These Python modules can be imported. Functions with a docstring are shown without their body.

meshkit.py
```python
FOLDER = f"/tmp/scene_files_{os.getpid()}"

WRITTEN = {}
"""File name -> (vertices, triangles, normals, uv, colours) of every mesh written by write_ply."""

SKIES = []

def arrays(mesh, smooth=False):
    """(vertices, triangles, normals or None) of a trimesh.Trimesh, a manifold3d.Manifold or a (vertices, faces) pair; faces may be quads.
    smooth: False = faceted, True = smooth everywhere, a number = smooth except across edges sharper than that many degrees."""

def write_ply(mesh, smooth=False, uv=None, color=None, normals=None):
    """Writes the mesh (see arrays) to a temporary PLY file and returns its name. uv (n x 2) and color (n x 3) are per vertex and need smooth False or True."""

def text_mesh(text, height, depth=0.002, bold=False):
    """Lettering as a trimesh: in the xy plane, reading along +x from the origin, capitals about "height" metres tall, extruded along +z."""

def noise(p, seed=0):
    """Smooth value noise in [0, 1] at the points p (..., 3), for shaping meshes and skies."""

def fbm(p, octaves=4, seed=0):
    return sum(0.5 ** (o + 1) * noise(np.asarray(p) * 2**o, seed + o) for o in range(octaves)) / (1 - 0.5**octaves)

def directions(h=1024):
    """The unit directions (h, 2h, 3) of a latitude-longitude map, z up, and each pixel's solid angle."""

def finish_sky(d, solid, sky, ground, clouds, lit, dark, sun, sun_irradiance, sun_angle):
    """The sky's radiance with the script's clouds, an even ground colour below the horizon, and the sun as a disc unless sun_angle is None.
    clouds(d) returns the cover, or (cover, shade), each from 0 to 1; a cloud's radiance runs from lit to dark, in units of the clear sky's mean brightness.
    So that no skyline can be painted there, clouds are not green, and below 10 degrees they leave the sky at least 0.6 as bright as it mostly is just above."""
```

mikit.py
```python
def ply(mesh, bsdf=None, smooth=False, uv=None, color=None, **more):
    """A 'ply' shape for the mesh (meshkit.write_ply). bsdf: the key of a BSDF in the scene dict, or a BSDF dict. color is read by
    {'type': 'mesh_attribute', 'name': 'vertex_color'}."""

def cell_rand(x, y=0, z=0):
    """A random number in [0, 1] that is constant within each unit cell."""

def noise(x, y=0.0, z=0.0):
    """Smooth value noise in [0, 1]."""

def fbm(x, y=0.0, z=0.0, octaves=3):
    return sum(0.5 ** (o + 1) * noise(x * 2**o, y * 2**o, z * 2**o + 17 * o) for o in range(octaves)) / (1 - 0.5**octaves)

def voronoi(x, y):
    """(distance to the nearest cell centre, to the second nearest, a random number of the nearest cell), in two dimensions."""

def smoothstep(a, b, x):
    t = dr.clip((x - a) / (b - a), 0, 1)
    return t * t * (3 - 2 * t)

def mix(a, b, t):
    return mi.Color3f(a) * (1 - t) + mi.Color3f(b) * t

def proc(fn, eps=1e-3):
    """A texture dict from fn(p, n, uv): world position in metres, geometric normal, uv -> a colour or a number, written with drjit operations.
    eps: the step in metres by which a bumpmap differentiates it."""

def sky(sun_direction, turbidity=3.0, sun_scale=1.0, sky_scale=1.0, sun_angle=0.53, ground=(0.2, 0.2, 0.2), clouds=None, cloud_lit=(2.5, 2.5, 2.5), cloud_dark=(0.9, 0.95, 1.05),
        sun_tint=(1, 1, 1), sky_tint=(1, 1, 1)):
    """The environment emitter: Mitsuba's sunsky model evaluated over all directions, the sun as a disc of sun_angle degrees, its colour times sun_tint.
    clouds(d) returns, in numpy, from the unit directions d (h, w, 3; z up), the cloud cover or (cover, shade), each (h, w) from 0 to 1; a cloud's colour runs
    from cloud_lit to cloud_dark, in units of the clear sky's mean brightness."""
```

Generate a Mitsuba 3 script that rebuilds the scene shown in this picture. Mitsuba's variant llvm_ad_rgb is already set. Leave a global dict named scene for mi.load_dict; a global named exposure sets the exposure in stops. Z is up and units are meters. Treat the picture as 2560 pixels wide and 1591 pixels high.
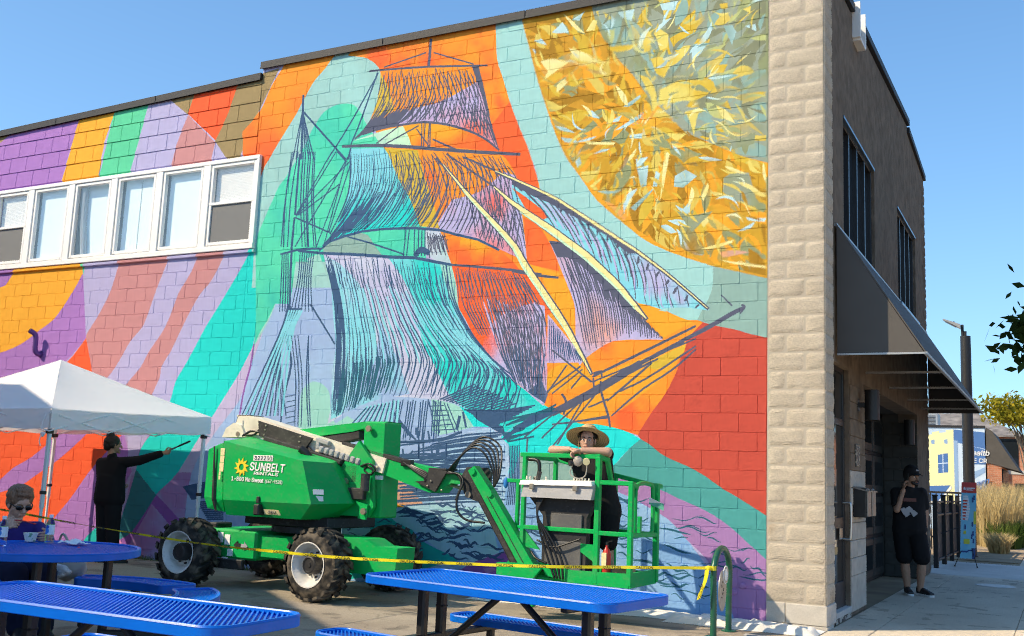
import math, random
import numpy as np, trimesh, manifold3d as m3d, shapely
from shapely.geometry import Polygon, LineString, box as sbox
import drjit as dr, mitsuba as mi
import mikit, meshkit
from mikit import proc, noise, fbm, smoothstep, mix, cell_rand

scene, labels = {}, {}
T = mi.ScalarTransform4f
# ------------------------------------------------------------------ camera, sky, exposure
CAM = np.array([2.7516, -10.9523, 1.40]); FW = np.array([-0.467248, 0.870986, 0.151864]); UP = np.array([0.034532, -0.153658, 0.987521])
scene['camera'] = {'type': 'perspective', 'fov': 52.93, 'fov_axis': 'x', 'near_clip': 0.05, 'far_clip': 4000.0,
                   'to_world': T().look_at(origin=CAM.tolist(), target=(CAM + FW).tolist(), up=UP.tolist())}
SUN = (-1.0, -1.0, 1.137)
scene['sky'] = mikit.sky(SUN, turbidity=3.0, sun_tint=(0.94, 0.96, 0.95), sky_tint=(1.15, 1.40, 1.50))
labels['sky'] = {'kind': 'structure'}
exposure = 2.1
rng = np.random.default_rng(7)

# ------------------------------------------------------------------ helpers
def lin(c):
    c = np.asarray(c, float) / 255.0
    return np.where(c <= 0.04045, c / 12.92, ((c + 0.055) / 1.055) ** 2.4)
def rgb(c): return {'type': 'rgb', 'value': [float(v) for v in c]}
def mat(name, color, rough=0.6, metallic=0.0, spec=0.5, bump=None, bscale=1.0, two=True, **kw):
    if callable(color): color = proc(color)
    elif not isinstance(color, dict): color = rgb(color)
    b = {'type': 'principled', 'base_color': color, 'roughness': proc(rough) if callable(rough) else rough, 'metallic': metallic, 'specular': spec, **kw}
    if bump is not None: b = {'type': 'bumpmap', 'arbitrary': proc(bump, eps=0.002), 'scale': bscale, 'bsdf': b}
    scene[name] = {'type': 'twosided', 'bsdf': b} if two else b
    return name
def key(name):
    if name not in USED: USED[name] = 0; return name
    USED[name] += 1; return f'{name}_{USED[name]:03d}'
USED = {}
class each(list): pass        # several pieces that become an entry each
def obj(name, mesh, m, parent=None, smooth=False, **kw):
    if isinstance(mesh, each): return [obj(name, q, m, parent, smooth, **kw) for q in mesh][0]
    k = key((parent + '__' if parent else '') + name)
    scene[k] = mikit.ply(mesh, m, smooth=smooth, **kw)
    return k
def put(name, d, parent=None, to_world=None):
    k = key((parent + '__' if parent else '') + name)
    scene[k] = {**d, **({'to_world': to_world} if to_world is not None else {})}
    return k
def tag(k, label=None, cat=None, group=None, kind=None):
    d = labels.setdefault(k, {})
    if label: d['label'] = label
    if cat: d['category'] = cat
    if group: d['group'] = group
    if kind: d['kind'] = kind
    return k
def thing(name, label, cat, group=None): return tag(key(name), label, cat, group)
def tm(m):
    if hasattr(m, 'to_mesh'):
        q = m.to_mesh(); return trimesh.Trimesh(np.asarray(q.vert_properties)[:, :3], np.asarray(q.tri_verts), process=False)
    return m
def cat(*ms):
    ms = [tm(m) for m in (ms[0] if len(ms) == 1 and isinstance(ms[0], (list, tuple)) else ms)]
    v, f, n = [], [], 0
    for m in ms: v.append(np.asarray(m.vertices)); f.append(np.asarray(m.faces) + n); n += len(m.vertices)
    return trimesh.Trimesh(np.vstack(v), np.vstack(f), process=False)
def bx(x0, x1, y0, y1, z0, z1, ch=0.0):
    """A box; ch chamfers its edges."""
    x0, x1 = min(x0, x1), max(x0, x1); y0, y1 = min(y0, y1), max(y0, y1); z0, z1 = min(z0, z1), max(z0, z1)
    if ch <= 0:
        m = trimesh.creation.box(extents=(x1 - x0, y1 - y0, z1 - z0)); m.apply_translation(((x0 + x1) / 2, (y0 + y1) / 2, (z0 + z1) / 2)); return m
    p = []
    c = ch
    for X, Y, Z in ((0, c, c), (c, 0, c), (c, c, 0)):
        for a in (x0 + X, x1 - X):
            for b in (y0 + Y, y1 - Y):
                for d in (z0 + Z, z1 - Z): p.append((a, b, d))
    return tm(m3d.Manifold.hull_points(np.array(p, np.float32)))
def obox(center, size, R=None, ch=0.0):
    m = bx(-size[0] / 2, size[0] / 2, -size[1] / 2, size[1] / 2, -size[2] / 2, size[2] / 2, ch)
    v = np.asarray(m.vertices)
    if R is not None: v = v @ np.asarray(R).T
    return trimesh.Trimesh(v + np.asarray(center), m.faces, process=False)
def frame(d, up=(0, 0, 1)):
    """columns: along d, sideways, up."""
    d = np.asarray(d, float); d = d / np.linalg.norm(d); up = np.asarray(up, float)
    s = np.cross(up, d)
    if np.linalg.norm(s) < 1e-6: s = np.cross((0, 1, 0), d)
    s /= np.linalg.norm(s)
    return np.stack([d, s, np.cross(d, s)], 1)
def bar(a, b, w, h=None, ch=0.0, up=(0, 0, 1), ext=0.0):
    """A rectangular bar from a to b, w wide (sideways) and h high."""
    a, b = np.asarray(a, float), np.asarray(b, float)
    return obox((a + b) / 2, (np.linalg.norm(b - a) + 2 * ext, w, h or w), frame(b - a, up), ch)
def tube(pts, r, sides=10, caps=True):
    p = np.asarray(pts, float); r = np.broadcast_to(np.asarray(r, float), (len(p),))
    t = np.gradient(p, axis=0); t /= np.linalg.norm(t, axis=1, keepdims=True) + 1e-12
    a = np.cross(t[0], (0, 0, 1.0) if abs(t[0][2]) < 0.9 else (1.0, 0, 0)); a /= np.linalg.norm(a)
    v = []
    ang = np.arange(sides) * 2 * np.pi / sides
    for i in range(len(p)):
        a = a - t[i] * (a @ t[i]); a /= np.linalg.norm(a) + 1e-12
        b = np.cross(t[i], a)
        v.append(p[i] + r[i] * (np.cos(ang)[:, None] * a + np.sin(ang)[:, None] * b))
    v = np.array(v).reshape(-1, 3); f = []
    for i in range(len(p) - 1):
        for j in range(sides):
            k = (j + 1) % sides
            f += [(i * sides + j, i * sides + k, (i + 1) * sides + k), (i * sides + j, (i + 1) * sides + k, (i + 1) * sides + j)]
    if caps:
        n = len(v); v = np.vstack([v, p[0], p[-1]]); e = (len(p) - 1) * sides
        for j in range(sides):
            k = (j + 1) % sides
            f += [(n, k, j), (n + 1, e + j, e + k)]
    return trimesh.Trimesh(v, np.array(f), process=False)
def cyl(a, b, r, r2=None, sides=16): return tube([a, b], [r, r if r2 is None else r2], sides)
def curve(pts, n=8):
    """Catmull-Rom through the points."""
    p = np.asarray(pts, float)
    if len(p) < 3: return p
    q = np.vstack([2 * p[0] - p[1], p, 2 * p[-1] - p[-2]]); out = []
    for i in range(1, len(q) - 2):
        for t in np.arange(n) / n:
            a, b, c, d = q[i - 1:i + 3]
            out.append(0.5 * (2 * b + (c - a) * t + (2 * a - 5 * b + 4 * c - d) * t * t + (3 * b - 3 * c + d - a) * t ** 3))
    return np.array(out + [p[-1]])
def sph(c, r, s=1.0, sub=2):
    m = trimesh.creation.icosphere(subdivisions=sub); v = m.vertices * r * np.asarray(s) + np.asarray(c)
    return trimesh.Trimesh(v, m.faces, process=False)
def prism(poly, depth, origin=(0, 0, 0), ux=(1, 0, 0), uy=(0, 0, 1), un=None, ch=0.0):
    """A polygon in the (ux, uy) plane extruded by depth along un (default: ux x uy), edges chamfered by ch."""
    ux, uy = np.asarray(ux, float), np.asarray(uy, float); un = np.cross(ux, uy) if un is None else np.asarray(un, float)
    pg = poly if hasattr(poly, 'exterior') else Polygon(poly)
    if not pg.is_valid: pg = pg.buffer(0)
    m = trimesh.creation.extrude_polygon(pg, depth, engine='earcut')
    v = np.asarray(m.vertices)
    o = np.asarray(origin) + v[:, :1] * ux + v[:, 1:2] * uy + v[:, 2:] * un
    fcs = m.faces if np.dot(np.cross(ux, uy), un) > 0 else m.faces[:, ::-1]
    return trimesh.Trimesh(o, fcs, process=False)
def rrect(w, h, r, n=4):
    return sbox(-w / 2 + r, -h / 2 + r, w / 2 - r, h / 2 - r).buffer(r, quad_segs=n)
def lathe(profile, axis0, axis1, sides=24):
    """profile: (t along axis in m, radius) rows, from axis0 towards axis1."""
    F = frame(np.asarray(axis1, float) - np.asarray(axis0, float)); v, f = [], []
    for t, r in profile:
        for j in range(sides):
            a = 2 * np.pi * j / sides
            v.append(np.asarray(axis0) + F[:, 0] * t + r * (math.cos(a) * F[:, 1] + math.sin(a) * F[:, 2]))
    n = len(profile)
    for i in range(n - 1):
        for j in range(sides):
            k = (j + 1) % sides
            f += [(i * sides + j, i * sides + k, (i + 1) * sides + k), (i * sides + j, (i + 1) * sides + k, (i + 1) * sides + j)]
    return trimesh.Trimesh(np.array(v), np.array(f), process=False)
def grid_mesh(P):
    """(n, m, 3) points as a sheet."""
    n, m = P.shape[:2]; i, j = np.meshgrid(np.arange(n - 1), np.arange(m - 1), indexing='ij'); a = (i * m + j).ravel()
    f = np.vstack([np.stack([a, a + m, a + m + 1], 1), np.stack([a, a + m + 1, a + 1], 1)])
    return trimesh.Trimesh(P.reshape(-1, 3), f, process=False)
def text_on(txt, height, origin, ux, uy, depth=0.003, bold=True, center=False, squeeze=1.0, width=None, slant=0.0):
    m = meshkit.text_mesh(txt, height, depth, bold); v = np.asarray(m.vertices).copy()
    v[:, 0] *= squeeze if width is None else width / (v[:, 0].max() - v[:, 0].min())
    v[:, 0] += slant * v[:, 1]
    if center: v[:, 0] -= (v[:, 0].min() + v[:, 0].max()) / 2
    ux, uy = np.asarray(ux, float), np.asarray(uy, float); un = np.cross(ux, uy)
    return trimesh.Trimesh(np.asarray(origin) + v[:, :1] * ux + v[:, 1:2] * uy + v[:, 2:] * un, m.faces, process=False)
# ---- mural data: colours, areas, strokes, sails (wall metres)
NHAND=67
COL={'P':(176,128,205),'Y':(252,182,62),'G':(98,216,168),'L':(188,183,226),'R':(206,146,150),'O':(250,104,62),'T':(164,144,104),'B':(168,220,220),'C':(36,222,216),'M':(96,230,190),'PL':(200,188,224),'BP':(165,190,235),'GG':(165,222,214),'OR':(255,160,58),'RO':(250,112,62),'BR':(206,86,72),'TG':(84,168,166),'MV':(176,134,192),'SB':(140,186,238),'GR':(148,184,178),'W':(208,214,240),'CS':(140,222,240),'CY':(40,230,230),'YS':(222,190,70),'LL':(196,190,236),'CR':(250,240,170),'CM':(210,250,215),'GO':(214,160,56),'GO2':(250,176,56),'GB':(160,172,156),'GB2':(150,160,120),'LE':(236,220,120),'LB':(196,232,240),'DK':(94,100,124),'DB':(66,98,138),'DT':(52,106,132),'PO':(214,168,56),'TD':(60,140,150),'PU':(150,96,180),'HB':(176,214,246),'PE':(216,170,150),'SW':(168,220,232),'PK':(226,150,214),'T2':(40,190,186)}
POLYS=[
('L','L',0,0,[-17.642,4.553,-16.314,-0.895,-6.439,-0.083,-6.915,4.794,-13.101,5.285]),
('P','P',0,0,[-18.442,7.831,-17.642,4.553,-10.093,4.534,-12.004,6.02,-11.409,6.882,-13.389,6.883]),
('T','T',0,0,[-14.549,6.769,-14.613,7.097,-13.138,6.863,-13.348,6.656]),
('P','P',0,0,[-14.571,6.878,-13.362,6.735,-13.146,6.843,-11.366,6.916,-11.499,6.441,-11.657,5.799,-14.36,5.801]),
('Y','Y',0,0,[-11.37,6.941,-10.519,6.974,-10.703,6.42,-10.758,5.783,-11.653,5.774]),
('G','G',0,0,[-10.549,6.954,-9.752,6.988,-9.951,6.238,-10.062,5.783,-10.758,5.783]),
('L','L',0,0,[-9.781,6.968,-9.3,6.96,-8.902,6.664,-9.085,6.206,-9.167,5.783,-10.062,5.783]),
('R','R',0,0,[-8.902,6.664,-8.607,6.421,-8.288,6.157,-8.345,5.786,-9.167,5.783,-9.085,6.206]),
('L','L',0,0,[-8.288,6.157,-8.004,5.903,-7.952,5.81,-8.345,5.786]),
('T','T',0,0,[-9.333,6.976,-8.781,7.014,-8.902,6.668]),
('O','O',0,0,[-8.808,6.995,-7.892,7.065,-8.079,6.577,-8.276,6.178,-8.903,6.675]),
('T','T',0,0,[-7.921,7.07,-7.146,7.151,-7.419,6.643,-7.597,6.25,-7.808,5.772,-7.96,5.811,-8.289,6.168,-8.079,6.577]),
('OR','RO',0.25,1,[-7.012,7.269,-5.872,7.306,-6.146,7.143,-6.33,6.985,-6.471,6.864,-6.621,6.632,-6.772,6.383,-6.944,6.151,-7.082,5.962,-7.201,5.769,-7.294,5.321,-7.658,5.355,-7.754,6.252,-7.53,6.451,-7.406,6.613,-7.291,6.873,-7.098,7.136]),
('R','R',0,0,[-10.036,4.627,-10.205,4.014,-10.399,3.657,-10.645,3.331,-10.662,3.26,-10.443,2.744,-10.319,2.51,-10.093,2.624,-9.886,2.861,-9.671,3.181,-9.426,3.42,-9.224,3.967,-8.965,4.555]),
('R','R',0,0,[-8.399,4.517,-8.55,4.176,-8.757,3.883,-8.962,3.39,-9.265,3.004,-9.403,2.778,-9.685,2.507,-9.92,2.187,-10.115,1.729,-9.473,1.741,-9.117,2.356,-8.987,2.624,-8.967,2.788,-8.811,3.01,-8.564,3.468,-8.346,3.819,-8.116,4.047,-7.872,4.482]),
('P','P',0,0,[-17.758,5.026,-10.915,4.587,-10.875,4.26,-10.658,3.253,-11.11,2.857,-12.548,2.219,-16.909,1.543]),
('Y','Y',0,0,[-17.086,2.272,-17.604,4.396,-12.9,4.172,-12.752,4.206,-12.511,4.458,-12.059,4.56,-10.928,4.49,-10.889,4.293,-11.155,3.911,-11.452,3.585,-11.769,3.412,-12.192,3.193,-12.699,3.058,-13.512,2.958]),
('G','G',0,0,[-10.943,4.524,-10.851,4.531,-10.875,4.26]),
('O','O',0,0,[-10.658,3.253,-10.446,2.742,-10.254,2.29,-9.622,1.801,-10.291,1.185,-10.621,0.793,-10.986,0.424,-11.175,0.122,-11.334,-0.305,-16.314,-0.895,-16.997,1.906,-12.548,2.219,-11.04,2.881]),
('P','P',0,0,[-10.636,2.165,-11.147,1.7,-11.62,1.382,-12.039,1.193,-12.328,0.998,-14.223,0.062,-14.169,-0.197,-12.292,0.797,-11.853,0.904,-11.444,1.119,-10.925,1.402,-10.391,1.787,-10.009,2.108]),
('P','P',0,0,[-9.622,1.801,-10.291,1.185,-10.621,0.793,-10.986,0.424,-11.175,0.122,-11.324,-0.365,-10.252,-0.339,-10.244,0.177,-10.007,0.386,-9.651,0.809,-9.375,1.229,-9.507,1.696]),
('T2','T2',0,0,[-10.007,0.386,-10.244,0.177,-10.313,-0.227,-9.753,-0.241,-9.912,0.269]),
('PK','PK',0,0,[-9.54,0.379,-9.321,0.123,-9.187,-0.14,-9.794,-0.244,-9.803,0.217]),
('MV','BP',0.6,0,[-9.622,1.801,-8.904,2.0,-7.158,2.858,-6.855,-0.065,-9.179,-0.196,-9.503,0.352,-9.375,1.229]),
('L','L',0,0,[-9.581,1.992,-8.765,2.177,-9.254,1.555,-9.289,1.267,-9.45,1.285]),
('TD','TD',0,0,[-9.289,1.267,-8.826,0.905,-9.257,0.367,-9.487,0.238,-9.54,0.379,-9.393,0.879]),
('PU','PU',0,0,[-8.828,0.922,-8.246,0.54,-8.385,0.421,-8.907,0.787,-9.321,0.123,-9.487,0.238,-9.257,0.367]),
('BP','BP',0,0,[-8.176,0.6,-8.004,1.081,-7.565,1.182,-7.244,0.923,-7.158,0.123,-7.885,0.069]),
('C','C',0,0,[-7.317,4.462,-7.206,3.392,-7.225,3.08,-7.303,2.917,-7.473,2.63,-7.693,2.319,-7.822,2.126,-8.066,1.8,-8.443,1.256,-8.844,0.921,-9.289,1.267,-9.238,1.561,-9.034,1.811,-8.735,2.253,-8.653,2.564,-8.485,2.814,-8.319,3.076,-8.156,3.353,-7.968,3.611,-7.77,3.896,-7.592,4.15,-7.4,4.467]),
('PL','PL',0,0,[-7.206,3.392,-7.225,3.08,-7.303,2.917,-7.473,2.63,-7.693,2.319,-8.066,1.8,-8.443,1.256,-8.18,1.265,-7.79,1.844,-7.392,2.298,-7.272,2.691,-7.114,3.14,-6.93,3.474]),
('BP','HB',0.25,0,[-7.083,3.196,-7.272,2.691,-7.392,2.298,-7.79,1.844,-8.18,1.265,-8.239,0.485,-6.439,-0.083,-2.849,-0.284,-3.035,3.781,-6.881,4.444]),
('GG','GG',0,0,[-7.199,3.392,-7.174,3.085,-6.875,3.642,-6.858,4.212]),
('B','GR',0.18,0,[-6.15,7.179,-5.815,7.184,-5.599,7.061,-5.464,6.975,-5.363,6.883,-5.329,6.786,-5.337,6.527,-5.381,6.321,-5.454,6.136,-5.571,5.997,-5.737,5.868,-5.577,3.806,-7.339,3.892,-7.374,5.306,-7.359,5.447,-7.29,5.656,-7.205,5.779,-7.081,5.962,-6.945,6.156,-6.776,6.386,-6.624,6.635,-6.472,6.864,-6.332,6.987]),
('M','T2',0.25,0,[-6.468,6.108,-6.392,6.211,-6.276,6.349,-6.114,6.421,-5.913,6.435,-5.744,6.388,-5.611,6.249,-5.525,6.1,-5.291,5.826,-4.915,5.403,-4.452,4.598,-4.42,4.091,-6.573,4.223,-6.616,3.631,-6.889,3.642,-6.992,3.436,-7.112,3.259,-7.19,3.096,-7.218,2.803,-7.213,3.393,-7.313,4.356,-7.313,4.637,-7.26,4.774,-7.162,4.984,-7.082,5.148,-6.984,5.345,-6.878,5.459,-6.794,5.574,-6.583,5.875]),
('GR','GR',0,0,[-5.509,4.551,-5.366,4.511,-5.252,4.372,-5.121,4.227,-5.485,4.243,-6.098,4.327,-6.106,4.417,-5.824,4.5]),
('GG','GG',0,0,[-6.224,3.993,-6.386,4.256,-6.169,4.309,-5.908,3.8,-5.983,4.039,-6.127,4.032]),
('GG','GG',0,0,[-6.312,2.398,-6.213,2.512,-6.094,2.549,-5.927,2.494,-5.824,2.382,-5.779,2.09,-5.691,1.985,-5.51,2.092,-5.368,2.01,-5.286,1.784,-6.308,1.762]),
('OR','RO',0.9,0,[-5.915,7.141,-5.82,7.244,-3.554,7.308,-3.5,6.707,-3.392,6.403,-3.285,6.104,-3.149,5.779,-3.018,5.502,-2.936,5.295,-2.842,5.034,-2.752,4.867,-1.986,4.208,-1.27,3.409,-1.149,3.321,-1.067,3.281,-0.907,3.212,-0.782,3.203,-0.717,3.178,-0.907,2.967,-1.0,2.654,-1.144,2.372,-1.291,2.179,-1.456,1.917,-1.568,1.946,-1.75,1.997,-1.964,2.031,-2.175,2.037,-2.341,2.105,-2.649,2.234,-3.875,3.517,-4.029,4.031,-4.232,4.496,-4.915,5.403,-5.197,5.713,-5.309,5.896,-5.454,6.136,-5.381,6.321,-5.337,6.527,-5.329,6.786,-5.377,6.891,-5.492,6.991,-5.62,7.064]),
('RO','O',0.3,0,[-3.559,5.789,-3.285,6.104,-3.149,5.779,-3.018,5.502,-2.936,5.295,-2.842,5.034,-2.837,4.926,-2.92,4.934,-3.209,5.118]),
('RO','OR',0.4,0,[-3.02,4.566,-2.81,4.442,-2.658,4.232,-2.55,4.028,-2.501,3.856,-2.935,3.973,-2.976,4.241]),
('GO2','OR',0.4,0,[-2.586,3.489,-2.307,3.477,-2.264,3.057,-2.481,3.305]),
('GO2','OR',0.3,0,[-2.921,3.972,-2.514,3.83,-2.471,3.789,-2.785,3.832]),
('GO2','OR',0.3,0,[-2.726,3.79,-2.414,3.76,-2.336,3.538,-2.288,3.357,-2.525,3.366]),
('B','B',0,0,[-3.56,7.419,-3.168,7.455,-3.156,7.181,-3.048,6.816,-2.922,6.391,-2.77,5.965,-2.641,5.632,-2.481,5.296,-2.396,5.175,-2.246,4.974,-2.075,4.734,-1.905,4.567,-1.687,4.379,-1.428,4.168,-1.168,4.027,-0.919,3.922,-0.606,3.807,-0.608,3.562,-0.674,3.402,-0.737,3.296,-0.782,3.203,-0.907,3.212,-1.067,3.281,-1.149,3.321,-1.171,3.267,-1.98,4.014,-2.803,4.903,-2.842,5.034,-2.893,5.203,-2.936,5.295,-3.018,5.502,-3.149,5.779,-3.285,6.104,-3.392,6.403,-3.5,6.707]),
('GR','GR',0,0,[-0.602,3.834,-0.343,3.773,0.028,3.663,0.03,2.962,-0.191,3.033,-0.377,3.092,-0.58,3.133,-0.782,3.203,-0.737,3.296,-0.674,3.402,-0.616,3.544]),
('BR','BR',0,0,[-0.717,3.178,-0.58,3.133,-0.377,3.092,-0.191,3.033,0.03,2.979,0.037,1.061,-0.239,1.238,-0.47,1.362,-0.707,1.511,-0.898,1.6,-1.121,1.685,-1.297,1.804,-1.417,1.873,-1.456,1.917,-1.291,2.179,-1.144,2.372,-1.0,2.654,-0.907,2.967]),
('SB','HB',0.5,0,[-4.652,1.645,-3.113,1.924,-2.765,1.367,-1.802,1.449,-1.221,1.121,-0.862,0.802,-0.503,0.364,-0.367,0.114,-0.271,-0.185,-5.09,-0.705,-6.439,-0.083]),
('CY','CY',0,0,[-3.203,1.86,-2.65,2.253,-2.341,2.105,-2.175,2.037,-1.964,2.031,-1.75,1.997,-1.568,1.946,-1.417,1.873,-1.553,1.762,-1.713,1.587,-1.823,1.493,-2.255,1.547,-2.567,1.63,-2.939,1.681,-3.032,1.357,-3.138,1.542]),
('GR','GR',0,0,[-2.939,1.681,-2.567,1.63,-2.255,1.547,-1.823,1.493,-1.82,1.404,-2.757,1.182,-2.92,1.268]),
('TG','TG',0,0,[-1.417,1.873,-1.297,1.804,-1.121,1.685,-0.898,1.6,-0.707,1.511,-0.47,1.362,-0.239,1.238,0.037,1.082,0.039,0.612,-0.21,0.824,-0.418,0.986,-0.653,1.12,-0.915,1.218,-1.188,1.323,-1.51,1.402,-1.901,1.473,-1.713,1.587,-1.553,1.762]),
('MV','MV',0,0,[-2.001,1.487,-1.822,1.462,-1.51,1.402,-1.188,1.323,-0.915,1.218,-0.653,1.12,-0.418,0.986,-0.21,0.824,0.039,0.62,0.042,-0.151,-0.271,-0.185,-0.367,0.114,-0.503,0.364,-0.646,0.615,-0.862,0.802,-1.033,0.976,-1.258,1.097,-1.559,1.236,-1.997,1.361]),
('T2','T2',0,0,[-5.475,0.767,-4.817,0.83,-4.527,0.807,-4.292,0.589,-3.947,0.459,-3.687,0.377,-4.268,0.22,-5.411,-0.001]),
('SW','SW',0,0,[-5.474,0.754,-5.106,0.761,-4.996,0.609,-5.454,0.514]),
('SW','HB',0.6,0,[-4.806,0.896,-4.319,1.0,-3.715,1.118,-3.335,0.911,-3.138,0.43,-3.525,0.377,-3.763,0.409,-4.072,0.514,-4.297,0.652,-4.652,0.774]),
('PE','PE',0,0,[-4.831,1.359,-4.709,1.35,-4.425,1.164,-4.258,1.015,-4.825,0.941]),
('PU','PU',0,0,[-3.467,0.381,-2.974,0.564,-2.921,0.325,-3.239,0.178,-3.752,0.223]),
('MV','MV',0,0,[-3.375,0.302,-3.233,0.325,-3.188,0.292,-3.315,0.245]),
('GO2','GO2',0,0,[-4.803,0.976,-4.54,1.002,-4.537,0.96,-4.809,0.941]),
('HB','LL',0.5,0,[-4.066,1.803,-3.78,1.886,-3.352,1.971,-3.095,1.772,-3.07,1.559,-3.132,1.058,-4.018,1.014,-4.711,1.509,-4.727,1.735]),
('GG','GG',0,0,[-4.224,2.342,-4.097,2.303,-3.784,2.212,-3.575,1.98,-4.07,1.868,-4.182,1.919]),
('CY','CY',0,0,[-3.816,2.238,-3.552,2.11,-3.337,1.977,-3.59,1.98,-3.718,2.134]),
('BP','BP',0,0,[-4.826,1.962,-4.487,1.967,-3.973,1.765,-3.963,1.597,-4.798,1.573]),
('OR','RO',0.8,1,[-5.332,6.838,-3.78,6.664,-3.647,6.24,-3.55,5.872,-3.407,5.475,-3.649,5.672,-3.892,5.802,-4.219,5.915,-4.553,5.994,-4.89,6.0,-5.234,5.992,-5.566,5.95,-5.738,5.865,-5.569,5.996,-5.456,6.133,-5.381,6.32,-5.335,6.526,-5.328,6.784]),
('YS','YS',0,0,[-5.328,6.784,-5.21,6.614,-5.061,6.231,-5.419,6.113,-5.381,6.32,-5.335,6.526]),
('LL','RO',0.7,0,[-5.156,6.109,-4.734,6.202,-4.321,6.248,-3.924,6.381,-3.737,6.455,-3.647,6.24,-3.55,5.872,-3.407,5.475,-3.649,5.672,-3.892,5.802,-4.219,5.915,-4.553,5.994,-4.89,6.0,-5.234,5.992]),
('DK','LL',0.35,0,[-5.738,5.865,-5.569,5.996,-5.421,6.144,-5.157,6.124,-4.976,6.011,-5.234,5.992,-5.566,5.95]),
('DK','DK',0,0,[-3.876,6.671,-3.772,6.662,-3.647,6.24,-3.55,5.872,-3.407,5.475,-3.493,5.653,-3.655,6.099,-3.748,6.355]),
('GO2','RO',0.5,2,[-4.906,5.98,-4.737,5.988,-4.552,5.979,-4.218,5.9,-3.89,5.773,-3.648,5.658,-3.471,5.525,-3.406,5.447,-4.038,5.577,-4.449,5.653,-4.752,5.703,-4.811,5.828]),
('CM','B',0.5,0,[-5.703,5.876,-5.231,5.954,-4.906,5.98,-4.811,5.828,-4.751,5.696,-5.165,5.76,-5.323,5.771]),
('M','M',0,0,[-5.702,5.868,-5.349,5.894,-5.27,5.772,-5.788,5.818]),
('CS','C',0.35,1,[-5.769,5.763,-5.197,5.713,-5.103,5.591,-4.923,5.244,-4.733,4.979,-4.545,4.595,-5.133,4.581,-5.479,4.564,-5.823,4.517,-6.141,4.405,-5.94,4.615,-5.846,4.799,-5.747,5.072,-5.727,5.416]),
('YS','YS',0,0,[-5.197,5.713,-4.644,5.616,-4.505,5.218,-4.33,4.802,-4.221,4.516,-4.544,4.573,-4.733,4.979,-4.923,5.244,-5.103,5.591]),
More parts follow.
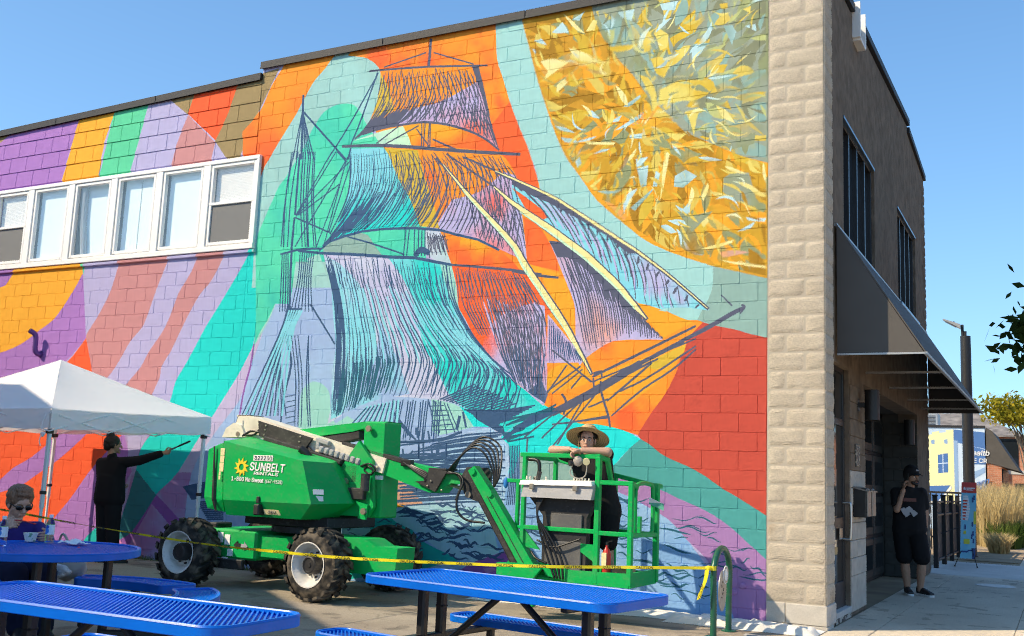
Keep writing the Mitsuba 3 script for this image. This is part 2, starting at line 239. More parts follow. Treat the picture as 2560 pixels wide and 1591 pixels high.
('OR','O',0.5,1,[-4.644,5.627,-4.361,5.6,-3.396,5.425,-3.152,5.112,-3.037,4.567,-2.978,4.229,-2.946,4.001,-3.346,4.188,-3.658,4.343,-3.969,4.423,-4.22,4.506,-4.33,4.802,-4.505,5.218]),
('LL','O',0.8,0,[-4.268,4.584,-4.074,4.886,-3.662,4.954,-3.326,5.182,-3.152,5.112,-3.037,4.567,-2.978,4.229,-2.946,4.001,-3.346,4.188,-3.658,4.343,-3.969,4.423,-4.22,4.506]),
('GO2','RO',0.6,1,[-3.908,4.403,-3.735,4.365,-3.421,4.219,-3.158,4.029,-3.041,3.901,-3.152,3.918,-3.946,4.02]),
('OR','O',0.6,0,[-4.213,4.495,-3.908,4.403,-3.946,4.02,-4.055,4.058]),
('W','GG',0.4,0,[-4.457,4.507,-4.229,4.49,-4.136,4.267,-4.027,4.032,-4.302,4.111,-4.424,4.245]),
('W','LL',0.5,0,[-6.532,4.386,-6.099,4.312,-5.454,4.248,-4.932,4.187,-4.597,4.155,-4.204,4.052,-3.999,3.522,-3.558,3.011,-3.179,2.625,-3.203,1.86,-3.352,1.983,-3.555,2.112,-3.785,2.238,-4.085,2.296,-4.481,2.331,-4.806,2.34,-5.184,2.272,-5.464,2.161,-5.829,1.978,-5.793,2.174,-5.807,2.735,-5.776,2.993,-5.804,3.167,-5.881,3.601,-5.849,3.539,-5.911,3.8,-6.099,4.312]),
('CS','W',0.35,0,[-6.075,4.277,-5.806,4.148,-5.412,3.798,-5.184,3.358,-5.111,2.984,-5.159,2.617,-5.448,2.198,-5.781,2.037,-5.807,2.735,-5.776,2.993,-5.804,3.167,-5.876,3.54,-5.911,3.8]),
('BP','CS',0.7,0,[-5.077,3.342,-4.942,3.1,-4.756,2.82,-4.658,2.586,-4.547,2.382,-4.804,2.341,-5.181,2.272,-5.627,2.089,-5.399,2.452,-5.136,2.784]),
('C','CS',0.75,0,[-5.021,4.193,-4.597,4.155,-4.204,4.052,-4.09,3.753,-4.002,3.574,-3.891,3.477,-3.755,3.243,-3.558,3.011,-3.521,2.946,-3.394,2.799,-3.179,2.625,-2.914,2.434,-2.649,2.234,-3.172,1.899,-3.352,1.983,-3.555,2.112,-3.785,2.238,-3.966,2.372,-4.168,2.69,-4.367,2.989,-4.496,3.298,-4.562,3.546,-4.745,3.871]),
('GG','GG',0,0,[-4.218,4.079,-4.029,4.031,-3.935,3.735,-3.891,3.477,-4.002,3.574,-4.09,3.753]),
('RO','O',0.5,0,[-4.029,4.031,-3.639,3.982,-3.152,3.912,-2.984,3.878,-2.542,3.379,-2.656,3.32,-2.628,2.763,-2.613,2.263,-2.914,2.434,-3.179,2.625,-3.394,2.799,-3.521,2.946,-3.656,3.119,-3.801,3.341,-3.891,3.477,-3.935,3.735]),
('LL','O',0.95,0,[-3.545,2.814,-3.459,3.181,-3.244,3.359,-2.885,3.476,-2.683,3.442,-2.633,2.914,-2.604,2.369,-2.648,2.238,-2.91,2.433,-3.179,2.627,-3.394,2.798]),
('DB','LL',0.5,0,[-2.597,2.369,-2.635,2.269,-2.867,2.407,-2.689,2.546]),
('LL','RO',0.25,0,[-2.636,3.337,-2.627,2.748,-2.172,2.748,-2.245,2.906]),
('LL','OR',0.4,0,[-2.658,4.245,-2.55,4.028,-2.428,3.761,-2.307,3.498,-2.274,3.344,-2.25,2.864,-2.197,2.713,-2.119,2.799,-1.791,2.991,-1.174,2.988,-1.407,3.214,-1.5,3.34,-1.743,3.624,-2.159,4.003]),
('DK','DK',0,0,[-2.658,4.245,-2.536,4.027,-2.409,4.019,-2.239,3.931,-1.876,3.605,-1.605,3.369,-1.5,3.34,-1.743,3.624,-2.159,4.003,-2.472,4.206]),
('CS','LL',0.9,0,[-3.204,5.017,-2.607,4.758,-2.035,4.381,-1.491,4.011,-1.1,3.702,-0.65,3.307,-0.969,3.356,-1.232,3.342,-1.346,3.322,-1.476,3.413,-1.745,3.687,-2.162,4.068,-2.622,4.401,-3.194,4.797]),
('DK','DK',0,0,[-3.207,5.072,-2.608,4.771,-2.035,4.381,-1.491,4.011,-1.622,4.019,-1.895,4.242,-2.315,4.508,-2.692,4.725,-2.899,4.825,-3.204,5.003]),
('RO','DK',0.4,0,[-3.202,4.962,-3.107,4.844,-2.965,4.642,-2.741,4.516,-2.685,4.538,-2.746,4.623,-3.018,4.836]),
('GO2','RO',0.4,0,[-1.516,3.431,-1.335,3.387,-1.207,3.339,-1.396,3.254]),
('GO2','OR',0.7,0,[-1.396,3.248,-1.219,3.327,-1.08,3.28,-0.905,3.213,-0.819,3.186,-1.187,3.005,-1.175,3.016]),
('GO2','PO',0.5,0,[-2.615,2.622,-2.5,2.709,-2.363,2.742,-2.184,2.717,-2.032,2.591,-2.109,2.493,-2.612,2.382]),
('OR','RO',0.6,0,[-2.089,2.691,-1.961,2.875,-1.699,2.968,-1.441,2.999,-1.174,2.992,-1.953,2.615]),
('GO2','OR',0.9,0,[-1.953,2.615,-0.901,2.95,-0.924,2.855,-1.08,2.631,-1.78,2.127,-2.202,2.074,-2.465,2.17,-2.038,2.357]),
('YS','GO2',0.4,0,[-1.258,2.777,-0.912,2.926,-0.935,2.831,-1.23,2.657,-1.357,2.682]),
('GO','GO2',0.8,0,[-3.183,7.788,-3.156,7.181,-3.048,6.816,-2.922,6.391,-2.77,5.965,-2.641,5.632,-2.481,5.296,-2.396,5.175,-2.246,4.974,-2.075,4.734,-1.905,4.567,-1.687,4.379,-1.428,4.168,-1.168,4.027,-0.919,3.922,-0.606,3.807,-0.343,3.733,0.028,3.628,0.015,7.236]),
('GB','GB2',0.8,0,[-2.207,7.484,-2.179,7.141,-2.12,6.952,-1.995,6.681,-1.82,6.437,-1.613,6.192,-1.419,5.899,-1.165,5.614,-0.875,5.359,-0.623,5.191,-0.318,5.058,0.023,4.932,0.015,7.236]),
('GB2','GB',0.8,0,[-0.917,7.106,-0.797,6.807,-0.677,6.356,-0.585,5.995,-0.557,5.737,-0.625,5.205,-0.319,5.058,0.037,4.921,0.029,7.23]),
('PO','GB2',0.8,0,[-0.583,4.569,0.024,4.786,0.028,3.663,-0.606,3.807]),
('LE','YS',1,0,[-1.484,6.462,-1.502,6.666,-1.436,6.735,-1.394,6.648,-1.417,6.478]),
('LE','YS',1,0,[-1.284,6.456,-1.354,6.654,-1.303,6.738,-1.182,6.638,-1.192,6.481]),
('LE','YS',1,0,[-1.401,6.369,-1.282,6.377,-1.149,6.276,-1.224,6.104,-1.317,6.171]),
('LE','YS',1,0,[-1.213,6.221,-1.125,6.351,-0.997,6.461,-0.907,6.459,-0.944,6.387,-1.071,6.264]),
('LE','YS',1,0,[-1.544,6.193,-1.423,6.134,-1.326,5.949,-1.296,5.775,-1.36,5.706,-1.391,5.893]),
('LE','YS',1,0,[-1.296,5.775,-1.274,5.968,-1.016,6.047,-0.634,5.977,-0.583,5.842,-1.011,5.788]),
('GB','GB2',1,0,[-0.912,5.954,-0.785,5.961,-0.658,5.84,-0.86,5.908]),
('GB2','GB',1,0,[-1.168,5.901,-1.013,5.917,-1.038,5.869,-1.154,5.873]),
('LE','YS',1,0,[-1.167,5.862,-0.962,5.923,-0.683,5.831,-0.883,5.77]),
('LE','YS',1,0,[-0.637,6.17,-0.463,6.155,-0.511,6.061,-0.661,6.071]),
('LB','GR',1,0,[-0.893,6.405,-0.716,6.427,-0.815,6.314,-0.891,6.287]),
('LE','YS',1,0,[-1.966,6.609,-1.554,6.581,-1.688,6.523,-1.894,6.543]),
('LB','GR',1,0,[-1.839,7.038,-1.619,7.038,-1.656,6.895,-1.782,6.959]),
('LB','GR',1,0,[-2.045,6.924,-1.865,6.96,-1.888,6.814,-2.043,6.855]),
('LB','GR',1,0,[-1.296,7.045,-1.072,7.043,-1.109,6.93,-1.268,6.959]),
('LE','YS',1,0,[-2.459,6.539,-2.422,6.699,-2.273,6.536,-2.07,6.368,-1.983,6.273,-2.009,6.223,-2.122,6.24,-2.241,6.422]),
('CR','LE',1,0,[-2.871,6.577,-2.708,6.579,-2.472,6.499,-2.614,6.425,-2.83,6.305,-2.761,6.42]),
('CR','LE',1,0,[-2.632,6.123,-2.621,6.232,-2.537,6.289,-2.477,6.238,-2.561,6.168]),
('CR','LE',1,0,[-2.584,7.161,-2.463,7.054,-2.254,6.823,-2.401,6.918]),
('LB','GR',1,0,[-2.722,6.932,-2.58,7.047,-2.486,6.891,-2.647,6.905]),
('CR','LE',1,0,[-2.255,6.864,-2.16,7.0,-2.103,6.976,-2.142,6.858]),
('LB','GR',1,0,[-2.449,7.052,-2.279,7.132,-2.347,7.019]),
('LB','GR',1,0,[-2.972,6.862,-2.868,6.872,-2.79,6.774,-2.896,6.82]),
('LB','GR',1,0,[-2.221,5.848,-2.136,5.823,-2.035,5.716,-2.134,5.742]),
('LB','GR',1,0,[-1.95,5.639,-1.748,5.718,-1.786,5.644]),
('LB','GR',1,0,[-1.838,5.532,-1.638,5.638,-1.466,5.72,-1.531,5.637,-1.716,5.556]),
('LB','GR',1,0,[-1.737,5.823,-1.525,5.938,-1.511,5.91,-1.656,5.811]),
('LB','GR',1,0,[-2.551,5.539,-2.35,5.488,-2.334,5.446,-2.492,5.471]),
('LB','GR',1,0,[-2.644,5.7,-2.498,5.655,-2.353,5.569,-2.526,5.617]),
('CR','LE',1,0,[-2.222,5.446,-1.82,5.385,-1.846,5.361,-2.179,5.407]),
('PO','GO',1,0,[-1.669,5.315,-1.525,5.402,-1.352,5.342,-1.336,5.224,-1.586,5.188]),
('LB','GR',1,0,[-1.646,5.455,-1.46,5.459,-1.419,5.389,-1.632,5.414]),
('GB','GB2',1,0,[-1.136,5.586,-0.982,5.578,-0.891,5.465,-0.902,5.352,-1.057,5.511]),
('LE','YS',1,0,[-0.958,5.652,-0.781,5.679,-0.829,5.508,-0.851,5.333,-0.891,5.49]),
('CR','LE',1,0,[-0.594,5.679,-0.482,5.614,-0.37,5.436,-0.518,5.53]),
('LE','YS',1,0,[-1.211,5.428,-0.94,5.382,-1.054,5.306]),
('CR','LE',1,0,[-2.479,6.681,-2.275,6.592,-2.016,6.427,-1.849,6.4,-2.1,6.427,-2.387,6.527]),
('GB','GB2',1,0,[-0.515,5.242,-0.26,5.261,-0.141,5.308,-0.152,5.174,-0.428,5.132]),
('LB','GR',1,0,[-0.517,6.626,-0.418,6.621,-0.368,6.535,-0.416,6.377]),
('LB','GR',1,0,[-0.27,6.582,-0.149,6.586,-0.136,6.495]),
('CR','LE',1,0,[-0.67,6.849,-0.569,6.791,-0.444,6.781,-0.544,6.747]),
('LE','YS',1,0,[-0.296,6.792,-0.199,6.813,-0.21,6.725]),
('LE','YS',1,0,[-0.57,6.908,-0.47,6.903,-0.47,6.838,-0.545,6.838]),
('LB','GR',1,0,[-1.559,5.151,-1.4,5.159,-1.49,5.066,-1.543,5.046]),
('LB','GR',1,0,[-1.542,5.033,-1.398,5.056,-1.419,4.815,-1.484,4.796]),
('LB','GR',1,0,[-1.34,4.794,-1.305,4.982,-1.252,4.938,-1.288,4.789]),
('LB','GR',1,0,[-1.072,4.894,-0.946,4.957,-0.806,4.867,-0.968,4.746,-1.082,4.769]),
('LB','GR',1,0,[-2.34,5.21,-2.285,5.258,-2.255,5.175,-2.309,5.127]),
('CR','LE',1,0,[-2.265,5.069,-2.043,5.059,-2.056,5.034,-2.25,5.041]),
('LB','GR',1,0,[-2.048,4.811,-1.776,4.785,-1.63,4.81,-1.883,4.756]),
('PO','GO',1,0,[-2.063,5.259,-1.898,5.254,-1.874,4.898,-1.985,4.962]),
('LB','GR',1,0,[-1.61,4.564,-1.327,4.78,-1.352,4.732,-1.556,4.521]),
('LB','GR',1,0,[-1.065,4.554,-0.963,4.496,-0.877,4.587,-0.887,4.427,-0.988,4.46]),
('CR','LE',1,0,[-0.753,4.626,-0.681,4.78,-0.668,4.717,-0.728,4.561]),
('CR','LE',1,0,[-1.216,5.049,-1.18,5.198,-1.141,5.168,-1.198,4.819,-1.245,4.608]),
('LB','GR',1,0,[-1.252,4.32,-1.15,4.324,-1.034,4.228,-1.11,4.221]),
('LB','GR',1,0,[-1.151,4.374,-0.999,4.374,-0.86,4.301,-1.01,4.301]),
('LB','GR',1,0,[-0.242,4.337,-0.019,4.306,-0.03,4.271,-0.206,4.298]),
('LB','GR',1,0,[-0.347,4.176,-0.135,4.28,-0.182,4.212]),
('CR','LE',1,0,[-0.757,4.012,-0.37,4.094,-0.394,4.059,-0.634,4.003]),
('PE','GO2',1,0,[-1.949,4.685,-1.825,4.622,-1.634,4.477,-1.686,4.417]),
('PE','GO2',1,0,[-0.549,3.961,-0.369,3.974,-0.192,3.938,-0.488,3.897]),
('GB2','GB',1,0,[-0.498,4.811,-0.377,4.872,-0.21,4.843,-0.101,4.433,-0.374,4.542,-0.508,4.652]),
('CR','LE',1,0,[-0.536,3.876,-0.016,3.773,-0.016,3.75,-0.368,3.818]),
('LE','YS',1,0,[-1.117,4.584,-1.037,4.377,-0.918,4.047,-0.829,3.919,-0.957,4.148]),
('CR','LE',1,0,[-0.761,4.33,-0.701,4.448,-0.663,4.322,-0.723,4.254]),
('GB2','GB',1,0,[-1.039,4.477,-0.862,4.412,-0.615,4.441,-0.859,4.215]),
]
STROKES=[
('DK',0.0544,[-4.536,7.156,-4.544,6.769]),
('DK',0.0300,[-5.528,6.849,-5.358,6.838,-4.603,6.769,-3.637,6.638]),
('DK',0.0197,[-5.281,6.869,-4.599,6.972]),
('DK',0.0181,[-4.481,6.952,-3.845,6.688]),
('DK',0.0480,[-5.906,5.812,-5.428,5.771,-4.921,5.701,-4.363,5.597,-3.717,5.483,-3.1,5.382]),
('DK',0.0242,[-5.565,5.943,-5.234,5.992,-4.89,6.0,-4.553,5.991,-4.219,5.915,-3.891,5.794,-3.648,5.665,-3.407,5.475]),
('DK',0.0165,[-4.603,5.986,-4.589,5.655]),
('DK',0.0181,[-4.552,5.979,-4.556,5.651]),
('DK',0.0181,[-4.485,5.971,-4.489,5.644]),
('DK',0.0181,[-4.469,5.969,-4.456,5.64]),
('DK',0.0165,[-4.682,5.915,-4.464,5.641]),
('DK',0.0197,[-4.651,5.955,-5.191,5.755]),
('DK',0.0197,[-4.983,5.983,-5.324,5.786]),
('DK',0.0302,[-4.421,5.737,-4.036,5.548]),
('DB',0.0274,[-6.173,4.354,-6.001,4.469,-5.737,4.531,-5.475,4.57,-5.13,4.58,-4.624,4.553,-4.214,4.493,-3.971,4.415,-3.655,4.33,-3.342,4.172]),
('DB',0.0423,[-6.546,4.379,-6.097,4.312,-5.45,4.248,-4.932,4.183,-4.598,4.153,-4.268,4.078,-4.027,4.028]),
('DK',0.0332,[-4.027,4.028,-3.636,3.977,-3.152,3.909,-2.74,3.83]),
('DK',0.0250,[-3.151,3.893,-2.77,3.818,-2.512,3.778]),
('DB',0.0237,[-6.866,4.347,-6.51,4.392,-6.139,4.382]),
('DB',0.0180,[-5.719,4.522,-5.252,4.379,-4.767,4.211]),
('DB',0.0459,[-6.663,6.67,-6.613,5.704]),
('DB',0.0456,[-6.649,5.792,-6.651,4.896]),
('DB',0.0391,[-6.658,4.866,-6.66,4.288,-6.615,3.519]),
('DB',0.0299,[-6.649,3.632,-6.644,3.187,-6.515,2.803,-6.615,2.31,-6.622,1.993]),
('DB',0.0195,[-6.659,6.416,-6.767,5.721]),
('DB',0.0195,[-6.649,6.414,-6.536,5.696]),
('DB',0.0197,[-6.637,6.381,-6.441,5.685]),
('DB',0.0209,[-6.635,6.365,-6.384,5.679]),
('DB',0.0209,[-6.656,6.384,-6.709,5.715]),
('DB',0.0197,[-6.656,6.384,-6.479,5.69]),
('DB',0.0262,[-6.64,6.413,-5.826,5.617]),
('DB',0.0195,[-5.365,6.805,-5.779,6.144,-6.14,5.652]),
('DB',0.0197,[-5.383,6.808,-5.616,6.139,-5.753,5.821]),
('DB',0.0195,[-5.374,6.807,-5.691,5.951]),
('DB',0.0261,[-5.749,5.775,-5.79,5.61]),
('DB',0.0171,[-6.759,5.836,-6.847,5.144,-6.857,4.453]),
('DB',0.0169,[-6.788,5.839,-6.842,5.143,-6.818,4.45]),
('DB',0.0169,[-6.681,5.827,-6.75,5.135,-6.741,4.445]),
('DB',0.0181,[-6.585,5.816,-6.568,5.119,-6.476,4.427]),
('DB',0.0169,[-6.546,5.811,-6.52,5.114,-6.42,4.423]),
('DB',0.0171,[-6.489,5.805,-6.473,5.11,-6.382,4.421]),
('DB',0.0169,[-6.451,5.8,-6.445,5.107,-6.364,4.419]),
('DB',0.0171,[-6.403,5.795,-6.374,5.101,-6.27,4.413]),
('DB',0.0169,[-6.375,5.792,-6.341,5.098,-6.233,4.41]),
('DB',0.0195,[-6.075,5.757,-6.632,4.894]),
('DB',0.0194,[-6.001,5.749,-6.613,4.893]),
('DB',0.0177,[-5.751,5.584,-6.631,4.879]),
('DB',0.0177,[-5.889,5.282,-6.594,4.891]),
('DB',0.0195,[-5.76,5.691,-6.608,4.436]),
('DB',0.0179,[-5.823,5.577,-6.105,4.402]),
('DB',0.0197,[-5.732,5.567,-6.031,4.605]),
('DB',0.0179,[-5.89,5.297,-6.248,4.366]),
('DB',0.0210,[-6.648,4.865,-6.012,4.596]),
('DB',0.0195,[-5.982,5.747,-5.805,5.575]),
('DB',0.0195,[-5.763,5.722,-5.726,5.266,-5.807,4.945,-6.01,4.574]),
('DB',0.0154,[-6.507,4.354,-6.509,3.979,-6.596,3.518]),
('DB',0.0171,[-6.465,4.351,-6.472,3.977,-6.533,3.516]),
('DB',0.0155,[-6.424,4.348,-6.434,3.975,-6.469,3.513]),
('DB',0.0169,[-6.383,4.345,-6.397,3.973,-6.406,3.511]),
('DB',0.0154,[-6.342,4.343,-6.36,3.971,-6.343,3.508]),
('DB',0.0168,[-6.301,4.34,-6.323,3.969,-6.281,3.506]),
('DB',0.0155,[-6.26,4.337,-6.286,3.967,-6.218,3.504]),
('DB',0.0154,[-6.828,4.36,-6.805,3.919,-6.795,3.525]),
('DB',0.0170,[-6.794,4.357,-6.763,3.917,-6.747,3.524]),
('DB',0.0181,[-6.759,4.355,-6.721,3.915,-6.7,3.522]),
('DB',0.0181,[-6.725,4.353,-6.679,3.913,-6.653,3.52]),
('DB',0.0204,[-6.662,3.573,-6.776,3.191,-7.331,2.072]),
('DB',0.0224,[-6.64,3.573,-6.761,3.176,-7.258,2.073]),
('DB',0.0223,[-6.617,3.572,-6.747,3.161,-7.185,2.073]),
('DB',0.0189,[-6.595,3.571,-6.737,3.145,-7.112,2.074]),
('DB',0.0209,[-6.572,3.57,-6.728,3.13,-7.039,2.075]),
('DB',0.0189,[-6.55,3.569,-6.722,3.115,-6.967,2.076]),
('DB',0.0209,[-6.527,3.568,-6.718,3.101,-6.895,2.076]),
('DB',0.0191,[-6.505,3.567,-6.716,3.086,-6.824,2.077]),
('DB',0.0209,[-6.482,3.566,-6.716,3.071,-6.753,2.078]),
('DB',0.0208,[-6.46,3.565,-6.719,3.056,-6.682,2.078]),
('DB',0.0191,[-6.438,3.565,-6.724,3.042,-6.612,2.079]),
('DB',0.0207,[-6.416,3.564,-6.731,3.027,-6.541,2.08]),
('CS',0.0324,[-6.622,3.542,-6.754,3.161,-7.273,2.073]),
('CS',0.0296,[-6.577,3.54,-6.713,3.16,-7.139,2.074]),
('CS',0.0324,[-6.532,3.539,-6.671,3.159,-7.005,2.075]),
('CS',0.0326,[-6.487,3.537,-6.63,3.157,-6.873,2.077]),
('CS',0.0296,[-6.443,3.535,-6.589,3.156,-6.742,2.078]),
('CS',0.0296,[-6.398,3.533,-6.548,3.155,-6.612,2.079]),
('DB',0.0142,[-6.551,3.185,-6.422,2.599,-6.378,1.939]),
('DB',0.0168,[-6.495,3.183,-6.367,2.599,-6.323,1.94]),
('DB',0.0156,[-6.439,3.182,-6.312,2.598,-6.269,1.94]),
('DB',0.0168,[-6.255,3.177,-6.239,2.598,-6.143,1.942]),
('DB',0.0168,[-6.255,3.177,-6.203,2.597,-6.108,1.943]),
('DB',0.0237,[-6.237,3.586,-5.795,3.05]),
('DB',0.0195,[-6.272,3.611,-6.171,3.502]),
('DB',0.0130,[-6.581,2.339,-6.4,2.368]),
('DB',0.0130,[-6.559,2.267,-6.393,2.296]),
('DB',0.0131,[-6.567,2.195,-6.386,2.225]),
('DB',0.0110,[-6.546,2.123,-6.38,2.153]),
('DB',0.0119,[-6.553,2.051,-6.373,2.082]),
('DB',0.0119,[-6.532,1.98,-6.366,2.01]),
('PU',0.0319,[-7.215,3.082,-7.249,2.754,-7.324,2.457,-7.37,2.072]),
('DB',0.0181,[-4.756,4.544,-4.774,4.19]),
('DB',0.0166,[-4.706,4.541,-4.723,4.187]),
('DB',0.0164,[-4.623,4.534,-4.607,4.179]),
('DB',0.0181,[-4.557,4.529,-4.542,4.175]),
('DB',0.0166,[-4.507,4.525,-4.492,4.172]),
('DB',0.0182,[-4.458,4.522,-4.443,4.169]),
('DK',0.0146,[-4.423,4.484,-4.369,4.143]),
('DK',0.0145,[-4.4,4.43,-4.351,4.216]),
('DK',0.0131,[-4.383,4.461,-4.326,4.177]),
('DK',0.0133,[-4.36,4.407,-4.308,4.249]),
('DK',0.0132,[-4.342,4.438,-4.283,4.21]),
('DK',0.0145,[-4.325,4.469,-4.258,4.171]),
('DK',0.0131,[-4.302,4.416,-4.24,4.243]),
('DK',0.0133,[-4.285,4.447,-4.215,4.204]),
('DK',0.0145,[-4.262,4.393,-4.19,4.165]),
('DK',0.0131,[-4.245,4.424,-4.172,4.237]),
('DK',0.0131,[-4.227,4.455,-4.148,4.198]),
('DK',0.0131,[-4.205,4.401,-4.123,4.159]),
('DK',0.0145,[-4.187,4.432,-4.105,4.232]),
('DK',0.0131,[-4.17,4.463,-4.081,4.193]),
('DK',0.0145,[-4.378,4.284,-4.29,4.432]),
('DK',0.0133,[-4.348,4.322,-4.262,4.386]),
('DK',0.0145,[-4.318,4.361,-4.238,4.425]),
('DK',0.0131,[-4.288,4.399,-4.21,4.379]),
('DK',0.0157,[-4.251,4.311,-4.187,4.418]),
('DK',0.0143,[-4.221,4.35,-4.158,4.373]),
('DK',0.0145,[-4.191,4.388,-4.135,4.412]),
('DK',0.0131,[-4.154,4.3,-4.107,4.366]),
('DB',0.0846,[-4.599,4.179,-4.506,4.257,-4.372,4.199]),
('DK',0.0243,[-4.355,5.475,-4.131,5.25,-3.741,4.791]),
('DK',0.0221,[-4.195,5.514,-3.46,5.001]),
('DK',0.0242,[-3.935,5.442,-3.455,5.208]),
('DK',0.1000,[-2.533,2.151,-2.052,2.382,-1.435,2.731]),
('DK',0.0626,[-1.46,2.72,-0.938,2.974]),
('DK',0.0505,[-0.977,2.965,-0.679,3.105,-0.383,3.265,-0.255,3.322]),
('DK',0.0182,[-0.282,3.359,-0.246,3.331,-0.299,3.257]),
('DK',0.0250,[-2.032,2.579,-1.501,2.817,-0.795,3.138]),
('DK',0.0179,[-2.03,2.517,-0.793,2.995]),
('DK',0.0200,[-1.895,2.455,-1.433,2.683,-1.233,2.777]),
('DK',0.0200,[-1.837,2.297,-1.495,2.575,-1.307,2.73]),
('DK',0.0179,[-1.748,2.382,-1.354,2.562,-0.791,2.912]),
('DK',0.0179,[-1.78,2.127,-1.427,2.418,-1.056,2.655,-0.791,2.876]),
('DK',0.0224,[-1.924,2.529,-1.906,2.382,-1.82,2.139,-1.789,1.994]),
('DK',0.0221,[-2.018,2.567,-2.007,2.443]),
('DK',0.0450,[-2.019,2.616,-1.914,2.64]),
('DK',0.0202,[-1.914,2.64,-1.911,2.566]),
('DK',0.0300,[-2.418,2.382,-2.36,2.295,-2.381,2.134]),
('DK',0.0179,[-2.577,2.913,-2.03,2.517]),
('DK',0.0179,[-2.363,2.757,-2.043,2.517]),
('DK',0.0151,[-0.511,3.476,-0.388,3.35]),
('DK',0.0200,[-2.612,2.382,-2.362,2.719]),
('DK',0.0200,[-2.613,2.407,-2.184,2.705]),
('DK',0.0179,[-2.542,2.382,-2.156,2.667]),
('DK',0.0199,[-2.297,2.444,-2.166,2.593]),
('DK',0.0200,[-2.118,2.345,-2.45,1.787]),
('DK',0.0200,[-1.998,2.357,-2.57,1.698]),
('DK',0.0202,[-2.073,2.222,-1.825,2.321]),
('DK',0.0200,[-1.806,2.127,-2.364,2.035]),
('DK',0.0179,[-1.806,2.109,-2.528,2.02]),
('DK',0.0200,[-2.66,1.857,-2.209,2.258]),
('DK',0.0219,[-2.849,1.691,-2.843,1.866]),
('DK',0.0200,[-2.492,2.158,-2.885,1.865]),
('DT',0.0201,[-3.238,2.036,-2.549,2.194]),
('DT',0.0224,[-3.207,2.051,-2.582,2.187]),
('DT',0.0249,[-3.175,2.065,-2.531,2.18]),
('DT',0.0224,[-3.141,2.003,-2.564,2.172]),
('DT',0.0225,[-3.109,2.018,-2.517,2.225]),
('DT',0.0249,[-3.078,2.032,-2.55,2.217]),
('DT',0.0225,[-3.044,1.97,-2.499,2.21]),
('DT',0.0246,[-3.013,1.985,-2.532,2.202]),
('DT',0.0225,[-2.982,1.999,-2.485,2.255]),
('DT',0.0203,[-2.948,1.938,-3.188,1.897]),
('DT',0.0249,[-2.917,1.952,-3.175,1.882]),
('DT',0.0225,[-2.887,1.966,-3.163,1.867]),
('DT',0.0225,[-2.853,1.906,-3.151,1.852]),
('DT',0.0225,[-2.822,1.92,-3.138,1.837]),
('DT',0.0203,[-2.792,1.934,-3.126,1.822]),
('DT',0.0225,[-2.758,1.874,-3.114,1.807]),
('DB',0.0170,[-3.171,1.847,-2.811,2.117]),
('DB',0.0170,[-3.164,1.838,-2.794,2.12]),
('DB',0.0186,[-3.158,1.829,-2.778,2.122]),
('DB',0.0154,[-3.154,1.858,-2.761,2.125]),
('DB',0.0170,[-3.148,1.85,-2.744,2.128]),
('DB',0.0170,[-3.141,1.841,-2.727,2.13]),
('DB',0.0152,[-3.137,1.87,-2.711,2.133]),
('DB',0.0154,[-3.131,1.861,-2.694,2.136]),
('DB',0.0154,[-3.125,1.853,-2.677,2.138]),
('DB',0.0167,[-3.12,1.882,-2.661,2.141]),
('DB',0.0152,[-3.114,1.873,-2.644,2.144]),
('DB',0.0167,[-3.108,1.864,-2.627,2.146]),
('DB',0.0170,[-3.104,1.893,-2.611,2.149]),
('DB',0.0186,[-3.097,1.885,-2.594,2.152]),
('DB',0.0152,[-3.091,1.876,-2.578,2.154]),
('DB',0.0188,[-3.087,1.905,-2.561,2.157]),
('DB',0.0170,[-3.081,1.896,-2.544,2.16]),
('DB',0.0186,[-3.074,1.888,-2.528,2.162]),
('DB',0.0170,[-3.07,1.917,-2.511,2.165]),
('DB',0.0170,[-3.064,1.908,-2.495,2.167]),
('DB',0.0170,[-3.058,1.899,-2.479,2.17]),
('DB',0.0170,[-3.053,1.928,-2.462,2.173]),
('DB',0.0161,[-3.737,2.186,-3.245,2.177,-2.76,2.243]),
('DB',0.0180,[-3.702,2.169,-3.253,2.164,-2.802,2.223]),
('DB',0.0180,[-3.668,2.153,-3.261,2.151,-2.843,2.202]),
('DB',0.0180,[-3.634,2.136,-3.269,2.138,-2.885,2.182]),
('DB',0.0180,[-3.6,2.12,-3.278,2.125,-2.927,2.161]),
('DB',0.0180,[-3.566,2.103,-3.286,2.112,-2.969,2.141]),
('DB',0.0180,[-3.533,2.087,-3.294,2.099,-3.011,2.12]),
('DB',0.0163,[-3.499,2.07,-3.302,2.087,-3.053,2.099]),
('DB',0.0180,[-3.465,2.054,-3.31,2.074,-3.095,2.079]),
('DB',0.0180,[-3.432,2.038,-3.318,2.061,-3.137,2.058]),
('DB',0.0161,[-3.399,2.021,-3.326,2.048,-3.18,2.037]),
('DB',0.0180,[-3.365,2.005,-3.335,2.035,-3.222,2.016]),
('DB',0.0160,[-3.63,2.174,-3.535,2.071,-3.203,1.909]),
('DB',0.0177,[-3.584,2.153,-3.495,2.06,-3.198,1.909]),
('DB',0.0160,[-3.538,2.133,-3.456,2.049,-3.194,1.91]),
('DB',0.0177,[-3.492,2.113,-3.417,2.038,-3.19,1.91]),
('DB',0.0160,[-3.447,2.093,-3.378,2.027,-3.185,1.91]),
('DB',0.0175,[-3.401,2.073,-3.339,2.016,-3.181,1.91]),
('DB',0.0177,[-3.356,2.053,-3.301,2.005,-3.177,1.91]),
('DB',0.0160,[-3.311,2.033,-3.262,1.994,-3.172,1.91]),
('DB',0.0145,[-3.266,2.013,-3.224,1.983,-3.168,1.91]),
('DB',0.0143,[-3.221,1.993,-3.185,1.972,-3.164,1.91]),
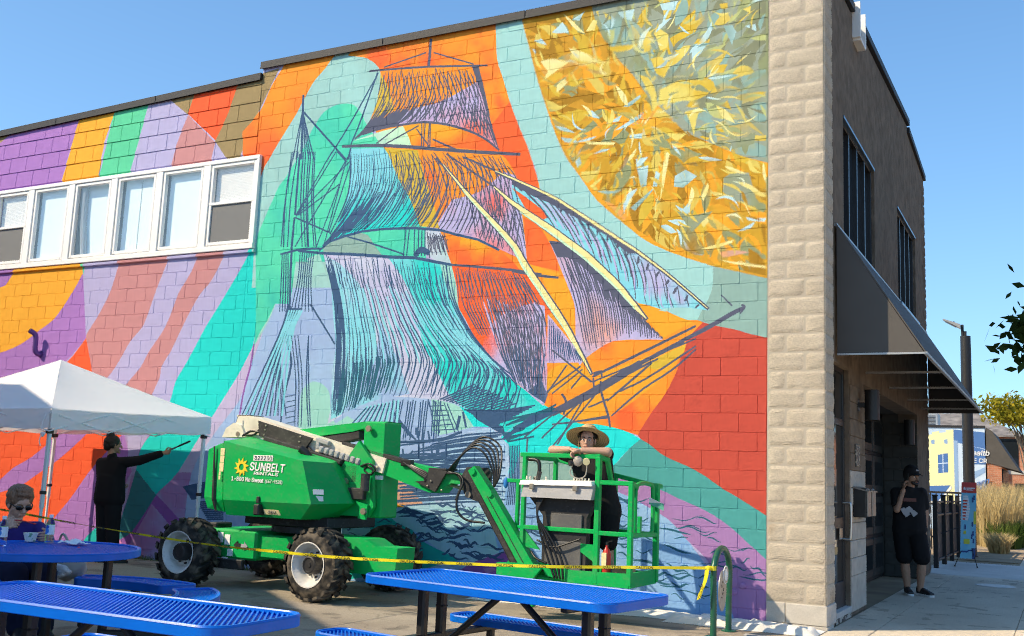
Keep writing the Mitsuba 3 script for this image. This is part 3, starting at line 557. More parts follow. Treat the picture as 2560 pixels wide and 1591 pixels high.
('DB',0.0116,[-3.087,1.76,-3.064,1.434,-3.089,1.06]),
('DB',0.0130,[-3.064,1.76,-3.043,1.435,-3.064,1.062]),
('DB',0.0144,[-3.041,1.761,-3.022,1.436,-3.038,1.063]),
('DB',0.0130,[-3.018,1.762,-3.0,1.437,-3.013,1.064]),
('DB',0.0130,[-2.995,1.762,-2.979,1.437,-2.987,1.065]),
('DB',0.0117,[-2.973,1.763,-2.958,1.438,-2.962,1.067]),
('DB',0.0116,[-2.95,1.763,-2.937,1.439,-2.936,1.068]),
('DB',0.0197,[-4.096,1.789,-3.689,1.875,-3.145,1.917]),
('DB',0.0197,[-4.182,1.749,-3.687,1.835,-3.194,1.89]),
('DB',0.0180,[-4.269,1.709,-3.685,1.81,-3.244,1.864]),
('DB',0.0180,[-4.357,1.688,-3.683,1.771,-3.141,1.841]),
('DB',0.0199,[-4.445,1.648,-3.682,1.746,-3.187,1.745]),
('DB',0.0197,[-4.179,1.617,-3.679,1.706,-3.236,1.712]),
('DB',0.0197,[-4.266,1.596,-3.678,1.682,-3.134,1.683]),
('DB',0.0197,[-4.353,1.555,-3.676,1.642,-3.183,1.65]),
('DB',0.0180,[-4.44,1.514,-3.674,1.618,-3.232,1.617]),
('DB',0.0197,[-4.53,1.493,-3.672,1.578,-3.129,1.589]),
('DB',0.0199,[-4.262,1.464,-3.671,1.554,-3.178,1.556]),
('DB',0.0199,[-4.349,1.423,-3.669,1.514,-3.227,1.523]),
('DB',0.0199,[-4.438,1.401,-3.667,1.49,-3.125,1.495]),
('DB',0.0199,[-4.525,1.36,-3.665,1.45,-3.173,1.462]),
('DB',0.0197,[-4.614,1.319,-3.664,1.426,-3.222,1.429]),
('DB',0.0180,[-4.346,1.31,-3.661,1.386,-3.12,1.401]),
('DB',0.0180,[-4.434,1.269,-3.66,1.362,-3.169,1.368]),
('DB',0.0180,[-4.521,1.227,-3.658,1.323,-3.218,1.335]),
('DB',0.0180,[-4.61,1.205,-3.656,1.299,-3.116,1.308]),
('DB',0.0163,[-4.699,1.163,-3.654,1.259,-3.164,1.275]),
('DB',0.0178,[-4.429,1.137,-3.653,1.235,-3.213,1.241]),
('DB',0.0197,[-4.518,1.115,-3.651,1.196,-3.111,1.214]),
('DB',0.0197,[-4.606,1.073,-3.649,1.172,-3.16,1.181]),
('DB',0.0197,[-4.694,1.031,-3.647,1.133,-3.208,1.148]),
('DB',0.0197,[-4.785,1.008,-3.646,1.109,-3.107,1.121]),
('DB',0.0180,[-4.514,0.983,-3.644,1.069,-3.155,1.088]),
('DB',0.0219,[-4.717,1.602,-4.21,1.629,-3.825,1.613]),
('DB',0.0219,[-4.65,1.558,-4.208,1.584,-3.792,1.573]),
('DB',0.0221,[-4.711,1.511,-4.205,1.54,-3.76,1.533]),
('DB',0.0219,[-4.643,1.468,-4.202,1.496,-3.818,1.49]),
('DB',0.0200,[-4.704,1.421,-4.199,1.451,-3.785,1.45]),
('DB',0.0221,[-4.637,1.378,-4.196,1.407,-3.753,1.41]),
('DB',0.0219,[-4.698,1.331,-4.194,1.363,-3.811,1.367]),
('DB',0.0200,[-4.631,1.289,-4.191,1.319,-3.778,1.327]),
('DB',0.0219,[-4.692,1.242,-4.188,1.275,-3.746,1.287]),
('DB',0.0219,[-4.624,1.199,-4.185,1.231,-3.803,1.244]),
('DB',0.0219,[-4.685,1.152,-4.182,1.187,-3.771,1.205]),
('DB',0.0219,[-4.618,1.11,-4.18,1.143,-3.739,1.165]),
('DB',0.0276,[-4.828,1.76,-4.13,1.801,-3.753,1.913]),
('DB',0.0221,[-4.824,1.706,-4.284,1.772]),
('DB',0.0188,[-4.802,2.314,-4.829,1.773]),
('DB',0.0203,[-4.725,2.3,-4.797,1.799]),
('DB',0.0186,[-4.685,2.285,-4.764,1.825]),
('DB',0.0188,[-4.647,2.311,-4.732,1.852]),
('DB',0.0186,[-4.57,2.296,-4.614,1.799]),
('DB',0.0186,[-4.531,2.281,-4.582,1.825]),
('DB',0.0186,[-4.494,2.307,-4.55,1.851]),
('DB',0.0188,[-4.455,2.292,-4.512,1.797]),
('DB',0.0186,[-4.379,2.278,-4.401,1.825]),
('DB',0.0186,[-4.342,2.303,-4.37,1.85]),
('DB',0.0186,[-4.303,2.289,-4.333,1.797]),
('DB',0.0186,[-4.267,2.314,-4.302,1.823]),
('DB',0.0186,[-4.192,2.3,-4.192,1.85]),
('DB',0.0186,[-4.154,2.285,-4.156,1.797]),
('DB',0.0170,[-4.118,2.311,-4.125,1.822]),
('DB',0.0188,[-4.08,2.296,-4.094,1.848]),
('DB',0.0164,[-4.808,2.165,-4.412,1.795]),
('DB',0.0164,[-4.79,2.138,-4.432,1.805]),
('DB',0.0164,[-4.772,2.111,-4.451,1.816]),
('DB',0.0164,[-4.753,2.084,-4.471,1.826]),
('DB',0.0164,[-4.735,2.057,-4.491,1.836]),
('DB',0.0179,[-4.717,2.031,-4.511,1.846]),
('DB',0.0144,[-4.254,2.289,-4.154,1.932]),
('DB',0.0144,[-4.176,2.289,-4.074,1.894]),
('DB',0.0142,[-4.097,2.276,-3.964,1.87]),
('DB',0.0142,[-4.035,2.276,-3.843,1.885]),
('DB',0.0144,[-3.988,2.263,-3.799,1.912]),
('DB',0.0142,[-4.269,2.275,-4.215,2.169]),
('DB',0.0131,[-4.242,2.222,-4.032,2.237]),
('DB',0.0131,[-4.226,2.163,-3.995,2.178]),
('DB',0.0131,[-4.21,2.103,-3.957,2.119]),
('DB',0.0131,[-4.193,2.044,-3.92,2.06]),
('DB',0.0131,[-4.177,1.985,-3.883,2.002]),
('DB',0.0133,[-4.161,1.925,-3.846,1.944]),
('DB',0.0276,[-4.725,1.682,-4.717,1.575]),
('DB',0.0277,[-4.612,1.684,-4.59,1.592]),
('DB',0.0274,[-4.388,1.915,-4.359,1.585]),
('DB',0.0276,[-4.327,1.943,-4.288,1.587]),
('DB',0.0274,[-4.189,1.747,-4.163,1.591]),
('DB',0.0278,[-3.972,1.752,-3.963,1.597]),
('DB',0.0274,[-4.246,1.917,-4.206,1.773]),
('DB',0.0278,[-4.799,1.586,-3.963,1.597]),
('DB',0.0274,[-4.526,1.594,-4.451,1.662]),
('DB',0.0657,[-4.093,1.71,-4.087,1.619]),
('DB',0.0553,[-3.795,2.107,-3.83,1.937]),
('DB',0.0392,[-3.752,2.16,-3.696,1.965]),
('DB',0.0438,[-4.423,1.954,-4.416,1.861]),
('CS',0.0383,[-5.194,2.217,-5.413,1.994]),
('DB',0.0186,[-5.21,2.203,-5.422,1.994]),
('CS',0.0383,[-5.134,2.228,-5.325,1.996]),
('DB',0.0186,[-5.15,2.214,-5.337,1.995]),
('CS',0.0383,[-5.075,2.24,-5.237,1.997]),
('DB',0.0186,[-5.09,2.226,-5.252,1.997]),
('CS',0.0420,[-5.016,2.251,-5.15,1.998]),
('DB',0.0204,[-5.031,2.237,-5.168,1.998]),
('CS',0.0420,[-4.957,2.262,-5.063,1.999]),
('DB',0.0222,[-4.972,2.248,-5.085,1.999]),
('CS',0.0418,[-4.898,2.273,-4.977,2.0]),
('DB',0.0188,[-4.914,2.259,-5.002,2.0]),
('CS',0.0418,[-4.84,2.284,-4.891,2.001]),
('DB',0.0186,[-4.855,2.271,-4.919,2.001]),
('CS',0.0383,[-4.781,2.295,-4.806,2.003]),
('DB',0.0186,[-4.797,2.282,-4.837,2.002]),
('CS',0.0418,[-4.723,2.306,-4.722,2.004]),
('DB',0.0186,[-4.739,2.293,-4.756,2.003]),
('DB',0.0197,[-4.097,2.309,-3.603,2.5]),
('DB',0.0180,[-4.05,2.301,-3.557,2.481]),
('DB',0.0197,[-4.003,2.292,-3.511,2.463]),
('DB',0.0179,[-3.956,2.281,-3.465,2.444]),
('DB',0.0180,[-3.909,2.27,-3.42,2.426]),
('DB',0.0180,[-3.862,2.257,-3.374,2.408]),
('DB',0.0161,[-3.816,2.244,-3.329,2.39]),
('DB',0.0199,[-3.769,2.229,-3.284,2.372]),
('DB',0.0197,[-3.723,2.214,-3.239,2.354]),
('DB',0.0199,[-3.677,2.198,-3.195,2.336]),
('DB',0.0180,[-3.631,2.18,-3.15,2.318]),
('DB',0.0180,[-3.585,2.162,-3.106,2.3]),
('DB',0.0180,[-3.539,2.143,-3.061,2.283]),
('DB',0.0180,[-3.493,2.122,-3.017,2.265]),
('DB',0.0237,[-8.32,1.049,-7.846,1.147]),
('DB',0.0202,[-8.3,1.031,-7.844,1.123]),
('DB',0.0237,[-8.28,1.013,-7.841,1.1]),
('DB',0.0202,[-8.259,0.996,-7.838,1.077]),
('DB',0.0237,[-8.239,0.978,-7.836,1.053]),
('DB',0.0218,[-8.219,0.961,-7.833,1.03]),
('DB',0.0220,[-8.198,0.943,-7.83,1.007]),
('DB',0.0237,[-8.178,0.926,-7.827,0.983]),
('DB',0.0218,[-8.158,0.908,-7.825,0.96]),
('DB',0.0220,[-8.138,0.891,-7.822,0.937]),
('DB',0.0218,[-8.025,0.852,-7.538,0.901]),
('DB',0.0222,[-8.001,0.827,-7.535,0.873]),
('DB',0.0218,[-7.977,0.802,-7.532,0.845]),
('DB',0.0237,[-7.952,0.777,-7.528,0.817]),
('DB',0.0202,[-7.928,0.752,-7.525,0.789]),
('DB',0.0217,[-7.904,0.728,-7.522,0.76]),
('DB',0.0220,[-7.88,0.703,-7.519,0.732]),
('DB',0.0218,[-7.856,0.678,-7.516,0.704]),
('DB',0.0202,[-7.831,0.654,-7.513,0.676]),
('DB',0.0237,[-7.807,0.629,-7.51,0.648]),
]
SAILS=[
([-5.331,6.828,-4.602,6.748,-3.771,6.648],[-5.738,5.865,-5.566,5.947,-5.234,5.989,-4.89,5.997,-4.553,5.987,-4.219,5.908,-3.891,5.794,-3.648,5.665,-3.407,5.475],[-5.331,6.828,-5.335,6.526,-5.381,6.32,-5.456,6.133,-5.569,5.996,-5.738,5.865],[-3.771,6.648,-3.647,6.24,-3.55,5.872,-3.407,5.475],[('DK',46,0.02,1,0.0,0.62,(0.0157),0.1),('DK',44,0.0,0.98,0.0,0.6,(0.0157),-0.12),('DK',64,0.03,1,0.45,1,(0.0205),-0.16),('DK',40,0.3,1,0.5,1,(0.0157),0.1),('DK',26,0.0,0.4,0.62,1,(0.0302),-0.22)]),
([-5.769,5.763,-5.197,5.713,-4.644,5.622,-3.99,5.519,-3.366,5.406],[-6.141,4.404,-5.825,4.512,-5.475,4.56,-5.13,4.573,-4.624,4.55,-4.213,4.489,-3.971,4.415,-3.655,4.33,-3.343,4.179,-2.95,4.0],[-5.769,5.763,-5.727,5.416,-5.747,5.072,-5.846,4.799,-5.94,4.615,-6.141,4.405],[-3.366,5.406,-3.141,5.111,-3.037,4.567,-2.978,4.229,-2.946,4.001],[('DB',20,0.0,0.35,0.0,0.55,(0.012),-0.02),('DB',56,0.0,0.62,0.3,1,(0.0175),-0.13),('DB',16,0.0,0.3,0.5,1,(0.0274),-0.2),('DK',44,0.3,1,0.02,0.75,(0.0142),0.09),('DK',44,0.3,1,0.02,0.7,(0.0142),-0.1),('DK',48,0.45,1,0.55,1,(0.0175),-0.13),('DK',34,0.7,1,0.5,1,(0.0142),0.12)]),
([-6.097,4.312,-5.45,4.248,-4.932,4.183,-4.598,4.153,-4.268,4.078,-4.027,4.028],[-5.829,1.978,-5.464,2.161,-5.184,2.272,-4.806,2.34,-4.481,2.331,-4.085,2.296,-3.785,2.238,-3.555,2.112,-3.352,1.983,-3.203,1.86],[-6.099,4.312,-5.911,3.8,-5.849,3.539,-5.804,3.167,-5.776,2.993,-5.807,2.735,-5.793,2.174,-5.829,1.978],[-4.029,4.031,-3.891,3.477,-3.521,2.946,-2.914,2.434,-3.203,1.86],[('DB',44,0.0,0.99,0.0,0.97,(0.0164),0.0),('CS',22,0.02,0.95,0.2,0.8,(0.0246),0.01),('DB',36,0.1,0.98,0.0,0.24,(0.0142),-0.14),('DB',60,0.02,0.98,0.62,1,(0.0197),-0.03),('DB',16,0.0,0.06,0.0,1,(0.0197),0.02),('DB',30,0.5,1,0.75,1,(0.0164),0.16),('DT',20,0.05,0.35,0.7,1,(0.0274),-0.04)]),
([-4.029,4.02,-3.638,3.971,-3.152,3.902,-2.982,3.828],[-3.179,2.625,-2.914,2.434,-2.624,2.263],[-4.029,4.02,-3.891,3.477,-3.521,2.946,-3.179,2.625],[-2.982,3.828,-2.656,3.32,-2.628,2.763,-2.624,2.263],[('DK',34,0.05,1,0.0,0.28,(0.013),0.12),('DK',34,0.02,1,0.0,0.3,(0.013),-0.14),('DK',18,0.05,0.7,0.25,0.6,(0.015),0.04),('LL',26,0.3,1,0.25,0.9,(0.02),-0.05),('DK',24,0.35,1,0.2,1,(0.013),-0.16),('DK',24,0.35,1,0.15,1,(0.012),0.2),('DB',14,0.3,1,0.6,1,(0.013),-0.3)]),
([-3.205,5.031,-2.607,4.751,-2.034,4.362,-1.49,3.979,-1.099,3.678,-0.674,3.32],[-3.194,4.797,-2.621,4.387,-2.161,4.055,-1.745,3.674,-1.476,3.413,-1.245,3.354],[-3.205,5.031,-3.194,4.797],[-0.674,3.32,-0.969,3.356,-1.245,3.354],[('DK',30,0.02,1,0.0,0.75,(0.0162),0.28),('DK',26,0.05,1,0.0,1,(0.0131),0.33),('DK',34,0.0,1,0.0,0.25,(0.0252),0.14),('LL',14,0.1,0.9,0.2,0.9,(0.0177),0.3)]),
([-2.658,4.245,-2.472,4.192,-2.159,3.99,-1.743,3.612,-1.5,3.327,-1.174,3.0],[-2.133,2.804,-1.961,2.888,-1.765,2.97,-1.506,3.013,-1.187,3.005],[-2.658,4.245,-2.55,4.028,-2.428,3.761,-2.307,3.498,-2.274,3.344,-2.132,2.799],[-1.58,3.397,-1.395,3.23,-1.175,3.01],[('DK',36,0.02,1,0.0,1,(0.016),0.0),('DK',24,0.05,1,0.0,0.45,(0.02),0.05)]),
([-2.633,3.324,-2.245,2.893],[-2.624,2.753,-2.172,2.751],[-2.633,3.324,-2.624,2.753],[-2.245,2.893,-2.172,2.751],[('DB',26,0.02,1,0.0,1,(0.0141),0.04)]),
]
STAYS=[('CR',[(-4.237),(5.374),(0.0084),(-3.844),(4.939),(0.0329),(-3.145),(4.23),(0.0712),(-2.965),(3.947),(0.0707),(-2.542),(3.379),(0.083),(-2.375),(3.161),(0.055),(-2.145),(2.78),(0.03),(-2.048),(2.619),(0.0075)]),('CM',[(-3.964),(5.067),(0.0055),(-3.874),(4.942),(0.0111),(-3.172),(4.222),(0.025),(-2.998),(3.939),(0.0331),(-2.573),(3.366),(0.0252),(-2.406),(3.147),(0.0134),(-2.198),(2.828),(0.005)]),('CR',[(-3.461),(5.002),(0.011),(-3.193),(4.77),(0.0441),(-2.624),(4.373),(0.0774),(-2.161),(4.03),(0.08),(-1.747),(3.651),(0.07),(-1.502),(3.367),(0.05),(-1.382),(3.242),(0.01)]),('CM',[(-3.074),(4.642),(0.0101),(-2.644),(4.345),(0.0252),(-2.181),(3.997),(0.0268),(-1.766),(3.628),(0.025),(-1.521),(3.354),(0.015)]),('CR',[(-3.454),(5.206),(0.0091),(-3.208),(5.086),(0.0221),(-2.607),(4.783),(0.0252),(-2.039),(4.397),(0.0334),(-1.494),(4.025),(0.0252),(-1.099),(3.715),(0.016),(-0.664),(3.334),(0.0075)])]
WAVES=[(46,'DT',(0.018),[-1.798,1.292,-1.41,1.199,-1.033,0.976,-0.534,0.403,-0.488,0.201,-1.716,0.175]),(16,'DT',(0.0157),[-0.944,1.092,-0.497,0.989,-0.066,0.686,-0.065,0.441,-0.668,0.601]),(70,'DB',(0.0246),[-4.724,0.887,-3.715,1.118,-3.333,0.886,-3.138,0.43,-3.76,0.347,-4.295,0.627]),(30,'DB',(0.0221),[-5.37,0.733,-4.718,0.796,-4.292,0.589,-4.378,0.467,-5.354,0.533]),(40,'DB',(0.0201),[-2.914,1.128,-1.796,1.225,-1.574,0.188,-2.762,0.084])]
LEAFS=[(130,'fol',[-3.13,7.122,-2.184,7.11,-2.068,6.828,-1.82,6.437,-1.419,5.899,-0.875,5.359,-0.318,5.058,-0.021,4.928,-0.016,3.665,-0.606,3.834,-1.168,4.055,-1.687,4.403,-2.246,4.994,-2.56,5.509,-2.897,6.334]),(70,'fol2',[-2.13,7.1,-1.051,7.153,-0.03,7.148,-0.021,4.997,-0.359,5.081,-0.876,5.379,-1.399,5.911,-1.82,6.452])]
# ------------------------------------------------------------------ mural: flat paint on the wall, as vector shapes in wall metres (x along the wall, z up)
MURAL_K = 0.80
PRIMS = []          # (polygon, colour row)
COLROWS = []
def colrow(c1, c2, n, g, pts):
    a, b = lin(COL[c1]) * MURAL_K, lin(COL[c2]) * MURAL_K
    z0, z1 = pts[:, 1].min(), pts[:, 1].max(); x0, x1 = pts[:, 0].min(), pts[:, 0].max()
    gz, g0 = 0.0, 0.5 - 0.15 * (n > 0)
    if g: gz = -1.0 / max(z1 - z0, 1e-3); g0 = z1 / max(z1 - z0, 1e-3)
    if c1 == c2: gz, g0, n = 0.0, 0.0, 0.0
    COLROWS.append([*a, *b, gz, g0, n]); return len(COLROWS) - 1
FLAT = {}
def flat(c):
    if c not in FLAT: FLAT[c] = colrow(c, c, 0, 0, np.zeros((2, 2)))
    return FLAT[c]
def smooth_loop(p, n=3):
    q = np.asarray(p, float); k = len(q); out = []
    for i in range(k):
        a, b, c, d = q[i - 1], q[i], q[(i + 1) % k], q[(i + 2) % k]
        ang = lambda u, v: np.dot(u, v) / (np.linalg.norm(u) * np.linalg.norm(v) + 1e-9)
        sb, sc = ang(b - a, c - b) > 0.72, ang(c - b, d - c) > 0.72
        m1 = (c - a) / 2 * min(1, np.linalg.norm(c - b) / (np.linalg.norm(b - a) + 1e-9)) if sb else (c - b)
        m2 = (d - b) / 2 * min(1, np.linalg.norm(c - b) / (np.linalg.norm(d - c) + 1e-9)) if sc else (c - b)
        for t in (np.arange(n) / n if (sb or sc) else (0.0,)):
            out.append((2 * t**3 - 3 * t**2 + 1) * b + (t**3 - 2 * t**2 + t) * m1 + (-2 * t**3 + 3 * t**2) * c + (t**3 - t**2) * m2)
    return np.array(out)
def add_poly(p, row):
    g = Polygon(p)
    if not g.is_valid: g = g.buffer(0)
    if g.area > 1e-6: PRIMS.append((g, row))
def brush(p, w, row, taper=0.5):
    """One brush or spray line; w: width in metres, a number or one per point."""
    p = curve(np.asarray(p, float), 3) if len(p) < 9 else np.asarray(p, float)
    if np.ndim(w) == 0:
        s = np.linspace(0, 1, len(p)); w = w * (1 - taper * np.abs(2 * s - 1) ** 2.5)
    t = np.gradient(p, axis=0); t /= np.linalg.norm(t, axis=1, keepdims=True) + 1e-9
    nrm = np.stack([-t[:, 1], t[:, 0]], 1) * (np.asarray(w) / 2)[:, None]
    add_poly(np.vstack([p + nrm, (p - nrm)[::-1]]), row)
xy = lambda a: np.asarray(a, float).reshape(-1, 2)
COL.update(OC=(176, 132, 44), LY=(226, 204, 104), LG=(196, 204, 140), SG=(140, 146, 120))
for c1, c2, n, g, p in POLYS:
    p = xy(p); add_poly(smooth_loop(p), colrow(c1, c2, n, g, p))
mr = np.random.default_rng(11)
# painted foliage in three layers: broad shapes, leaves, thin highlights, all turning about the blossom
FLOWER = np.array([-1.50, 5.62]); HAND = PRIMS[-NHAND:]; del PRIMS[-NHAND:]
def leaf(c, a, L, w, bend, row, clip, skew):
    s = np.linspace(0, 1, 8); ax, nz = np.array([math.cos(a), math.sin(a)]), np.array([-math.sin(a), math.cos(a)])
    mid = c + np.outer((s - 0.5) * 2 * L, ax) + np.outer(bend * L * (s - 0.5) ** 2 * 4, nz); prof = w * np.sin(np.pi * s ** 0.8)
    g = Polygon(np.vstack([mid + nz * prof[:, None], (mid - nz * prof[:, None] * skew)[::-1]])).buffer(0).intersection(clip)
    for h in getattr(g, 'geoms', [g]):
        if h.geom_type == 'Polygon' and h.area > 1e-5: PRIMS.append((h, row))
    return mid
LAYERS = [(150, (.16, .38), (.28, .50), ['PO', 'GO', 'YS', 'OC', 'GO2', 'OC', 'GB2'], ['GB', 'GR', 'GB2', 'YS', 'SG', 'GB', 'GR']), (170, (.08, .22), (.18, .42), ['YS', 'OC', 'PO', 'GO2', 'LY', 'GB2'], ['GB2', 'LG', 'GB', 'SG', 'LY', 'GR']), (120, (.05, .17), (.07, .24), ['LE', 'LY', 'LB', 'CR', 'LY', 'OC'], ['LG', 'LB', 'LY', 'CR', 'SG', 'LG'])]
regs = [Polygon(xy(p)) for _, _, p in LEAFS]
for li, (cnt, Ls, ws, palA, palB) in enumerate(LAYERS):
    for pg, pal, m_ in ((regs[0], palA, 1.0), (regs[1], palB, .62)):
        bx0, bz0, bx1, bz1 = pg.bounds; k = 0
        while k < cnt * m_:
            c = np.array([mr.uniform(bx0, bx1), mr.uniform(bz0, bz1)])
            if not pg.contains(shapely.Point(c)): continue
            d = c - FLOWER; a = math.atan2(d[1], d[0]) + mr.normal(0, 0.5); L = mr.uniform(*Ls); c1, c2 = pal[mr.integers(len(pal))], pal[mr.integers(len(pal))]
            row = colrow(c1, c2, 1.2, 0, np.zeros((2, 2))); leaf(c, a, L, L * mr.uniform(*ws), mr.normal(0, .3), row, pg, mr.uniform(.3, 1.0)); k += 1
    if li == 1: PRIMS += HAND
for i in range(40):
    q = FLOWER + mr.normal(0, 0.05, 2); brush([q, q + mr.normal(0, 0.03, 2)], 0.02, flat(['CR', 'GO2', 'OR', 'PE'][i % 4]))
# sails: lines that follow the swell of the cloth between four curves
def at(c, t):
    c = xy(c); s = np.r_[0, np.cumsum(np.linalg.norm(np.diff(c, axis=0), axis=1))]; s /= s[-1]; t = np.clip(t, 0, 1)
    return np.stack([np.interp(t, s, c[:, 0]), np.interp(t, s, c[:, 1])], -1)
def patch(S, u, v):
    top, bot, left, right = S[:4]; u, v = np.atleast_1d(u), np.atleast_1d(v); U, V = np.clip(u, 0, 1)[:, None], np.clip(v, 0, 1)[:, None]
    l0, l1, r0, r1 = at(left, 0.0), at(left, 1.0), at(right, 0.0), at(right, 1.0)
    return (1 - V) * at(top, u) + V * at(bot, u) + (1 - U) * (at(left, v) - (1 - V) * l0 - V * l1) + U * (at(right, v) - (1 - V) * r0 - V * r1)
for S in SAILS:
    for c, n, u0, u1, v0, v1, w, slant in S[4]:
        if n >= 26 and (abs(slant) > 0.02 or v0 > 0.3): n = int(n * 0.58)
        w *= 1.25
        for i in range(n):
            u = u0 + (u1 - u0) * (i + 0.5 + mr.uniform(-0.14, 0.14)) / n; va = v0 + (v1 - v0) * abs(mr.normal(0, 0.10)); vb = v1 - (v1 - v0) * abs(mr.normal(0, 0.10))
            if vb - va < 0.05: continue
            v = np.linspace(va, vb, 6); uu = u + slant * (v - va) + 0.0015 * mr.normal(size=6)
            ok = (uu > -0.01) & (uu < 1.01)
            if ok.sum() >= 3: brush(patch(S, uu[ok], v[ok]), w * mr.uniform(0.6, 1.1), flat(c), 0.45)
for c, w, p in STROKES: brush(xy(p), w * (1.3 if w < 0.03 else 1.0), flat(c), 0.2)
for n, c, w, p in WAVES:
    pg = Polygon(xy(p)).buffer(0); bx0, bz0, bx1, bz1 = pg.bounds; k = 0
    while k < n:
        q = np.array([mr.uniform(bx0, bx1), mr.uniform(bz0, bz1)])
        if not pg.contains(shapely.Point(q)): continue
        L = mr.uniform(0.10, 0.42); s = np.linspace(0, 1, 7)
        brush(np.stack([q[0] + L * (s - 0.5), q[1] + 0.02 * np.sin(s * mr.uniform(3, 9) + mr.uniform(0, 6)) + mr.normal(0, 0.035) * (s - 0.5)], -1), w * mr.uniform(0.6, 1.5), flat(c), 0.8); k += 1
for c, p in STAYS:
    p = np.asarray(p).reshape(-1, 3); t = np.linspace(0, len(p) - 1, 3 * len(p))
    q = np.stack([np.interp(t, np.arange(len(p)), p[:, k]) for k in range(3)], -1)
    if c == 'CR': brush(q[:, :2] + [0.012, -0.012], q[:, 2] + 0.03, flat('DK'))
    brush(q[:, :2], q[:, 2], flat(c))
# index the shapes by wall cell
CX0, CZ0, CS_, NX, NZ = -15.6, -0.2, 0.2, 79, 39
cells = [[[] for _ in range(NZ)] for _ in range(NX)]
for g, row in PRIMS:
    a, b, c, d = g.bounds
    shapely.prepare(g)
    for i in range(max(0, int((a - CX0) / CS_)), min(NX - 1, int((c - CX0) / CS_)) + 1):
        for j in range(max(0, int((b - CZ0) / CS_)), min(NZ - 1, int((d - CZ0) / CS_)) + 1):
            x0, z0 = CX0 + i * CS_, CZ0 + j * CS_; cb = sbox(x0, z0, x0 + CS_, z0 + CS_)
            if g.contains(cb): cells[i][j] = [(None, row)]
            elif g.intersects(cb): cells[i][j].append((g, row))
EZ0, EZ1, EA, EB, EID, CSTART, CEND = [], [], [], [], [], [], []
for i in range(NX):
    for j in range(NZ):
        CSTART.append(len(EID)); x0, z0 = CX0 + i * CS_, CZ0 + j * CS_; cb = sbox(x0 - 1e-4, z0 - 1e-4, x0 + CS_ + 1e-4, z0 + CS_ + 1e-4)
        for g, row in cells[i][j]:
            rings = []
            if g is None: EZ0.append(-9.0); EZ1.append(99.0); EA.append(0.0); EB.append(99.0); EID.append(row); continue
            h = g.intersection(cb)
            for q in getattr(h, 'geoms', [h]):
                if q.geom_type == 'Polygon': rings += [np.asarray(r.coords) for r in (q.exterior, *q.interiors)]
            n0 = len(EID)
            for r in rings:
                for (xa, za), (xb, zb) in zip(r[:-1], r[1:]):
                    if abs(za - zb) < 1e-7 or max(xa, xb) < x0: continue
                    if za > zb: xa, za, xb, zb = xb, zb, xa, za
                    k = (xb - xa) / (zb - za); EZ0.append(za); EZ1.append(zb); EA.append(k); EB.append(xa - k * za); EID.append(-1)
            if len(EID) > n0: EID[-1] = row
        CEND.append(len(EID))
print('mural shapes', len(PRIMS), 'edges', len(EID), 'most in a cell', max(b - a for a, b in zip(CSTART, CEND)))
tE = [mi.Float(np.array(v, np.float32)) for v in (EZ0, EZ1, EA, EB)]; tID = mi.Int32(np.array(EID, np.int32))
tC0, tC1 = mi.UInt32(np.array(CSTART, np.uint32)), mi.UInt32(np.array(CEND, np.uint32))
tCol = mi.Float(np.array(COLROWS, np.float32).ravel())
dr.eval(*tE, tID, tC0, tC1, tCol)
def mural_color(p, n, uv):
    # spray grain: paint edges break up finely, widely where the foliage was airbrushed
    leafy = smoothstep(0.10, -0.06, dr.sqrt(dr.square(p.x + 0.35) + dr.square(p.z - 6.65)) - 2.95); grain = 0.006 + 0.040 * leafy * noise(p.x * 1.7, p.z * 1.7, 4.0)
    x = mi.Float(p.x) + 0.004 * (noise(p.x * 23.0, p.z * 23.0) - 0.5) + grain * (noise(p.x * 730.0, p.z * 610.0) - 0.5); z = mi.Float(p.z) + 0.004 * (noise(p.x * 23.0, p.z * 23.0, 7.0) - 0.5) + grain * (noise(p.x * 590.0, p.z * 770.0, 7.0) - 0.5)
    ix = mi.UInt32(dr.clip(dr.floor((x - CX0) / CS_), 0, NX - 1)); iz = mi.UInt32(dr.clip(dr.floor((z - CZ0) / CS_), 0, NZ - 1)); c = ix * NZ + iz
    i, end = dr.gather(mi.UInt32, tC0, c), dr.gather(mi.UInt32, tC1, c)
    def body(i, par, hit):
        z0, z1 = dr.gather(mi.Float, tE[0], i), dr.gather(mi.Float, tE[1], i); a, b = dr.gather(mi.Float, tE[2], i), dr.gather(mi.Float, tE[3], i)
        e = dr.gather(mi.Int32, tID, i)
        par = par ^ ((z >= z0) & (z < z1) & (x < a * z + b)); last = e >= 0
        hit = dr.select(last & par, e, hit); par = par & ~last
        return i + 1, par, hit
    i, par, hit = dr.while_loop((i, mi.Bool(False), mi.Int32(0)), lambda i, par, hit: i < end, body)
    o = mi.UInt32(hit) * 9
    g = [dr.gather(mi.Float, tCol, o + k) for k in range(9)]
    blot = fbm(p.x * 2.3 + 0.8 * p.z, p.z * 1.9, 0.0, octaves=4)
    t = smoothstep(0.15, 0.85, z * g[6] + g[7] + g[8] * 2.0 * (blot - 0.5))
    col = mi.Color3f(dr.lerp(g[0], g[3], t), dr.lerp(g[1], g[4], t), dr.lerp(g[2], g[5], t))
    streak = noise(p.x * 60.0 + 9.0 * p.z, p.z * 7.0) * 0.5 + noise(p.x * 9.0, p.z * 30.0) * 0.5
    wear = fbm(p.x * 0.9, p.z * 0.9, 3.0)
    return col * (0.90 + 0.10 * streak + 0.10 * wear)
mat('mural_paint', mural_color, rough=0.75, spec=0.12, bump=lambda p, n, uv: 0.0010 * noise(p.x * 260.0, p.z * 260.0) + 0.003 * noise(p.x * 55.0, p.z * 55.0) + 0.004 * fbm(p.x * 11.0, p.z * 11.0))
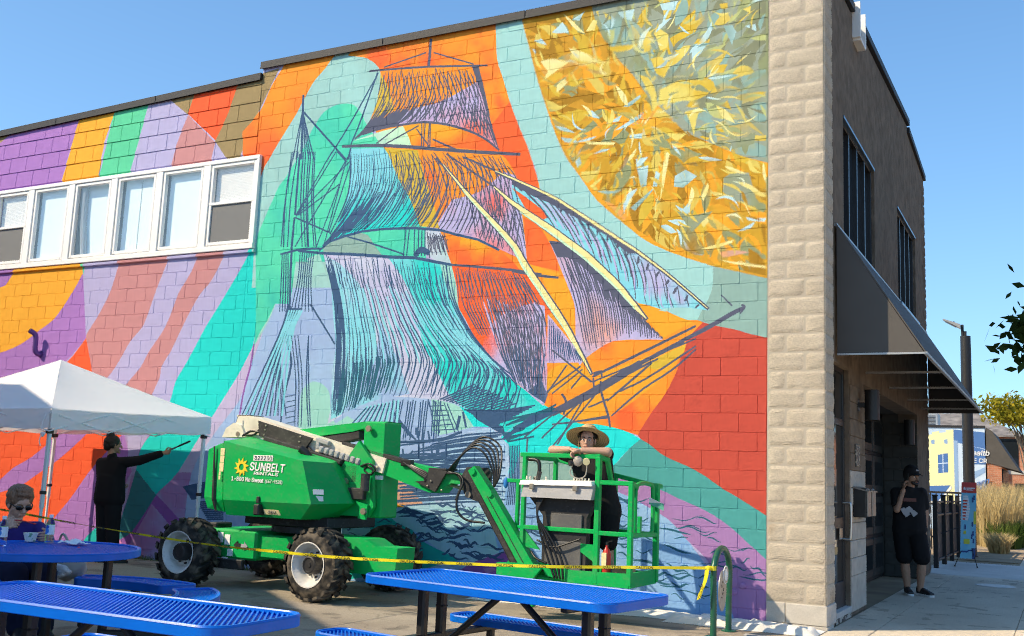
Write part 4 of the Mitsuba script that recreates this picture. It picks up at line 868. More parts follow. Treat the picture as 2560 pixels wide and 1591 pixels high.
# ------------------------------------------------------------------ ground
def slab_color(p, n, uv):
    s = fbm(p.x * 1.3, p.y * 1.3, 0.0, octaves=5); f = noise(p.x * 90.0, p.y * 90.0); blot = smoothstep(0.50, 0.72, fbm(p.x * 0.8 + 3.0, p.y * 1.7, 5.0, octaves=4)); spot = smoothstep(0.78, 0.86, noise(p.x * 5.0, p.y * 5.0))
    crack = dr.abs(fbm(p.x * 0.5, p.y * 0.5, 9.0, octaves=4) - 0.5); crack = 1.0 - smoothstep(0.001, 0.004, crack)
    c = mix((0.21, 0.175, 0.135), (0.32, 0.275, 0.215), s) * (0.86 + 0.24 * f)
    return c * (1.0 - 0.35 * blot) * (1.0 - 0.30 * spot) * (1.0 - 0.22 * crack)
mat('lot_concrete', slab_color, rough=0.85, spec=0.25, bump=lambda p, n, uv: 0.004 * fbm(p.x * 25.0, p.y * 25.0, octaves=3), bscale=1.0)
def walk_color(p, n, uv):
    s = fbm(p.x * 1.7 + 20.0, p.y * 1.1, 0.0, octaves=4); f = noise(p.x * 110.0, p.y * 110.0); spot = smoothstep(0.80, 0.88, noise(p.x * 6.0, p.y * 6.0, 2.0)); patchy = smoothstep(0.45, 0.7, fbm(p.x * 0.6, p.y * 0.6, 4.0))
    return mix((0.43, 0.37, 0.285), (0.57, 0.50, 0.40), s) * (0.88 + 0.2 * f) * (1.0 - 0.3 * spot) * (1.0 - 0.15 * patchy)
mat('walk_concrete', walk_color, rough=0.85, spec=0.25, bump=lambda p, n, uv: 0.003 * fbm(p.x * 40.0, p.y * 40.0, octaves=3))
mat('new_concrete', lambda p, n, uv: mix((0.40, 0.39, 0.36), (0.52, 0.50, 0.47), fbm(p.x * 2.0, p.y * 2.0)) * (0.9 + 0.15 * noise(p.x * 110.0, p.y * 110.0)), rough=0.85, spec=0.25)
mat('asphalt', lambda p, n, uv: mi.Color3f(0.075, 0.075, 0.078) * (0.6 + 0.8 * noise(p.x * 60.0, p.y * 60.0)), rough=0.9)
mat('dirt', lambda p, n, uv: mix((0.16, 0.12, 0.08), (0.30, 0.23, 0.15), fbm(p.x * 3.0, p.y * 3.0)), rough=0.95)
k = obj('ground', bx(-120, 160, -120, 260, -0.5, -0.012), 'dirt'); tag(k, kind='structure')
# lot slabs with sawn joints
pav = tag(key('pavement'), kind='structure')
xs = [-18.0, -15.0, -12.0, -9.0, -6.1, -3.1, -0.25, 0.62]; ys = [-16.0, -12.6, -9.6, -6.6, -3.55, -0.0]
base = obj('bed', bx(-18, 0.62, -16, 0.0, -0.05, -0.006), 'dirt', pav)
for i in range(len(xs) - 1):
    for j in range(len(ys) - 1): obj('slab', bx(xs[i] + .004, xs[i + 1] - .004, ys[j] + .004, ys[j + 1] - .004, -0.1, 0.0, 0.003), 'lot_concrete', pav)
sw = tag(key('sidewalk'), kind='structure')
obj('bed', bx(0.6, 4.4, -16, 60, -0.05, -0.006), 'dirt', sw)
gx = [0.62, 1.02, 2.26, 3.5, 4.4]; gy = [-16, -13, -10, -7, -4, -1.2, 1.25, 3.95, 6.6, 9.2]
for i in range(len(gx) - 1):
    for j in range(len(gy) - 1):
        obj('slab', bx(gx[i] + .004, gx[i + 1] - .004, gy[j] + .004, gy[j + 1] - .004, -0.1, 0.0, 0.003), 'walk_concrete', sw)
for j, (y0, y1) in enumerate([(9.2, 10.6), (10.6, 12.0), (12.0, 13.3)]):
    for i in range(3): obj('slab', bx([0.4, 2.26, 3.5][i] + .004, [2.26, 3.5, 4.4][i] - .004, y0 + .004, y1 - .004, -0.1, 0.001, 0.003), 'new_concrete' if i == 0 or j == 1 else 'walk_concrete', sw)
for j in range(13): obj('slab', bx(1.9 + .004, 4.4, 13.3 + 3 * j + .004, 16.3 + 3 * j - .004, -0.1, 0.0, 0.003), 'walk_concrete', sw)
k = obj('kerb', bx(4.4, 4.55, -40, 80, -0.3, 0.0, 0.01), 'new_concrete'); tag(k, kind='structure')
k = obj('road', bx(4.55, 14.0, -60, 160, -0.3, -0.13), 'asphalt'); tag(k, kind='structure')
# ------------------------------------------------------------------ the painted building
bld = thing('painted_building', 'two storey corner building whose long block wall carries a painted sailing ship mural', 'building')
W0, W1, XS = -15.5, 0.0, -7.46            # wall ends and the step in the parapet
CH = 0.2032; HB = 0.2032
mw = bld + '__mural_wall'
def zcop(x): return 7.19 if x > XS else 7.015 - 0.027 * (XS - x)
WIN = (-13.25, -7.34, 4.46, 5.85)
wallpoly = Polygon([(W0, 0), (0, 0), (0, 7.19), (XS, 7.19), (XS, zcop(XS - .01)), (W0, zcop(W0))]).difference(sbox(*[WIN[0], WIN[2], WIN[1], WIN[3]]))
obj('mural_wall', prism(wallpoly, 0.28, (0, 0.0, 0), un=(0, 1, 0)), 'mural_paint', bld)
tag(mw, 'painted block wall with a tall ship under sail')
brng = np.random.default_rng(3)
def block(x0, x1, z0, z1, lap=False):
    """front of one painted block: a proud face with sloped edges, a little out of true (y = 0.0 is the joint)."""
    g = 0.0012; x0 += g; x1 -= g; z0 += g; z1 -= g
    if x1 - x0 < 0.03 or z1 - z0 < 0.03: return None
    d = -0.0035 - brng.uniform(0, 0.003); e = 0.004; t = brng.normal(0, 0.0008, 4); lo = -0.012 if lap else 0.0
    a = np.array([(x0, 0.002, z0), (x1, 0.002, z0), (x1, 0.002, z1), (x0, 0.002, z1), (x0 + e, d + lo + t[0], z0 + e * .6), (x1 - e, d + lo + t[1], z0 + e * .6), (x1 - e, d + t[2], z1 - e), (x0 + e, d + t[3], z1 - e)])
    return trimesh.Trimesh(a, [(4, 5, 6), (4, 6, 7), (0, 1, 5), (0, 5, 4), (1, 2, 6), (1, 6, 5), (2, 3, 7), (2, 7, 6), (3, 0, 4), (3, 4, 7)], process=False)
cand = []
for n in range(-1, 36):
    z0 = 0.14 + CH * n; z1 = z0 + CH
    if z1 < 0.02: continue
    z0 = max(z0, 0.0); off = -0.1 if n % 2 == 0 else -0.303
    for i in range(-1, 40):
        x1 = min(off - 2 * HB * i, 0.0); x0 = off - 2 * HB * (i + 1)
        if x0 >= -0.02: continue
        for (a, b, lap) in ([(x0, x1, 0)] if x0 > XS or x1 < XS else [(x0, XS, 0), (XS, x1, 0)]):
            c, d = z0, z1
            if a < XS - 1e-6:
                if c > 4.45: continue
                d = min(d, 4.47)
            if a < XS + .3 and b > WIN[1] - .02 and b <= XS: pass
            if d > 7.19: d = 7.19
            if b - a < 0.03 or d - c < 0.03 or b < -14.6: continue
            cand.append((a, b, c, d, 0))
for n in range(-1, 5):
    z0 = 5.89 + 0.2635 * n; z1 = z0 + 0.2635
    for i in range(0, 20):
        x1 = XS - 0.41 * i - (0.2 if n % 2 else 0); x0 = x1 - 0.41
        if i == 0 and n % 2: x1 = XS; x0 = XS - 0.2 - 0.41
        tilt = 0.0; zz1 = min(z1, zcop(x0) - 0.0)
        if max(z0, 5.85) < zz1 - 0.03 and x1 > -14.6: cand.append((x0, x1, max(z0, 5.86), zz1, 1))
for zz in (4.47, 4.67, 4.87, 5.07, 5.27, 5.47, 5.66): cand.append((-14.2, WIN[0] - 0.01, zz, zz + 0.2, 0)); cand.append((WIN[1] + 0.005, XS + 0.0, zz, zz + 0.2, 0)) if XS - WIN[1] > .03 else None
cand = [(c, np.linalg.norm(np.array([(c[0] + c[1]) / 2, 0, (c[2] + c[3]) / 2]) - CAM)) for c in cand]
cand.sort(key=lambda t: t[1])
far = []
for i, (c, d) in enumerate(cand):
    m = block(*c[:4], lap=c[4])
    if m is None: continue
    if i < 300: obj('block', m, 'mural_paint', mw)
    else: far.append(m)
k = obj('distant_block', cat(far), 'mural_paint', mw); tag(k, kind='stuff')
# metal coping
mat('dark_metal', (0.030, 0.030, 0.034), rough=0.55, spec=0.25)
mat('black_metal', lambda p, n, uv: mi.Color3f(0.018, 0.018, 0.02) * (0.7 + 0.6 * fbm(p.x * 20.0, p.y * 20.0, p.z * 20.0)), rough=0.45)
def shear(m, x0, x1, z0, z1, k=0):
    q = np.asarray(m.vertices).copy(); q[:, 2] += z0 + (z1 - z0) * (q[:, k] - x0) / (x1 - x0); return trimesh.Trimesh(q, m.faces, process=False)
def cop(x0, x1, z0, z1): return shear(cat(bx(x0, x1, -0.05, 0.31, 0.005, 0.10, .004), bx(x0, x1, -0.056, -0.05, -.012, 0.012)), x0, x1, z0, z1)
for x0, x1, a, b in [(W0, -11.9, zcop(W0), zcop(-11.9)), (-11.89, -9.6, zcop(-11.89), zcop(-9.6)), (-9.59, XS - .002, zcop(-9.59), zcop(XS - .01)), (XS - .02, -5.3, 7.18, 7.18), (-5.29, -3.1, 7.18, 7.18), (-3.09, -0.9, 7.18, 7.18), (-.89, 0.0, 7.18, 7.18)]:
    obj('coping', cop(x0, x1, a, b), 'dark_metal', bld)
# ------------------------------------------------------------------ strip of six windows
mat('white_frame', lambda p, n, uv: mi.Color3f(0.80, 0.79, 0.77) * (0.92 + 0.12 * fbm(p.x * 3.0, p.y * 3.0, p.z * 3.0)), rough=0.4)
scene['clear_glass'] = {'type': 'thindielectric', 'int_ior': 1.52}
mat('window_blind', (0.66, 0.80, 0.86), rough=0.8); mat('room_grey', (0.30, 0.34, 0.38), rough=0.9); mat('insect_screen', (0.16, 0.165, 0.17), rough=0.8); mat('blind_slat', (0.7, 0.71, 0.7), rough=0.6)
ws = obj('window_strip', cat(bx(WIN[0], WIN[1], -0.055, 0.02, 5.79, 5.85, .006), bx(WIN[0], WIN[1], -0.065, 0.02, 4.46, 4.54, .006), bx(WIN[0], WIN[0] + .06, -.055, .02, 4.54, 5.79, .006), bx(WIN[1] - .06, WIN[1], -.055, .02, 4.54, 5.79, .006)), 'white_frame', bld)
tag(ws, 'row of six white framed windows high on the painted wall')
obj('sill', bx(WIN[0], WIN[1] + .02, -0.05, 0.0, 4.405, 4.445, .004), 'mural_paint', bld)
obj('room', cat(bx(WIN[0], WIN[1], 0.24, 0.26, 4.4, 5.9)), 'room_grey', bld)
for i in range(6):
    xr = WIN[1] - 0.985 * i; xl = xr - 0.985
    if i < 5: obj('mullion', bx(xl - .10, xl + .04, -0.05, 0.02, 4.54, 5.79, .005), 'white_frame', ws)
    a, b = xl + (.05 if i < 5 else .08), xr - (.12 if i else .07); zb, zt = 4.56, 5.785; s = 0.045
    w = obj('window', cat(bx(a, a + s, -.035, .03, zb, zt, .004), bx(b - s, b, -.035, .03, zb, zt, .004), bx(a + s, b - s, -.035, .03, zt - s, zt, .004), bx(a + s, b - s, -.035, .03, zb, zb + s, .004)), 'white_frame', bld)
    obj('pane', trimesh.Trimesh([(a + s, .0, zb + s), (b - s, .0, zb + s), (b - s, .0, zt - s), (a + s, .0, zt - s)], [(0, 1, 2), (0, 2, 3)], process=False), 'clear_glass', w)
    bl = .05
    if i in (0, 5):
        obj('meeting_rail', bx(a, b, -.04, .02, 5.165, 5.205, .004), 'white_frame', w)
        obj('screen', bx(a + s, b - s, -.012, -.006, zb + s, 5.165), 'insect_screen', w)
        obj('blind', cat([bx(a + s, b - s, .05, .054, z, z + .021) for z in np.arange(zb + s, zt - s, .024)]), 'blind_slat', w)
    elif i == 3:
        obj('curtain', cat(bx(a + s + .02, b - s, .12, .13, 4.5, 5.84)), 'window_blind', w)
        obj('drape', tube(curve([(a + .10, .08, 5.8), (a + .12, .08, 5.2), (a + .18, .08, 4.8), (a + .20, .08, 4.55)]), [.03] * 8 + [.06] * 8 + [.10] * 9 if False else .05, 8), 'room_grey', w)
    else:
        obj('blind', cat(*([bx(a + bl, b - s - .005, .07, .08, 4.5, 5.76)] if i != 2 else [bx(a + bl, (a + b) / 2 - .008, .08, .09, 4.5, 5.78), bx((a + b) / 2 + .008, b - s, .08, .09, 4.5, 5.78)])), 'window_blind', w)
# ------------------------------------------------------------------ split-face corner pier and the street side
def split_color(p, n, uv):
    c = mix((0.47, 0.405, 0.315), (0.62, 0.54, 0.43), fbm(p.x * 6.0 + 4.0 * p.y, p.y * 6.0, p.z * 6.0, octaves=4)); rust = smoothstep(0.62, 0.8, fbm(p.x * 3.0, p.y * 3.0 + 7.0, p.z * 3.0, octaves=4)) * smoothstep(3.0, 0.2, p.z)
    low = smoothstep(0.6, 0.0, p.z)
    return mix(c, (0.34, 0.25, 0.16), rust * 0.55) * (0.76 + 0.4 * noise(p.x * 85.0, p.y * 85.0, p.z * 100.0)) * (1.0 - 0.15 * low)
def crag(p): return 0.020 * dr.abs(fbm(p.x * 30.0 + 11.0 * p.z, p.y * 30.0, p.z * 42.0 - 9.0 * p.x, octaves=3) - 0.5) + 0.014 * noise(p.x * 75.0, p.y * 75.0, p.z * 90.0)
mat('split_stone', split_color, rough=0.9, spec=0.2, bump=lambda p, n, uv: crag(p), bscale=1.0)
mat('mortar', (0.42, 0.37, 0.30), rough=0.95)
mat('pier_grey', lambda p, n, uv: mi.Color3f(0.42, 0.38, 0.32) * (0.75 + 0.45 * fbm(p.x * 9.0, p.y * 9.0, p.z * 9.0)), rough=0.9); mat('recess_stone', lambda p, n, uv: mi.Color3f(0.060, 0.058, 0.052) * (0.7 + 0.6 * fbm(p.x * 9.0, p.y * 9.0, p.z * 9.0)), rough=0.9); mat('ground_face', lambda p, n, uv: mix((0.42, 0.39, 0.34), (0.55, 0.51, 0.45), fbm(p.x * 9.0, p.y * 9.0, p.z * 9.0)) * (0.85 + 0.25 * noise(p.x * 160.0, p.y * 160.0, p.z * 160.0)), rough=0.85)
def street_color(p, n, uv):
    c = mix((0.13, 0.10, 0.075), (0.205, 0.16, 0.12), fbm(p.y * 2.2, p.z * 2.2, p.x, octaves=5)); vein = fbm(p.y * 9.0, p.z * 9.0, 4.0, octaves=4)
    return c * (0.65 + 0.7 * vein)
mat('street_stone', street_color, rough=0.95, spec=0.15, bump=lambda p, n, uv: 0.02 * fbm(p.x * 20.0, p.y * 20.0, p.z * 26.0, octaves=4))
XF, PH, PB = 0.6, 0.1988, 0.239           # street face, pier course, top of the base course
def stone(x0, x1, z0, z1, side, seed):
    """split-face block front (side 0: faces the lot; 1: faces the street) with a broken face and a chiselled margin."""
    g = 0.0025; nx, nz = max(4, int((x1 - x0) / 0.04)), 6
    u, w = np.meshgrid(np.linspace(x0 + g, x1 - g, nx + 1), np.linspace(z0 + g, z1 - g, nz + 1), indexing='ij')
    q = np.stack([u * 9.0 + seed, w * 11.0, np.full_like(u, seed * 3.1)], -1); edge = np.minimum(np.minimum(u - x0, x1 - u), np.minimum(w - z0, z1 - w))
    d = (0.014 + 0.016 * (meshkit.fbm(q * 2.2, 3) - 0.45)) * np.clip((edge - g) / 0.012, 0, 1) + 0.001
    P = np.stack([u, -d, w], -1) if side == 0 else np.stack([XF + d, u, w], -1)
    m = grid_mesh(P)
    return m if side else trimesh.Trimesh(m.vertices, m.faces[:, ::-1] if False else m.faces, process=False)
pier = obj('corner_pier', bx(0.002, XF - 0.002, -0.004, 0.48, 0.0, 7.35), 'mortar', bld); tag(pier, 'pale split face stone corner pier')
for n in range(36):
    z0 = PB + PH * n; z1 = min(z0 + PH, 7.34); cut = 0.4 if n % 2 == 0 else 0.2
    obj('stone', stone(0.004, cut, z0, z1, 0, n * 2.0), 'split_stone', pier, smooth=35); obj('stone', stone(cut, XF + 0.018, z0, z1, 0, n * 2.0 + 1), 'split_stone', pier, smooth=35)
    obj('stone', stone(-0.016, 0.2 if n % 2 == 0 else 0.46, z0, z1, 1, n * 2.0 + 50), 'split_stone', pier, smooth=35)
    if n % 2 == 0: obj('stone', stone(0.2, 0.46, z0, z1, 1, n * 2.0 + 90), 'split_stone', pier, smooth=35)
for a, b in ((0.004, 0.197), (0.203, XF + .02)): obj('base_stone', bx(a, b, -0.022, 0.1, 0.035, PB - .004, .006), 'ground_face', pier)
obj('base_stone', bx(0.2, XF + 0.025, -0.03, 0.3, -0.02, 0.03, .004), 'ground_face', pier); obj('base_stone', bx(0.3, XF + 0.02, 0.104, 0.46, 0.03, PB - .004, .006), 'ground_face', pier)
YE = 9.4
openings = [sbox(0.48, 0.05, 1.38, 2.78), sbox(2.42, 0.0, 7.8, 2.72), sbox(1.15, 4.29, 3.45, 5.80), sbox(5.72, 4.33, 7.95, 5.86)]
sf = Polygon([(0.475, 0), (YE, 0), (YE, 7.30), (7.12, 7.52), (7.12, 7.62), (0.475, 7.28)])
for o in openings: sf = sf.difference(o)
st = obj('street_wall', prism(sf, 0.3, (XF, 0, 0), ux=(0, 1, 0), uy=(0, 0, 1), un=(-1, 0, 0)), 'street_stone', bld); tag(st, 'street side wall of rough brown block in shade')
obj('back_wall', cat(bx(W0, XF - .3, YE - .3, YE, 0, 7.2), bx(W0, W0 + .3, .3, YE - .3, 0, 6.9), bx(W0 + .3, XF - .3, .28, YE - .3, 6.6, 6.7)), 'street_stone', bld)
# rough block ends along the far corner and round the pier beside the door
for n in range(37):
    z0 = 0.03 + PH * n
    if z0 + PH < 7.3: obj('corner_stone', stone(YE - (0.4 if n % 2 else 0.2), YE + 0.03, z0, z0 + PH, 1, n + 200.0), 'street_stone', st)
for n in range(14):
    z0 = 0.239 + PH * n - (0.2 if n == 0 else 0)
    if z0 < 2.6:
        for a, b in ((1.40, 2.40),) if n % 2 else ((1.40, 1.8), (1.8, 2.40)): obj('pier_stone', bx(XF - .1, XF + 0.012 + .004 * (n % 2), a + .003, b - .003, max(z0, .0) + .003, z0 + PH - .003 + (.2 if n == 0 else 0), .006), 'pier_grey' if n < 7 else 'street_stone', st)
def scop(y0, y1, z0, z1):
    m = prism([(-0.33, 0.0), (0.045, 0.0), (0.045, 0.10), (-0.33, 0.12)], 1.0, (0, 0, 0), ux=(1, 0, 0), uy=(0, 0, 1), un=(0, 1, 0)); q = np.asarray(m.vertices).copy(); t = q[:, 1].copy(); q[:, 1] = y0 + (y1 - y0) * t; q[:, 0] += XF; q[:, 2] += z0 + (z1 - z0) * t
    return trimesh.Trimesh(q, m.faces, process=False)
obj('coping', scop(-0.05, 1.80, 7.24, 7.38), 'dark_metal', bld); obj('coping', scop(2.28, 7.15, 7.42, 7.64), 'dark_metal', bld); obj('coping', scop(7.10, YE + .05, 7.50, 7.30), 'dark_metal', bld)
mat('white_metal', (0.78, 0.77, 0.74), rough=0.45)
obj('parapet_outlet', cat(bx(XF - .3, XF + .10, 1.82, 1.86, 7.05, 7.52), bx(XF - .3, XF + .10, 2.22, 2.26, 7.05, 7.52), bx(XF - .02, XF + .10, 1.86, 2.22, 7.02, 7.05)), 'white_metal', bld)
# street windows
mat('dark_frame', (0.02, 0.02, 0.022), rough=0.35); mat('steel_blue_trim', (0.16, 0.24, 0.33), rough=0.3, metallic=0.6)
scene['dark_glass'] = {'type': 'twosided', 'bsdf': {'type': 'principled', 'base_color': rgb((0.012, 0.016, 0.02)), 'roughness': 0.04, 'specular': 0.7}}
for (y0, z0, y1, z1) in ((1.15, 4.29, 3.45, 5.80), (5.72, 4.33, 7.95, 5.86)):
    w = obj('street_window', cat(bx(XF - .12, XF - .04, y0, y1, z1 - .06, z1, .004), bx(XF - .12, XF - .04, y0, y1, z0, z0 + .06, .004), bx(XF - .12, XF - .04, y0, y0 + .06, z0 + .06, z1 - .06, .004), bx(XF - .12, XF - .04, y1 - .06, y1, z0 + .06, z1 - .06, .004)), 'dark_frame', bld)
    for i in range(1, 4): obj('mullion', bx(XF - .115, XF - .035, y0 + (y1 - y0) * i / 4 - .03, y0 + (y1 - y0) * i / 4 + .03, z0 + .06, z1 - .06, .004), 'dark_frame', w)
    for i in range(4): obj('pane', bx(XF - .10, XF - .09, y0 + (y1 - y0) * i / 4 + .03, y0 + (y1 - y0) * (i + 1) / 4 - .03, z0 + .06, z1 - .06), 'dark_glass', w)
    obj('sill', bx(XF - .04, XF + .06, y0 - .03, y1 + .03, z0 - .05, z0, .006), 'steel_blue_trim', w); obj('head_trim', bx(XF - .05, XF + .012, y0, y1, z1 - .035, z1 - .003), 'steel_blue_trim', w)
# street door
scene['door_glass'] = {'type': 'twosided', 'bsdf': {'type': 'principled', 'base_color': rgb((0.03, 0.03, 0.03)), 'roughness': 0.05, 'specular': 0.6}}
dx = XF - 0.05
door = obj('street_door', cat(bx(dx - .05, dx, .48, .56, .12, 2.78, .004), bx(dx - .05, dx, 1.30, 1.38, .12, 2.78, .004), bx(dx - .05, dx, .56, 1.30, 2.72, 2.78, .004), bx(dx - .05, dx, .56, 1.30, 2.12, 2.20, .004), bx(dx - .05, dx, .56, 1.30, .12, .40, .004), bx(dx - .05, dx, .56, 1.30, .98, 1.10, .004)), 'dark_frame', bld); tag(door, 'black glazed street door with a bar handle')
for z0, z1 in ((.40, .98), (1.10, 2.12), (2.20, 2.72)): obj('pane', bx(dx - .03, dx - .02, .56, 1.30, z0, z1), 'door_glass', door)
mat('brushed_steel', (0.62, 0.62, 0.60), rough=0.28, metallic=1.0)
obj('handle', tube(curve([(dx, 1.22, .86), (dx + .07, 1.22, .86), (dx + .09, 1.22, .90), (dx + .09, 1.22, 1.22), (dx + .07, 1.22, 1.26), (dx, 1.22, 1.26)], 4), .014, 8), 'brushed_steel', door, smooth=True)
obj('lock_plate', bx(dx, dx + .006, 1.02, 1.20, .86, .98), 'brushed_steel', door); mat('tan_card', (0.42, 0.30, 0.14), rough=0.8); obj('notice', bx(dx - .018, dx - .012, .70, .98, .70, .78), 'tan_card', door)
obj('threshold', bx(dx - .1, XF + .02, .48, 1.38, .06, .12, .004), 'new_concrete', bld)
mat('peeling_paint', lambda p, n, uv: mix((0.42, 0.39, 0.34), (0.10, 0.085, 0.075), smoothstep(0.48, 0.55, fbm(p.y * 9.0, p.z * 14.0, 2.0))), rough=0.9); obj('door_base', bx(dx - .1, XF + .008, .48, 1.38, 0, .06), 'peeling_paint', bld)
# recessed overhead door and the recess
gd = obj('overhead_door', bx(-.02, .02, 2.42, 7.8, 0, 2.72), 'dark_frame', bld); tag(gd, 'dark glazed overhead door set back under the awning')
mat('door_green', (0.03, 0.036, 0.034), rough=0.4)
for r in range(4):
    for c in range(5):
        obj('panel', bx(.02, .045, 2.5 + c * 1.06, 3.48 + c * 1.06, .06 + r * .66, .66 + r * .66, .008), 'door_green', gd); obj('pane', bx(.04, .05, 2.62 + c * 1.06, 3.36 + c * 1.06, .18 + r * .66, .56 + r * .66), 'dark_glass', gd)
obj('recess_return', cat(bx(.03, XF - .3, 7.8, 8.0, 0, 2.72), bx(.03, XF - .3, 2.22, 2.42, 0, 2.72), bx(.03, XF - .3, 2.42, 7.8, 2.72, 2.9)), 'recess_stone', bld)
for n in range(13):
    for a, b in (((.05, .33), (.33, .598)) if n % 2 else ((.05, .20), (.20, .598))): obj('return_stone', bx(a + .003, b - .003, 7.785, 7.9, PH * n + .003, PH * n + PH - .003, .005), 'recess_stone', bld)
# ------------------------------------------------------------------ articulated boom lift
def paint_color(base, dirt=0.14):
    b = tuple(float(v) for v in base)
    def f(p, n, uv):
        d = fbm(p.x * 5.0, p.y * 5.0, p.z * 5.0, octaves=4); s = smoothstep(0.70, 0.80, noise(p.x * 40.0, p.y * 40.0, p.z * 40.0))
        return mix(b, (0.20, 0.19, 0.16), dirt * smoothstep(0.45, 0.75, d) + 0.12 * s) * (0.92 + 0.14 * d)
    return f
GREEN = lin((0, 168, 82)); GREEN2 = lin((30, 165, 78))
mat('lift_green', paint_color(GREEN), rough=0.45, spec=0.3)
mat('lift_cream', paint_color((0.74, 0.68, 0.56), 0.35), rough=0.45)
mat('lift_black', paint_color((0.022, 0.022, 0.024), 0.10), rough=0.5)
mat('lift_grey', paint_color((0.36, 0.36, 0.37), 0.2), rough=0.5)
mat('rubber', lambda p, n, uv: mix((0.02, 0.02, 0.02), (0.13, 0.11, 0.085), smoothstep(0.35, 0.75, fbm(p.x * 14.0, p.y * 14.0, p.z * 14.0))), rough=0.85, spec=0.25)
mat('rim_paint', paint_color((0.72, 0.71, 0.68), 0.35), rough=0.45)
mat('decal_white', (0.82, 0.82, 0.80), rough=0.5); mat('decal_yellow', (0.85, 0.62, 0.03), rough=0.5); mat('decal_black', (0.02, 0.02, 0.02), rough=0.5); mat('decal_cream', (0.75, 0.66, 0.36), rough=0.5)
mat('panel_grey', paint_color((0.10, 0.10, 0.10), 0.25), rough=0.5); mat('hose', (0.015, 0.015, 0.016), rough=0.4); mat('bolt_steel', (0.45, 0.40, 0.32), rough=0.4, metallic=0.8)
lift = thing('boom_lift', 'green articulated boom lift with white rims parked along the mural', 'boom lift')
def lo(name, mesh, m, parent=None, **kw): return obj(name, mesh, m, parent or lift, **kw)
def wheel(cx, cy, cz, side, steer=0.0, R=0.385, W=0.31):
    """tyre with chevron lugs, dished rim and hub; side -1 shows the dish towards the viewer (-y)."""
    A = np.array([math.sin(steer), math.cos(steer), 0.0]) * side; c = np.array([cx, cy, cz]); F = frame(A)
    prof = [(-W / 2 + .02, .215), (-W / 2, .25), (-W / 2 + .005, .30), (-W / 2 + .04, R - .035), (W / 2 - .04, R - .035), (W / 2 - .005, .30), (W / 2, .25), (W / 2 - .02, .215), (-W / 2 + .02, .215)]
    t = lo('tyre', lathe(prof, c, c + A, 36), 'rubber', smooth=40); lugs = []
    n = 18
    for i in range(n):
        for s in (-1, 1):
            a0 = 2 * math.pi * (i + (0.5 if s > 0 else 0)) / n; q = []
            for (u, da, w) in ((0.01 * s, .23, .055), (s * W * .30, .08, .065), (s * W * .47, 0.0, .075)):
                for dr_ in (R - .045, R if abs(u) < W * .4 else R - .012):
                    for e in (-.5, .5):
                        ang = a0 + da + e * w / R; q.append(c + A * u + dr_ * (math.cos(ang) * F[:, 1] + math.sin(ang) * F[:, 2]))
            q = np.array(q).reshape(3, 4, 3); v = q.reshape(-1, 3); f = []
            for k in range(2):
                b = 4 * k; f += [(b + 2, b + 3, b + 7), (b + 2, b + 7, b + 6), (b, b + 2, b + 6), (b, b + 6, b + 4), (b + 1, b + 5, b + 7), (b + 1, b + 7, b + 3)]
            f += [(0, 1, 3), (0, 3, 2), (8, 10, 11), (8, 11, 9)]; lugs.append(trimesh.Trimesh(v, f, process=False))
    lk = lo('tread_lugs', cat(lugs), 'rubber', t); tag(lk, kind='stuff')
    W2 = W / 2
    rp = [(W2 - .015, .225), (W2 + .004, .238), (W2 + .004, .226), (W2 - .02, .214), (W2 - .035, .196), (W2 - .05, .190), (W2 - .065, .178), (W2 - .11, .172), (W2 - .125, .160), (W2 - .13, .09), (W2 - .10, .07), (W2 - .10, 0.001)]
    r = lo('rim', lathe(rp, c, c + A, 40), 'rim_paint', smooth=35)
    lo('hub', lathe([(W2 - .14, .10), (W2 - .03, .098), (W2 - .015, .09), (W2 - .01, .075), (W2 - .02, .07), (W2 - .02, .03), (W2 - .012, .028), (W2 - .012, .001)], c, c + A, 28), 'lift_black', r, smooth=35)
    nuts = []
    for i in range(9):
        a = 2 * math.pi * i / 9; o = c + .128 * (math.cos(a) * F[:, 1] + math.sin(a) * F[:, 2]); nuts.append(cyl(o + A * (W2 - .135), o + A * (W2 - .10), .012, sides=6))
    lo('wheel_nut', each(nuts), 'lift_black', r)
wheel(-4.26, -2.0, .390, -1, 0.10); wheel(-6.16, -1.98, .390, -1); wheel(-4.33, -.55, .385, 1, 0.05); wheel(-6.25, -.45, .385, 1)
# chassis
yc = -1.25
ch = lo('chassis', cat(bx(-6.05, -4.25, -1.70, -.80, .36, .62, .02), bx(-6.10, -5.35, -1.76, -.75, .33, .66, .025),
    prism([(-4.35, .30), (-3.45, .31), (-3.43, .60), (-3.70, .60), (-3.84, .67), (-4.40, .68)], .34, (0, -1.75, 0), un=(0, 1, 0))), 'lift_green')
lo('axle', each([cyl((-4.26, -1.9, .39), (-4.30, -.6, .39), .07), cyl((-6.16, -1.9, .39), (-6.2, -.6, .39), .07)]), 'lift_black', ch, smooth=40)
lo('turntable', cat(lathe([(0, .001), (0, .40), (.07, .40), (.07, .33), (.16, .33), (.16, .001)], (-5.05, yc, .66), (-5.05, yc, 1), 32), bx(-5.6, -4.4, -1.7, -.8, .74, .86, .01)), 'lift_black')
lo('tow_box', cat(bx(-6.14, -6.0, -1.72, -1.45, .45, .72, .015), bx(-6.1, -5.5, -1.80, -1.74, .22, .33, .01)), 'lift_black', ch)
for x0, x1, z0, z1 in ((-5.92, -5.84, .505, .62), (-5.815, -5.735, .485, .60), (-5.76, -5.68, .36, .44), (-5.84, -5.75, .285, .345)): lo('warning_label', bx(x0, x1, -1.768, -1.761, z0, z1), 'decal_white', ch)
arrow = [(-.10, 0), (-.045, .05), (-.045, .022), (.0, .022), (.0, -.022), (-.045, -.022), (-.045, -.05)]
